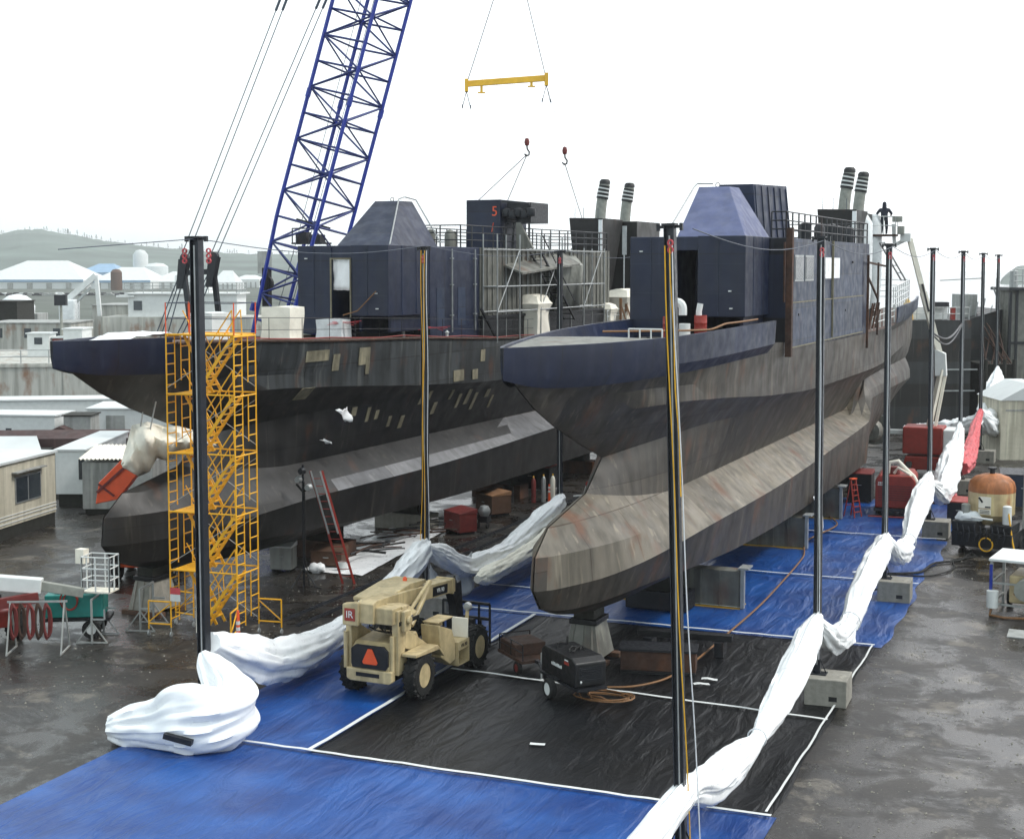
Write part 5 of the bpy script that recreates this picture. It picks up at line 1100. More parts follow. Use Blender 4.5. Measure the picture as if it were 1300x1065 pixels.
# right ship fore deck
t = thing('vent_pipe', 'white gooseneck vents with red drum bases on the right ship foredeck', 'vent pipe', on(SR, -.35, 17.3, 10.15), SR.rotation_euler.z)
g = MB(); goose_pipe(g, 0, 0, 0, 1.45, .17); g.build('gooseneck', 'whitep', t, smooth=True); g = MB(); g.tube([(1.0, .3, 0), (1.0, .3, 1.1), (1.05, .32, 1.4)], .12, 10); g.build('pipe', 'whitep', t, smooth=True)
for i, (x, y, r, h, m_, lab) in enumerate(((-.3, 16.9, .28, .85, 'red', 'left red drum beside the white gooseneck vent on the right ship'), (.75, 17.5, .25, .9, 'red', 'right red drum behind the white bucket on the right ship'), (.35, 16.7, .22, .6, 'whitep', 'dirty white bucket between the red drums on the right ship'))):
    g = MB(); g.lathe([(0, 0), (r, 0), (r, h*.33), (r*1.04, h*.35), (r, h*.37), (r, h*.66), (r*1.04, h*.68), (r, h*.7), (r, h), (r*.9, h), (r*.88, h-.03), (0, h-.03)], n=16); o = g.build('drum', m_, None, smooth=35); o.location = on(SR, x, y, 10.2); tag(o, lab, 'drum')
curve_hose('air_hose', 'orange hose trailing along the right ship deck behind the bulwark', [on(SR, b, a, 10.72 if a < 15 else 10.9) for b, a in ((2.5, 19.5), (2.55, 17), (2.5, 15), (2.2, 13.5), (1.6, 12.5), (.4, 11.5), (-.8, 10.6))], .04, 'hose')
t = thing('mooring_cleat', 'white painted mooring rail on the right ship foredeck beside the nearest post', 'cleat', on(SR, .9, 10.2, 10.1), SR.rotation_euler.z)
g = MB()
for k in range(4): g.bar((k*.4-.6, 0, 0), (k*.4-.6, 0, .75), .03)
g.bar((-.6, 0, .75), (.6, 0, .75), .03); g.bar((-.6, 0, .4), (.6, 0, .4), .03); g.build('rail', 'whitep', t)
# loose white scraps on the hull sides
for i, (s, a, z, b, sz, lab) in enumerate(((SL, 14.8, 7.2, 2.5, .55, 'torn white plastic scrap caught on the left hull side'), (SL, 14.4, 5.9, 1.75, .22, 'small white scrap stuck on the left hull below the torn plastic'), (SR, 30.5, 2.4, 2.75, 1.0, 'long torn white plastic strip hanging under the right hull behind the second post'))):
    g = MB(); rows = []
    for j in range(6): rows.append([(.1*math.sin(j+i_*.8), (i_/5-.5)*sz*(1-j*.13)*2+j*.12, -j*sz*(.22 if i < 2 else .42)+.1*noise.noise(Vector((i_*.7, j, i)))) for i_ in range(6)])
    g.grid(rows); o = g.build('plastic_scrap', 'white', None, smooth=60, solid=.01); o.location = on(s, b, a, z); o.rotation_euler = s.rotation_euler; tag(o, lab, 'plastic scrap')

# ------------------------------------------------------------ between the ships
for k, x in enumerate((-27.0, -27.9)):
    g = MB(); g.bx(-.08, .08, -1, 42, 0, .05); g.bx(-.03, .03, -1, 42, .05, .09); o = g.build('ground_rail', 'post'); o.location = (x, 47, 0); o.rotation_euler = (0, 0, R(-.6)); tag(o, ['right-hand', 'left-hand'][k]+' steel rail set in the yard between the two ships', 'rail track')
g = MB(); rows = []
for i in range(26): rows.append([(-31.8-i*.05+j*.36, 54.6+i*.46, .03+.10*abs(noise.noise(Vector((j*.5, i*.4, 3))))) for j in range(9)])
g.grid(rows); tag(g.build('plastic_sheet', 'white', None, smooth=60), 'dirty white plastic sheet on the ground under the left ship, covered in scrap bars', 'plastic sheet')
for i in range(26):
    L_ = random.uniform(1.2, 3.4); a = random.gauss(.75, .45); x, y = random.uniform(-31.8, -29.4), random.uniform(57, 66.5)
    g = MB(); m_ = random.choice((0, .15, .3)); g.tube([(-L_/2, 0, 0), (-L_/6, m_*.5, .02), (L_/6, m_*.6, .03), (L_/2, 0, .0)], random.choice((.03, .045, .06)), 5); o = g.build('scrap_bar', random.choice(('dark_steel', 'rustm', 'rubber'))); o.location = (x, y, .16+i*.018); o.rotation_euler = (0, R(random.uniform(-4, 4)), math.pi/2-a)
    tag(o, 'dark scrap bar lying in the pile on the white sheet under the left ship', 'scrap bar', 'scrap bars on the white sheet')
def toolbox(loc, rz, w_, d_, H, m1_, label, lidm=None, name='tool_chest', cat='tool chest'):
    t = thing(name, label, cat, loc, rz)
    MB().bx(-w_/2, w_/2, -d_/2, d_/2, .12, H-.1).build('body', m1_, t, bevel=.02)
    MB().hexa([(-w_/2-.02, -d_/2-.02, H-.095), (w_/2+.02, -d_/2-.02, H-.095), (w_/2+.02, d_/2+.02, H-.095), (-w_/2-.02, d_/2+.02, H-.095), (-w_/2-.02, -d_/2-.02, H-.04), (w_/2+.02, -d_/2-.02, H-.04), (w_/2+.02, d_/2+.02, H+.12), (-w_/2-.02, d_/2+.02, H+.12)]).build('lid', lidm or m1_, t, bevel=.015)
    for s in (-1, 1): MB().bx(s*w_*.35-.06, s*w_*.35+.06, -d_/2, d_/2, 0, .118).build('skid', 'dark_steel', t)
    g = MB(); g.bar((-.12, -d_/2-.04, H*.6), (.12, -d_/2-.04, H*.6), .02); g.build('handle', 'galv', t); return t
toolbox((-29.3, 65.6, 0), R(-35), 1.5, 1.0, 1.1, 'dred', 'dark red steel job box under the left ship beside the walkway')
toolbox((-29.9, 71.2, 0), R(-35), 1.6, 1.2, 1.15, 'brown', 'brown plywood box behind the red job box', 'wood', 'wooden_box', 'wooden box')
toolbox((-31.2, 55.9, 0), R(10), 1.4, .9, .8, 'brown', 'low brown crate under the left ship right of the grey cabinet', 'brown', 'wooden_box', 'wooden box')
toolbox((-32.6, 54.4, 0), R(12), .95, .8, 1.15, 'siding2', 'pale grey ribbed cabinet under the left ship hull', 'whitep', 'cabinet', 'cabinet')
g = MB(); g.lathe([(0, 0), (.16, 0), (.19, .42), (.17, .42), (.155, .05), (0, .05)], n=14); o = g.build('bucket', 'whitep', None, smooth=40); o.location = (-30.2, 55.2, 0); tag(o, 'white bucket beside the brown crate under the left ship', 'bucket')
g = MB(); g.lathe([(0, 0), (.16, 0), (.19, .42), (.17, .42), (.155, .05), (0, .05)], n=14); o = g.build('bucket', 'whitep', None, smooth=40); o.location = (-13.3, 76.4, 1.76); tag(o, 'white bucket on the third keel support beside the red stepladder', 'bucket')
o = roll('plastic_bag', 'crumpled white bag on the ground in front of the brown crate', [(-31.4, 54.5, .1, .05), (-31.2, 54.5, .2, .24), (-30.9, 54.6, .2, .22), (-30.7, 54.6, .1, .04)], seed=31, n=16, nr=16, grp=None)
t = thing('gas_tank', 'round silver tank on a small frame beside the red job box', 'tank', (-28.7, 67.2, 0), 0); MB().lathe([(0, .55), (.2, .6), (.3, .78), (.3, .92), (.2, 1.1), (0, 1.15)], n=16).build('vessel', 'galv', t, smooth=True); MB().bx(-.25, .25, -.25, .25, .3, .6).build('frame', 'dark_steel', t)
for x in (-.25, .25): MB().lathe([(0, -.04), (.15, -.04), (.15, .04), (0, .04)], (x, -.2, .15), 12, axis='X').build('wheel', 'rubber', t)
def gas_bottle(x, y, H, r, m_, lab):
    t = thing('gas_cylinder', lab, 'gas cylinder', (x, y, 0), 0, 'gas cylinders between the ships'); MB().lathe([(0, 0), (r, 0), (r, H*.8), (r*.7, H*.9), (.03, H*.95), (0, H*.95)], n=14).build('bottle', m_, t, smooth=40); MB().lathe([(.04, H*.95), (.05, H), (0, H+.03)], n=8).build('valve', 'ylw2', t)
for q in ((-28.9, 76.0, 1.5, .13, 'galv', 'grey gas cylinder, left one behind the far channelizer'), (-28.5, 76.4, 1.5, .13, 'cream', 'cream gas cylinder, right one behind the far channelizer'), (-29.3, 75.5, 1.45, .13, 'dred', 'red-brown gas cylinder, leftmost behind the far channelizer')): gas_bottle(*q)
for i, (x, y, lab) in enumerate(((-30.6, 75.0, 'black drum under the left ship near the gas cylinders'), (-31.4, 76.5, 'second black drum, farther under the left ship near the gas cylinders'))):
    g = MB(); g.lathe([(0, 0), (.3, 0), (.3, .29), (.32, .3), (.3, .31), (.3, .59), (.32, .6), (.3, .61), (.3, .9), (0, .9)], n=16); o = g.build('drum', 'black', None, smooth=35); o.location = (x, y, 0); tag(o, lab, 'drum')
o = toolbox((-31.0, 80, 0), 0, 2.4, 1.4, 1.5, 'dark_steel', 'dark steel machine skid under the aft part of the left ship', 'red', 'machine_skid', 'machine')
toolbox((-28.6, 88, 0), R(-20), 2.0, 1.4, 1.5, 'brownroof', 'brown steel container behind the dark post between the ships', None, 'steel_box', 'steel box')
toolbox((-25.9, 91, 0), R(-10), 1.8, 1.4, 1.7, 'siding2', 'grey steel box far behind the right bow between the ships', None, 'steel_box', 'steel box')
t = thing('gas_hose_reel', 'white bagged valve manifold on the walkway behind the right bow', 'manifold', (-25.8, 74.5, 0), 0); MB().lathe([(.0, 0), (.3, .05), (.34, .5), (.22, .9), (.12, 1.25), (0, 1.3)], n=14).build('bag', 'white', t, smooth=True); MB().lathe([(.1, 1.2), (.13, 1.4), (.05, 1.5), (0, 1.5)], n=10).build('valve', 'red', t, smooth=True)
for k, (p, q, lab) in enumerate((((-27.5, 77, .25), (-24.5, 80.2, .25), 'white-topped timber rail lying aslant behind the channelizer'), ((-23.9, 72, 1.5), (-23.2, 76.5, 1.8), 'thin white pole sticking out past the right bow bulb'), ((-25.4, 90, 3.0), (-24.4, 92.6, 3.6), 'thin white pole in the dark gap under the right bow'))):
    g = MB(); g.bar(p, q, .045); o = g.build('pole', 'whitep'); tag(o, lab, 'pole')
g = MB()
for x in (-.35, .35): g.beam((x, 0, 0), (x, 0, 6.2), .06)
for k in range(12): g.bar((-.35, 0, .4+k*.5), (.35, 0, .4+k*.5), .022)
o = g.build('ladder', 'beige'); o.location = (-22.6, 70.5, 0); o.rotation_euler = (R(-6), 0, R(20)); tag(o, 'tall tan ladder standing right of the dark post behind the right bow', 'ladder')
t = thing('extension_ladder', 'long red extension ladder leaning on the left hull', 'ladder', (-28.75, 53.1, 0), 0)
d_ = Vector((-.9, -1.0, 4.75)); sd = Vector((.93, .37, 0))*.24
g = MB()
for s in (-1, 1): g.beam(sd*s, d_+sd*s, .05, .09)
g.build('rail', 'red', t); 
for k in range(1, 15): MB().bar(d_*k/15-sd, d_*k/15+sd, .018).build('rung', 'red', t)
g = MB()
for s in (-1, 1): g.beam(d_*.45+sd*s*.8-Vector((0, .06, 0)), d_*1.0+sd*s*.8-Vector((0, .06, 0)), .04, .07)
g.build('upper_rail', 'galv', t)
t = thing('light_mast', 'thin dark mast with lamps and hanging hoses beside the red extension ladder', 'light mast', (-30.15, 51.9, 0), 0)
g = MB(); g.bar((0, 0, 0), (0, 0, 5.0), .05); 
for a in range(3): g.bar((0, 0, .8), (.6*math.cos(a*2.1), .6*math.sin(a*2.1), 0), .025)
g.build('mast', 'dark_steel', t)
for x, z in ((-.15, 4.4), (.3, 4.1), (.0, 4.75)): MB().lathe([(0, -.1), (.12, -.1), (.16, .08), (0, .1)], (x, -.1, z), 12, axis='Y').build('lamp', 'galv' if x else 'dark_steel', t, smooth=30)
g = MB(); g.tube([(.05, 0, 4.3), (.12, -.05, 3), (.1, -.1, 1.5), (.3, -.1, .1), (.9, -.2, .05)], .03, 6); g.tube([(-.3, 0, 4.2), (0, 0, 3.9), (.35, 0, 4.1)], .05, 6); g.build('hose', 'rubber', t)

# ------------------------------------------------------------ right-hand machines
def stepladder(loc, rz, H, label):
    t = thing('stepladder', label, 'ladder', loc, rz)
    for nm, y0, m_ in (('front_frame', -.35, 'red'), ('rear_frame', .35, 'red')):
        g = MB()
        for s in (-1, 1): g.beam((s*.28, y0, 0), (s*.18, 0, H), .06, .04)
        for k in range(1, 7):
            q = k/7; 
            if nm == 'front_frame': g.bx(-.27+.1*q, .27-.1*q, y0*(1-q)-.06, y0*(1-q)+.06, H*q-.015, H*q+.015)
        if nm == 'rear_frame': g.bar((-.25, y0*.7, H*.3), (.25, y0*.7, H*.3), .02)
        g.build(nm, m_, t)
    MB().bx(-.2, .2, -.1, .12, H, H+.05).build('top_step', 'orange', t)
stepladder((-12.15, 77.0, .08), R(60), 1.95, 'red wooden stepladder beside the third keel support')
def red_compressor():
    t = thing('air_compressor', 'dull red compressor with pale hose on top, at the end of the tarpaulins', 'compressor', (-10.25, 79.4, .06), R(4))
    g = MB(); g.prism([(-1.0, .45), (-1.0, 1.9), (-.8, 2.15), (.8, 2.15), (1.0, 1.9), (1.0, .45)], -1.6, 1.6, 'Y'); b = g.build('housing', 'red', t, bevel=.06)
    g = MB()
    for k in range(7): g.bx(-.85, .85, -1.62, -1.601, .85+k*.12, .91+k*.12)
    g.build('grille', 'dred', b)
    g = MB()
    for k in range(5): g.bx(-.85+k*.09, -.79+k*.09, -1.63, -1.602, 1.72, 1.80)
    for k in range(6): g.bx(-.87+k*.09, -.80+k*.09, -1.63, -1.602, 1.62, 1.68)
    g.build('lettering', 'whitep', b)
    for x in (-.9, .9): wheel(t, x, -.7, .36, .22, rim='dred', tread=False); wheel(t, x, .8, .36, .22, rim='dred', tread=False)
    MB().bx(-1.05, 1.05, -1.75, 1.75, .3, .44).build('frame', 'dark_steel', t)
    g = MB(); g.tube([(-.4, -1, 2.2), (-.35, -1, 2.75), (.1, -1, 2.85), (.5, -1.05, 2.45), (.9, -1.2, 2.1), (1.25, -1.3, 1.5), (1.3, -1.3, .8)], .1, 8); g.tube([(-.1, -1, 2.2), (.1, -1.1, 2.5), (.7, -1.3, 2.2), (1.1, -1.5, 1.2)], .08, 8); g.build('air_duct', 'cream', t, smooth=True)
    MB().lathe([(0, 2.15), (.3, 2.16), (.28, 2.5), (0, 2.55)], (-.1, -.7, 0), 12).build('filter_bowl', 'dred', t, smooth=40)
    g = MB(); g.bar((-1.3, -2.0, .05), (1.9, -2.0, .05), .04); g.build('tow_bar', 'red', t)
red_compressor()
toolbox((-12.6, 82.5, 0), 0, 1.3, 1.1, 1.7, 'black', 'black machine cabinet left of the red compressor', 'dred', 'machine_cabinet', 'machine')
t = thing('pallet_stack', 'pallet of red and white bags behind the red compressor', 'pallet', (-8.9, 83.8, 0), 0)
MB().bx(-1.3, 1.3, -.7, .7, 0, .15).build('pallet', 'wood', t)
for i in range(6):
    g = MB(); x = -1.0+(i % 3)*.95; z = .17+.45*(i//3); g.hexa([(x-.42, -.5, z), (x+.42, -.5, z), (x+.42, .5, z), (x-.42, .5, z), (x-.36, -.44, z+.42), (x+.36, -.44, z+.42), (x+.36, .44, z+.42), (x-.36, .44, z+.42)]); g.build('bag', ('pink', 'whitep', 'pink', 'whitep', 'pink', 'whitep')[i], t, bevel=.1)
def tank_machine():
    t = thing('tank_trailer', 'rusty orange-topped tank mounted on a black machinery trailer', 'tank machine', (-4.9, 70.3, 0), R(-12))
    MB().bx(-1.35, 1.35, -1.3, 1.5, .35, 1.05).build('frame', 'black', t, bevel=.04)
    g = MB(); g.bx(-1.35, -.25, -1.32, .2, 1.05, 1.5); g.bx(.35, 1.3, -1.2, .2, 1.05, 1.45); g.build('engine', 'black', t, bevel=.05)
    g = MB(); g.lathe([(0, 1.2), (.55, 1.25), (1.03, 1.75), (1.04, 2.75)], (0, .2, 0), 28); tk = g.build('tank', 'tank', t, smooth=35)
    g = MB(); g.lathe([(1.045, 2.75), (1.05, 2.95), (.98, 3.2), (.75, 3.42), (.4, 3.54), (0, 3.58)], (0, .2, 0), 28); g.build('dome', 'tan_rust', tk, smooth=50)
    g = MB(); g.lathe([(.12, 3.5), (.12, 3.75), (.2, 3.76), (.2, 3.84), (0, 3.85)], (0, .2, 0), 12); g.build('hatch', 'dark_steel', tk, smooth=30)
    # label: pale square with dark corner chevrons
    g = MB(); g.bx(-.28, .28, -.875, -.855, 2.1, 2.62, 0)
    g.beam((-.26, -.885, 2.58), (-.1, -.885, 2.36), .02, .08, 1); g.beam((.02, -.885, 2.16), (.26, -.885, 2.16), .02, .06, 1)
    g.bx(-.28, .28, -.875, -.855, 1.82, 2.05, 0)
    for k in range(3): g.bx(-.22, .22, -.885, -.875, 1.86+k*.06, 1.885+k*.06, 1)
    g.build('label_plate', ['cream', 'black'], tk)
    for x, h in ((-.85, .75), (1.0, .8)): g = MB(); g.lathe([(0, 1.45), (.2, 1.46), (.2, 1.45+h), (.12, 1.5+h), (0, 1.5+h)], (x, -.85, 0), 14); g.build('air_filter', 'whitep' if x > 0 else 'duct', t, smooth=40)
    g = MB(); g.bar((-.45, -1.35, 1.72), (.5, -1.35, 1.68), .05); g.build('exhaust_bar', 'whitep', t, smooth=True)
    g = MB()
    for k in range(9): g.tube([(-1.1+k*.26, -1.36, 1.4-.05*(k % 3)), (-1.0+k*.26, -1.45, 1.0), (-1.1+k*.26, -1.4, .6)], .04, 6)
    for k in range(6): g.lathe([(0, 0), (.08, .01), (.08, .1), (0, .11)], (-.9+k*.35, -1.42, .9), 8)
    g.build('pipework', 'dark_steel', t, smooth=40)
    g = MB(); g.tube([(.25+.3*math.cos(a), -1.42, .55+.3*math.sin(a)) for a in [i*math.pi/9 for i in range(19)]], .035, 6); g.tube([(1.05, -.9, 2.2), (1.2, -1.1, 1.6), (1.35, -1.2, .8), (1.5, -1.3, .3)], .04, 6); g.build('yellow_hose', 'rope_y', t, smooth=True)
    for x in (-1.3, 1.3): wheel(t, x, .3, .42, .26, rim='dark_steel', tread=False)
    o = roll('film_cover', 'x', [(-1.3, -1.0, 1.55, .05), (-1.0, -.9, 1.6, .3), (-.5, -.8, 1.62, .3), (-.1, -.8, 1.55, .05)], mt='film', seed=40, n=14, nr=16, grp=None)
    for k_ in ('label', 'category'): 
        if k_ in o: del o[k_]
    o.parent = t
tank_machine()
def pump_rack():
    t = thing('pump_rack', 'pale steel rack with white top and looping orange hose at the right edge', 'rack', (-2.75, 58.4, 0), R(-8))
    g = MB(); g.bx(-1.1, 1.3, -1.2, 1.2, 2.02, 2.12); g.build('top', 'whitep', t, bevel=.02)
    g = MB()
    for x in (-1.0, 1.2):
        for y in (-1.1, 1.1): g.beam((x, y, 0), (x, y, 2.02), .1)
    for z in (.4, 1.2): g.beam((-1, -1.1, z), (1.2, -1.1, z), .07); g.beam((-1, -1.1, z), (-1, 1.1, z), .07)
    g.build('frame', 'siding2', t)
    g = MB(); g.bx(-.4, 1.0, -.9, .9, .45, 1.5); g.build('pump', 'beige', t, bevel=.06)
    g = MB(); g.lathe([(0, -.7), (.4, -.68), (.4, .3), (0, .35)], (.3, -.9, 1.1), 14, axis='Y'); g.build('motor', 'duct', t, smooth=40)
    g = MB(); g.lathe([(0, .3), (.22, .32), (.22, .95), (0, .97)], (-.9, -1.35, 0), 12); g.build('bottle', 'whitep', t, smooth=40)
    g = MB(); g.bar((-1.0, -1.2, 1.9), (-1.0, -1.2, .9), .06); g.build('pipe', 'blue', t)
    g = MB(); g.tube([(-.9, -1.4, .4), (-.95, -1.5, .05), (-.4, -1.7, .05), (.3, -1.7, .1), (.8, -1.6, .4), (.7, -1.5, 1.1), (.2, -1.45, 1.3), (-.1, -1.45, .9)], .05, 8); g.build('hose', 'hose', t, smooth=True)
    for x in (-.7, .9): wheel(t, x, .9, .3, .18, rim='dark_steel', tread=False)
pump_rack()
toolbox((-2.6, 71.5, 0), R(-10), 1.6, 1.6, 3.9, 'siding2', 'tall grey cabinet at the right edge beyond the tank machine', 'siding2', 'cabinet', 'cabinet')
toolbox((-6.9, 77.5, 0), 0, 1.1, .9, 1.2, 'dark_steel', 'dark pump box beside the fifth concrete block', 'red', 'pump_box', 'machine')
toolbox((-5.6, 79.5, 0), 0, 1.8, 1.2, 1.6, 'black', 'black machinery box behind the tank machine', 'siding2', 'pump_box', 'machine')
toolbox((-4.2, 84, 0), R(5), 2.4, 1.6, 1.9, 'slate', 'dark blue steel box behind the rusty tank', 'dark_steel', 'steel_box', 'steel box')
o = MB().bx(-.5, .5, -.6, .6, 0, .03).build('steel_plate', 'siding2'); o.location = (-2.6, 54.6, .0); tag(o, 'grey steel plate lying on the concrete at the right edge', 'steel plate')

# ------------------------------------------------------------ left foreground: pipe stands, teal welder, hose rack, boom and baskets
def pipe_stand(loc, rz, label):
    t = thing('pipe_stand', label, 'pipe stand', loc, rz, 'pipe stands on the left')
    for y in (0, 1.3):
        g = MB(); g.beam((0, y, 0), (0, y, 1.55), .06); g.beam((-.55, y, .04), (.55, y, .04), .05); g.beam((-.52, y, .05), (0, y, .75), .04); g.beam((.52, y, .05), (0, y, .75), .04); g.build('leg_frame', 'galv' if y else 'siding2', t)
    g = MB(); g.beam((0, 0, 1.53), (0, 1.3, 1.53), .06); g.beam((0, 0, .85), (.45, 0, .85), .05); g.beam((.45, 0, .85), (.45, 0, 1.2), .05); g.beam((0, 1.3, .95), (.45, 1.3, .95), .05); g.build('top_bar', 'galv', t)
pipe_stand((-32.35, 41.2, 0), R(20), 'nearer grey pipe stand with triangular feet left of the yellow scaffold')
pipe_stand((-31.8, 43.2, 0), R(15), 'farther pipe stand with triangular feet behind the first')
def teal_welder():
    t = thing('welding_trailer', 'teal welding machine on a two-wheel trailer at the left edge', 'trailer', (-33.6, 42.0, 0), R(28))
    g = MB(); g.bx(-1.0, 1.0, -.55, .55, .75, 1.55); b = g.build('housing', 'teal', t, bevel=.04)
    g = MB(); g.bx(-.7, .7, -.3, .3, 1.55, 1.62); g.lathe([(.08, 1.55), (.08, 1.8), (0, 1.82)], (.5, .1, 0), 10); g.build('top_fitting', 'galv', b)
    MB().bx(-1.2, 1.2, -.5, .5, .6, .72).build('frame', 'black', t)
    for y in (-.62, .62):
        g = MB(); g.lathe([(.17, -.09), (.31, -.09), (.34, 0), (.31, .09), (.17, .09)], (.6, y, .34), 20, axis='Y', cap=False); w_ = g.build('wheel', 'rubber', t, smooth=30)
        g = MB(); g.lathe([(0, -.07), (.175, -.07), (.175, .07), (0, .07)], (.6, y, .34), 16, axis='Y'); g.build('rim', 'whitep', w_, smooth=30)
    g = MB(); g.tube([(-.15+.3*math.cos(a), -.62, 1.4+.35*math.sin(a)) for a in [i*math.pi/9 for i in range(19)]], .03, 6); g.tube([(-.1+.24*math.cos(a), -.66, 1.35+.3*math.sin(a)) for a in [i*math.pi/9 for i in range(19)]], .03, 6); g.build('red_cable', 'red', t, smooth=True)
teal_welder()
def hose_rack():
    t = thing('hose_rack', 'steel A-frame rack hung with brown hoses in front of the teal welder', 'rack', (-33.4, 39.7, 0), R(25))
    for x in (-.9, .9):
        g = MB(); g.beam((x, -.6, .03), (x, 0, 1.7), .05); g.beam((x, .6, .03), (x, 0, 1.7), .05); g.beam((x, -.65, .03), (x, .65, .03), .05); g.build('leg_frame', 'siding2', t)
    g = MB(); g.beam((-1.0, 0, 1.7), (1.0, 0, 1.7), .06); g.build('top_bar', 'galv', t)
    for k in range(5):
        x = -.8+k*.28; g = MB()
        for q in range(3): g.tube([(x+.03*q+(.22+.05*q)*math.sin(a)*.4, -.12-.02*q, 1.05+(.62-.05*q)*math.cos(a)) for a in [i*math.pi/8 for i in range(17)]], .035, 6)
        g.build('hose_loop', 'rustm' if k % 2 else 'dred', t, smooth=True)
hose_rack()
def low_lift():
    p0 = polar(-30, 49.5); c = polar(98, 50.5)
    t = thing('man_lift', 'pale man-lift boom reaching in low from the left with an empty wire basket', 'boom lift', (p0[0]-3, p0[1]-1.2, 0), 0)
    def rel(x, y, z): return (x-p0[0]+3, y-p0[1]+1.2, z)
    g = MB(); g.beam(rel(p0[0]-3, p0[1]-1.2, 2.6), rel(*polar(45, 50), 2.1), .42, .5); b = g.build('boom', 'whitep', t, bevel=.03)
    g = MB(); g.beam(rel(*polar(40, 50), 2.12), rel(*c, 1.75), .28, .32); g.build('inner_boom', 'duct', b, bevel=.02)
    g = MB(); g.beam(rel(*polar(-40, 49.3), 1.5), rel(*polar(40, 49.8), 1.75), .25, .35); g.build('red_arm', 'dred', t)
    MB().bx(-1.5, 1.5, -1.2, 1.2, .6, 2.2).build('turntable', 'dred', t, bevel=.05)
    for x in (-1.1, 1.1):
        for y in (-1.1, 1.2): wheel(t, x, y, .5, .35, rim='dred', tread=False)
    q = polar(122, 50.8); B = Vector(rel(*q, 1.78)); g = MB()
    rail(g, [(B.x-.5, B.y-.45, B.z), (B.x+.5, B.y-.25, B.z), (B.x+.35, B.y+.5, B.z), (B.x-.65, B.y+.3, B.z), (B.x-.5, B.y-.45, B.z)], 1.2, .025, 3, .5); g.build('basket', 'whitep', t)
    g = MB(); g.hexa([(B.x-.5, B.y-.45, B.z-.05), (B.x+.5, B.y-.25, B.z-.05), (B.x+.35, B.y+.5, B.z-.05), (B.x-.65, B.y+.3, B.z-.05), (B.x-.5, B.y-.45, B.z), (B.x+.5, B.y-.25, B.z), (B.x+.35, B.y+.5, B.z), (B.x-.65, B.y+.3, B.z)]); g.build('basket_floor', 'cream', t); MB().bx(B.x-.95, B.x-.6, B.y-.2, B.y+.1, B.z+.9, B.z+1.4).build('control_box', 'cream', t)
low_lift()
# tractor behind the hose rack (only its rear wheel and fender show)
t = thing('yard_tractor', 'red yard tractor at the left edge, only its wheel showing', 'tractor', (*polar(-22, 50.6), 0), R(60)); wheel(t, .8, 0, .55, .4, rim='dred'); wheel(t, -.8, 0, .55, .4, rim='dred'); MB().bx(-.5, .5, -.8, 2.2, .6, 1.2).build('body', 'red', t, bevel=.08); MB().bx(.5, 1.05, -.6, .6, 1.15, 1.25).build('fender', 'red', t, bevel=.03); MB().bx(-.3, .3, -.3, .3, 1.21, 1.7).build('seat', 'black', t, bevel=.05)
for x in (-.6, .6): wheel(t, x, 1.9, .35, .25, rim='dred', tread=False)
# orange lift behind the left bulb and the canvas over its basket
def orange_lift():
    p = polar(185, 62); t = thing('boom_lift', 'orange boom lift half hidden behind the left bow bulb', 'boom lift', (p[0], p[1], 0), YAW)
    MB().bx(-1.3, 1.3, -1.2, 1.2, .5, 1.5).build('chassis', 'orange', t, bevel=.06)
    for x in (-1.1, 1.1):
        for y in (-1.1, 1.1): wheel(t, x, y, .5, .35, rim='whitep', tread=False)
    g = MB(); g.prism([(-2.15, 3.05), (-2.0, 3.95), (-1.05, 4.9), (-.2, 5.4), (.5, 5.2), (-.5, 4.15), (-1.2, 3.25)], -.45, .35, 'Y'); g.build('arm_housing', 'orange', t, bevel=.04)
    g = MB(); g.beam((-2.07, -.5, 3.55), (-.9, -.5, 4.6), .05, .1); g.beam((-2.0, -.48, 3.9), (-1.35, -.48, 3.4), .05, .08); g.build('arm_rib', 'dred', t)
    g = MB(); g.beam((0, 0, 1.5), (-1.2, 0, 3.4), .5, .4); g.build('mast', 'orange', t)
orange_lift()
g = MB(); rows = []
prof = [(150, 590, 0), (158, 565, .1), (165, 540, .2), (185, 536, .35), (200, 545, .5), (222, 541, .55), (236, 548, .6), (250, 562, .6)]
low = [(152, 594), (172, 606), (186, 600), (196, 582), (208, 586), (222, 574), (236, 570), (249, 564)]
for j in range(9):
    row = []
    for i in range(29):
        q = i/28*7; k = min(6, int(q)); f = q-k; px = (prof[k][0]*(1-f)+prof[k+1][0]*f)*(1-j/8)+(low[k][0]*(1-f)+low[k+1][0]*f)*j/8; py = (prof[k][1]*(1-f)+prof[k+1][1]*f)*(1-j/8)+(low[k][1]*(1-f)+low[k+1][1]*f)*j/8
        z = 55.0-.9*math.sin(math.pi*j/8)+.45*math.sin(i*.9+j*.3)*.5+.5*noise.noise(Vector((i*.35, j*.45, 2)))+(i/28)*.3
        X, Y = polar(px, z); row.append((X, Y, 13-(py-338)*z/1880))
    rows.append(row)
g.grid(rows)
g.grid([[(x+.4*(-SY)*1.0, y+1.6*CY, z-.35) for x, y, z in rows[0]], rows[0]])
tag(g.build('canvas_tarp', 'cream', None, smooth=70, solid=.02), 'cream canvas draped over a raised lift basket in front of the left bow', 'canvas')
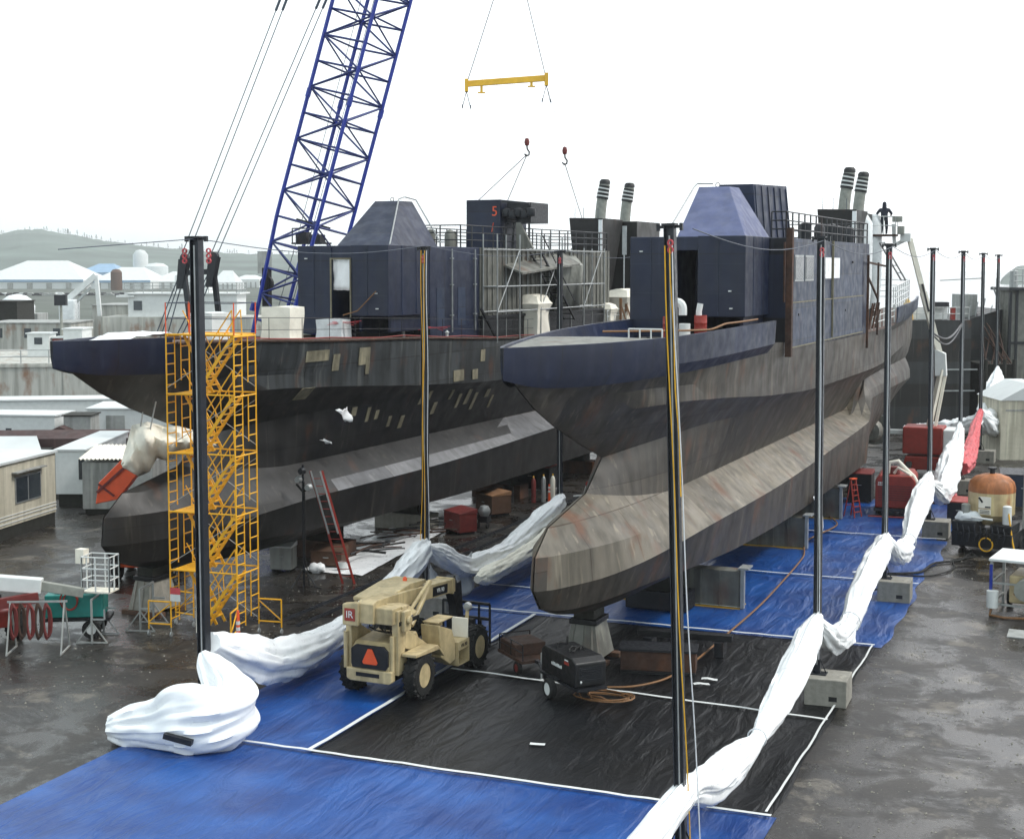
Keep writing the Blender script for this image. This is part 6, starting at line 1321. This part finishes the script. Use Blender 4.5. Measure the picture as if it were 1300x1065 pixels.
for k, (p0, p1, lab) in enumerate((((176, 528), (181, 508), 'left thin pole with white flag sticking up out of the canvas'), ((188, 532), (196, 510), 'right thin pole sticking up out of the canvas'))):
    z = 54.6; X, Y = polar(p0[0], z); X1, Y1 = polar(p1[0], z); g = MB(); g.bar((X, Y, 13-(p0[1]+14-338)*z/1880), (X1, Y1, 13-(p1[1]-338)*z/1880), .03)
    if k == 0: g.hexa([(X1-.1, Y1, 8.0), (X1+.15, Y1, 8.1), (X1+.15, Y1+.05, 8.1), (X1-.1, Y1+.05, 8.0), (X1-.15, Y1, 8.25), (X1+.1, Y1, 8.35), (X1+.1, Y1+.05, 8.35), (X1-.15, Y1+.05, 8.25)])
    tag(g.build('pole', 'galv'), lab, 'pole')

# ------------------------------------------------------------ site trailers, sheds and barges on the left
def cf(name, label, cat, px0, px1, z, rz=0, group=None):
    """empty facing the camera side; local x to the right, width returned"""
    X, Y = polar(px0, z); t = thing(name, label, cat, (X, Y, 0), YAW+rz, group); return t, (px1-px0)/1880*z
t = thing('site_trailer', 'pale site trailer with a sliding window at the left edge', 'site trailer', (-49.3, 60.2, 0), R(10), 'site trailers')
MB().bx(-3.3, 0, -13, 0, .6, 3.62).build('wall', 'siding', t, bevel=.02)
MB().hexa([(-3.4, -13.1, 3.622), (.1, -13.1, 3.622), (.1, .1, 3.622), (-3.4, .1, 3.622), (-3.4, -13.1, 3.74), (.1, -13.1, 3.74), (.1, .1, 3.74), (-3.4, .1, 3.74)]).build('roof', 'roofw', t)
MB().bx(-3.2, -.05, -12.9, -.05, 0, .6).build('skirting', 'skirt', t)
g = MB(); g.bx(.0, .05, -3.85, -1.5, 1.6, 2.9); wf = g.build('window', 'galv', t); g = MB(); g.bx(.051, .06, -3.78, -2.75, 1.67, 2.83); g.bx(.051, .06, -2.65, -1.57, 1.67, 2.83); g.build('pane', 'glass', wf)
g = MB(); g.bx(.0, .3, -4.1, -1.3, 3.1, 3.16); g.build('window_hood', 'siding2', t)
g = MB(); 
for z in (.75, .95, 1.1): g.bx(.0, .03, -13, 0, z, z+.04)
g.build('trim', 'whitep', t)
t, w_ = cf('site_trailer', 'plain white trailer end between the window trailer and the grey shed', 'site trailer', 66, 104, 79.5, 0, 'site trailers')
MB().bx(0, w_, 0, 9, .7, 3.05).build('wall', 'siding2' if False else 'whitep', t); MB().bx(-.08, w_+.08, -.08, 9.1, 3.052, 3.14).build('roof', 'roofw', t); MB().bx(.1, w_-.1, .15, 8.9, 0, .698).build('skirting', 'skirt', t); MB().bx(w_-.35, w_-.02, -.03, 0, 1.5, 2.6).build('window', 'glass', t)
t, w_ = cf('tool_shed', 'small grey shed with corrugated roof left of the bow bulb', 'shed', 100, 190, 77, 0)
g = MB(); g.bx(0, w_, 0, 3, .3, 2.75)
g.build('wall', 'siding2', t); g = MB(); rows = [[(-.15+i*.075, y, 2.95+.05*math.sin(i*2.2)+(.35 if y > 1 else 0)) for i in range(int((w_+.3)/.075))] for y in (-.2, 3.2)]; g.grid(rows); g.build('roof', 'cream', t, solid=.02); MB().bx(.1, w_-.1, .1, 2.9, 0, .298).build('skirting', 'skirt', t)
t, w_ = cf('long_shed', 'long low shed with dark brown roof and yellow board under the eaves', 'shed', -60, 172, 88, R(4))
MB().bx(0, w_, 0, 4, 0, 1.9).build('wall', 'siding2', t); g = MB(); g.prism([(-.5, 2.05), (-.45, 2.15), (2.0, 3.0), (4.5, 2.3), (4.5, 2.1), (2, 2.6)], -.3, w_+.3, 'X'); g.build('roof', 'brownroof', t); MB().bx(4.3, w_-.5, -.12, -.02, 1.55, 1.98).build('fascia_board', 'ylw2', t)
MB().bx(-.35, w_+.35, -.62, -.5, 1.98, 2.75).build('parapet', 'brownroof', t)
t, w_ = cf('flat_roof_annex', 'low annex with pale blue-white roof behind the window trailer', 'shed', -60, 46, 84, R(3)); MB().bx(0, w_, 0, 3, 0, 2.3).build('wall', 'skirt', t); MB().hexa([(-.1, -.1, 2.32), (w_+.1, -.1, 2.32), (w_-1, 3, 2.9), (-.1, 3, 2.9), (-.1, -.1, 2.4), (w_+.1, -.1, 2.4), (w_-1, 3, 2.98), (-.1, 3, 2.98)]).build('roof', 'roofw', t)
t, w_ = cf('site_trailer', 'long white trailer in front of the barge wall, its roof rising to the right', 'site trailer', -80, 72, 99, R(-6), 'site trailers')
MB().bx(0, w_, 0, 3.2, .6, 3.0).build('wall', 'whitep', t); MB().bx(-.1, w_+.1, -.1, 3.3, 3.02, 3.12).build('roof', 'roofw', t); MB().bx(0.1, w_-.1, .1, 3, 0, .598).build('skirting', 'skirt', t); MB().bx(w_-3.4, w_-3.0, -.03, 0, 1.8, 2.2).build('window', 'glass', t)
t, w_ = cf('site_trailer', 'white trailer with grey doors behind the brown-roofed shed', 'site trailer', 108, 230, 103, R(2), 'site trailers')
MB().bx(0, w_, 0, 5.2, .6, 3.0).build('wall', 'whitep', t); MB().bx(-.1, w_+.1, -.1, 5.3, 3.02, 3.12).build('roof', 'roofw', t); MB().bx(1.3, 2.6, -.04, 0, .7, 2.6).build('door', 'siding2', t); MB().bx(0.1, w_-.1, .1, 5, 0, .598).build('skirting', 'skirt', t)
t, w_ = cf('site_trailer', 'third white trailer with long sloping roof behind the others', 'site trailer', -60, 150, 110, R(8), 'site trailers')
MB().bx(0, w_, 0, 3.2, .6, 2.9).build('wall', 'whitep', t); MB().bx(-.1, w_+.1, -.1, 3.3, 2.92, 3.02).build('roof', 'roofw', t)
t, w_ = cf('tool_shed', 'small dark gabled shed between the white trailers', 'shed', 56, 110, 97, 0)
MB().bx(1.0, w_, .4, 2.5, 0, 3.1).build('wall', 'siding2', t); MB().bx(.9, w_+.1, .3, 2.6, 3.12, 3.2).build('roof', 'skirt', t); g = MB(); g.prism([(-.2, 2.0), (1.0, 2.55), (2.2, 2.0)], -.6, 1.0, 'Y'); g.build('porch_roof', 'brownroof', t)
# barge with long pale side
def barge():
    X0, Y0 = polar(-120, 120); t = thing('barge', 'long pale grey barge side with rust streaks behind the trailers', 'barge', (X0, Y0, 0), R(33)); 
    MB().bx(0, 62, 0, 22, 0, 5.0).build('hull', 'bargew', t); g = MB(); rail(g, [(0, .2, 5.0), (62, .2, 5.0)], 1.1, .04, 2, 2.2); g.build('railing', 'galv', t)
    g = MB()
    for k in range(12): g.bx(2+k*5.1, 2.15+k*5.1, -.06, 0, .3, 4.9)
    g.bx(0, 62, -.1, 0, 4.7, 4.9); g.build('fender', 'bargew', t); g = MB(); g.bx(24, 24.25, -.35, -.05, 0, 2.0); g.bx(32, 32.3, -.35, -.05, .3, 2.4); g.build('fender_post', 'dred', t)
    g = MB(); g.bx(26, 34, 5, 5.5, 5.0, 5.01)
    return t
barge()
def deckbox(px0, px1, z, Z0, Z1, depth, label, m_='whitep', roof='roofw', win=0, name='deck_cabin', cat='cabin'):
    t, w_ = cf(name, label, cat, px0, px1, z); MB().bx(0, w_, 0, depth, Z0, Z1).build('wall', m_, t); MB().bx(-.12, w_+.12, -.12, depth+.12, Z1+.01, Z1+.12).build('roof', roof, t)
    for k in range(win): MB().bx(w_*(k+.5)/win-.35, w_*(k+.5)/win+.35, -.04, 0, Z0+.55*(Z1-Z0), Z0+.85*(Z1-Z0)).build('window', 'glass', t)
    return t
deckbox(34, 62, 131, 5.0, 7.0, 2, 'small white cabin on the barge deck at the left', win=1)
deckbox(66, 80, 131.5, 5.0, 6.6, 2, 'narrow maroon and white locker on the barge beside the white cabin', 'dred')
deckbox(80, 104, 131, 5.0, 7.4, 3, 'pale box with white lid on the barge next to the left bow tip')
deckbox(-20, 90, 150, 4, 7.2, 8, 'long grey low cabin with small blue windows across the barge', 'bargew', 'siding2', 3)
deckbox(118, 250, 165, 3, 8.6, 9, 'pale grey deckhouse block behind the left bow', 'bargew', 'siding2', 0)
deckbox(-20, 22, 165, 6, 9.0, 6, 'dark machinery house at the far left above the barge', 'skirt', 'skirt', 0)
t, w_ = cf('storage_tank', 'rounded white wrapped tank at the far left behind the barge', 'tank', -6, 36, 175); g = MB(); g.lathe([(2.0, 7.4), (2.05, 8.2), (1.7, 9.0), (1.0, 9.5), (0, 9.7)], (2.0, 2, 0), 20); g.build('shell', 'film', t, smooth=50); MB().bx(-1, 5, 0, 4, 0, 7.4).build('base', 'siding2', t)
# knuckle crane on the barge
t, w_ = cf('deck_crane', 'white knuckle crane folded on the barge behind the left bow', 'crane', 85, 125, 160)
MB().bx(-.9, .9, 0, 2, 5, 9.4).build('pedestal', 'film', t, bevel=.2); g = MB(); g.beam((-.4, 1, 9.2), (3.0, 1, 12.0), .5, .6); g.beam((3.0, 1, 12.0), (3.3, 1, 7.6), .4, .45); g.build('jib', 'whitep', t); g = MB(); g.beam((.6, 1, 8.9), (2.4, 1, 10.7), .25); g.build('cylinder', 'galv', t)
t, w_ = cf('mast', 'thin pale mast with a dark box on top behind the left bow tip', 'mast', 78, 80, 140); g = MB(); g.bar((0, 0, 4), (0, 0, 10.2), .13, 8); g.build('pole', 'duct', t); MB().bx(-.55, .55, -.3, .3, 9.3, 10.3).build('box', 'dark_steel', t)
def harbour_boat():
    t, w_ = cf('work_vessel', 'white harbour vessel with wheelhouse and railed upper deck behind the crane gantry', 'boat', 158, 300, 158)
    MB().bx(-2.5, w_+4, 0, 7, 0, 7.6).build('hull', 'bargew', t)
    g = MB(); g.bx(.3, w_, .5, 6, 7.6, 10.0); g.bx(0, w_+.4, .2, 6.3, 10.0, 10.15); g.build('superstructure', 'whitep', t)
    MB().bx(.9, 1.8, .45, .5, 8.3, 9.3).build('window', 'glass', t); g = MB(); rail(g, [(0, .4, 10.15), (w_, .4, 10.15), (w_, 6, 10.15)], 1.1, .035, 3, 1.0); g.build('railing', 'galv', t)
    g = MB(); g.bx(5, 8.5, 2, 5, 10.15, 12.0); g.build('bridge', 'whitep', t); g = MB(); g.bar((7, 3, 12), (7, 3, 14.5), .1); g.build('mast', 'galv', t)
    g = MB(); g.bx(-.9, 1.0, .2, 3, 9.7, 9.9); g.build('canopy', 'whitep', t)
    g = MB(); g.prism([(5.2, 12.2), (6, 13.2), (7, 13.6), (8, 12.2)], 2, 2.4, 'Y'); 
    return t
harbour_boat()
def hip_hall(px0, px1, z, H, eave, depth, label, roof='roofw', wall='whitep', stripe=None):
    t, w_ = cf('warehouse', label, 'warehouse', px0, px1, z, 0, 'white warehouses on the far shore'); ez = eave
    g = MB(); g.bx(0, w_, 0, depth, -1, ez); g.build('wall', wall, t)
    g = MB(); q = .33*w_; v = [(0, 0, ez), (w_, 0, ez), (w_, depth, ez), (0, depth, ez), (q, depth*.5, H), (w_-q*.85, depth*.5, H)]; g.add(v, [(0, 1, 5, 4), (1, 2, 5), (2, 3, 4, 5), (3, 0, 4)]); g.build('roof', roof, t)
    if stripe: MB().bx(-.05, w_+.05, -.6, -.05, ez-1.0, ez+.3).build('stripe', stripe, t)
    for k in range(5): MB().bx(w_*(.12+.18*k), w_*(.12+.18*k)+w_*.05, -.5, -.05, 0, 3.4).build('door', 'siding2', t)
hip_hall(-30, 107, 850, 16.2, 5.0, 60, 'widest white warehouse with a blue eaves stripe below the hill', stripe='pale_blue')
hip_hall(116, 192, 850, 12.4, 4.6, 50, 'second white warehouse, right of the widest one', stripe='pale_blue')
hip_hall(190, 246, 870, 9.8, 4.0, 50, 'third low white warehouse behind the crane gantry')
hip_hall(100, 150, 960, 14.6, 9.0, 40, 'blue-roofed hall behind the white warehouses', roof='pale_blue', wall='pale_blue')
hip_hall(268, 300, 830, 10.5, 3.2, 26, 'small white pointed hall right of the thick post', wall='whitep')
hip_hall(296, 330, 900, 7.6, 5.0, 26, 'low flat white hall far right on the shore, beside the crane boom')
for i, (px, z, r_, H, lab) in enumerate(((149, 800, 3.0, 11.5, 'brown storage silo in front of the second warehouse'), (180, 990, 5, 24, 'pale tall silo above the second warehouse'), (200, 900, 7, 15, 'round white tank right of the tall silo'))):
    X, Y = polar(px, z); g = MB(); g.lathe([(r_, -1), (r_, H*.85), (r_*.6, H*.97), (0, H)], n=20); o = g.build('silo', 'brown' if i == 0 else 'roofw', None, smooth=40); o.location = (X, Y, 0); tag(o, lab, 'silo')
t, w_ = cf('billboard', 'grey square screen on the far shore just left of the crane boom', 'sign board', 328, 346, 500); MB().bx(0, w_, 0, .6, 10.5, 18).build('panel', 'siding2', t); MB().bx(w_*.45, w_*.55, .1, .5, 0, 10.5).build('pole', 'dark_steel', t)
for i in range(26):   # parked cars along the far quay, a few pixels each
    px = -5+i*6.5+random.uniform(-2, 2); z = 640+random.uniform(-8, 8); X, Y = polar(px, z); L_ = 4.4
    g = MB(); g.prism([(-2.2, .3), (-2.2, .9), (-1.4, 1.0), (-.9, 1.5), (.8, 1.5), (1.4, 1.0), (2.2, .85), (2.2, .3)], -.85, .85, 'Y'); o = g.build('parked_car', random.choice(('dark_steel', 'whitep', 'siding2', 'black')), None, bevel=.1); o.location = (X, Y, .1); o.rotation_euler = (0, 0, YAW+R(random.uniform(-8, 8)+(0 if i % 3 else 90))); tag(o, 'tiny parked car on the far shore in front of the white warehouses', 'car', 'cars parked on the far shore')
# trees along the ridge of the hill
def ridge_tree(kind):
    t = thing('ridge_tree', 'small dark conifer on the ridge of the far hill', 'tree', (0, 0, -50), 0, 'trees on the far ridge'); g = MB(); random.seed(kind)
    H = 9; 
    for k in range(70):
        q = random.random()**.8; a = random.random()*6.28; r_ = (1-q)*2.6*random.uniform(.3, 1.1); z = 1.2+q*(H-1.2); s = .8; g.add([(r_*math.cos(a), r_*math.sin(a), z), (r_*math.cos(a)+s*random.uniform(.4, 1), r_*math.sin(a)+s*random.uniform(-.6, .6), z-.5), (r_*math.cos(a)+random.uniform(-.5, .5), r_*math.sin(a)+s, z+.7)], [(0, 1, 2)])
    g.build('crown', 'hiland', t, fix=False); MB().lathe([(.22, 0), (.05, H*.8)], n=6).build('trunk', 'brown', t); return t
rt = [ridge_tree(k) for k in (1, 2, 3)]
random.seed(11); dg = None
hill = [o for o in bpy.data.objects if o.name == 'hills'][0]; hv = [v.co for v in hill.data.vertices]
n_ = 0
for i in range(110):
    px = random.choice((random.uniform(-20, 120), random.uniform(100, 420))); k = random.choice((11, 12, 13)); ci = int((px+400)/3); v = hv[k*367+ci]
    src = rt[i % 3]
    if i < 3: o = src; o.location = (v.x, v.y, v.z-.5)
    else: o = dup(src, (v.x, v.y, v.z-.5), random.random()*6, 'small dark conifer on the ridge of the far hill')
    s = random.uniform(.35, .95); o.scale = (s*1.1, s*1.1, s)

# ------------------------------------------------------------ right background: dark vessel, tower, container
def dark_barge():
    t, w_ = cf('dark_vessel', 'dark steel vessel side closing the far end of the bay', 'vessel', 1130, 1236, 118, R(4))
    MB().bx(0, w_, 0, 14, 0, 8.7).build('hull', 'dark_hull', t)
    g = MB(); g.bx(4.5, 7, -.12, -.05, 3.0, 3.1); g.bx(4.5, 7.2, -.1, 0, 4.7, 4.8); g.build('rubbing_bar', 'galv', t)
    g = MB(); rail(g, [(1.2, .3, 8.7), (w_-.1, .3, 8.7)], 1.0, .03, 2, 1.1); g.build('railing', 'galv', t)
    MB().bx(2.5, 5.4, 2, 6, 8.7, 9.7).build('hatch_house', 'whitep', t); MB().bx(3.9, 5.3, 1.4, 3, 9.72, 10.1).build('winch', 'dark_steel', t); MB().lathe([(0, 8.7), (.5, 8.7), (.4, 9.8), (.15, 10.3), (0, 10.4)], (1.9, 1.5, 0), 10).build('cowl', 'ylw2', t)
    MB().bx(5.2, 5.5, .5, .9, 8.7, 9.7).build('post', 'red', t)
dark_barge()
t, w_ = cf('work_vessel', 'grey vessel bow with masts beyond the dark vessel', 'vessel', 1214, 1268, 124, R(-3)); g = MB(); g.hexa([(0, 0, 0), (w_, .5, 0), (w_, 9, 0), (0, 9, 0), (-.3, -.3, 8.2), (w_+.3, .4, 9.4), (w_+.3, 9, 9.4), (-.3, 9, 8.2)]); g.build('hull', 'dark_hull', t)
MB().bx(.8, 2.2, 2, 5, 8.3, 10.6).build('wheelhouse', 'siding2', t)
g = MB()
for k in range(7): g.bar((-.5+k*.55, 1, 8.0), (-.4+k*.6, 1, 9.7+.3*(k % 3)), .05)
g.bar((-1.2, 1, 11.8), (2.5, 1, 12.0), .05); g.bar((3.2, 1, 11.3), (4.5, 1, 8), .06); g.bar((3.5, 1, 9), (3.5, 1, 12), .05); g.build('mast', 'galv', t)
t, w_ = cf('timber_pier', 'dark cluttered pier end between the far posts and the grey tower', 'pier', 1250, 1290, 118, 0); MB().bx(0, w_, 0, 5, 0, 5.2).build('deck', 'skirt', t); g = MB()
for k in range(12): g.bar((.2+k*.2, .5, 5.2), (random.uniform(0, 2.4), 1.5, random.uniform(6, 9)), .06)
g.build('gear', 'rustm', t)
for k in range(4): MB().bar((.1+k*.75, -.25, 0), (.1+k*.75, -.25, 5.6), .16, 8).build('pile', 'skirt', t)
t, w_ = cf('steel_tower', 'grey steel tower with railed top at the right edge', 'tower', 1284, 1340, 122, 0); MB().bx(0, w_, 0, 4, 0, 11.0).build('shaft', 'grey_steel', t); MB().bx(-.45, w_, -.5, 4.2, 11.0, 11.25).build('platform', 'dark_steel', t)
g = MB(); rail(g, [(.0, -.3, 11.25), (w_, -.3, 11.25)], 1.5, .04, 3, .7); g.lathe([(.35, 11.25), (.35, 12.6), (0, 12.7)], (.3, .6, 0), 10); g.build('railing', 'galv', t); g = MB(); g.bx(-.3, -.1, -.3, .0, 5.5, 10.9); g.bx(.3, .5, -.1, .0, 2, 11); g.bx(0, w_, -.14, -.02, 6.6, 6.8); g.build('frame', 'dark_steel', t)
t, w_ = cf('equipment_shelter', 'beige shelter with sloping roof at the right edge below the grey tower', 'shelter', 1274, 1330, 99, 0); MB().bx(0, w_, 0, 5, 0, 4.0).build('wall', 'siding', t); g = MB(); g.prism([(-.08, 4.01), (1.9, 5.1), (w_+.1, 5.1), (w_+.1, 4.01)], -.1, 5.1, 'Y'); g.build('roof', 'roofw', t); g = MB(); g.bx(.3, w_, -.03, 0, 3.3, 3.4); g.build('trim', 'siding2', t)

# loose grit and small stones on the yard
def gravel():
    random.seed(5); g = MB()
    for i in range(5200):
        if i % 2: x, y = random.uniform(-6.9, 1), random.uniform(33, 75)
        else: x, y = random.uniform(-42, -24.8), random.uniform(33, 70)
        r = random.choice((.012, .018, .025, .04))*random.uniform(.7, 1.3); a = random.random()*6
        p = [(x+r*math.cos(a+k*2.09), y+r*math.sin(a+k*2.09), .002) for k in range(3)]+[(x+r*.2, y, r*.8)]
        g.add(p, [(0, 2, 1), (0, 1, 3), (1, 2, 3), (2, 0, 3)])
    o = g.build('gravel', 'concrete', None, fix=False); o['kind'] = 'stuff'; o['label'] = 'loose grit and small stones scattered on the wet yard'; o['category'] = 'gravel'
gravel()

# ------------------------------------------------------------ air: wet haze over the harbour
def haze():
    g = MB(); g.bx(-3600, 2100, -80, 4010, -4, 90); m = bpy.data.materials.new('haze_air'); m.use_nodes = True; nt = m.node_tree; nt.nodes.clear()
    o = N(nt, 'ShaderNodeOutputMaterial'); v = N(nt, 'ShaderNodeVolumePrincipled'); v.inputs['Color'].default_value = (.97, .99, 1, 1); v.inputs['Density'].default_value = .0002; v.inputs['Anisotropy'].default_value = .2
    nt.links.new(v.outputs[0], o.inputs['Volume']); ob = g.build('haze', m); ob['kind'] = 'stuff'
haze()
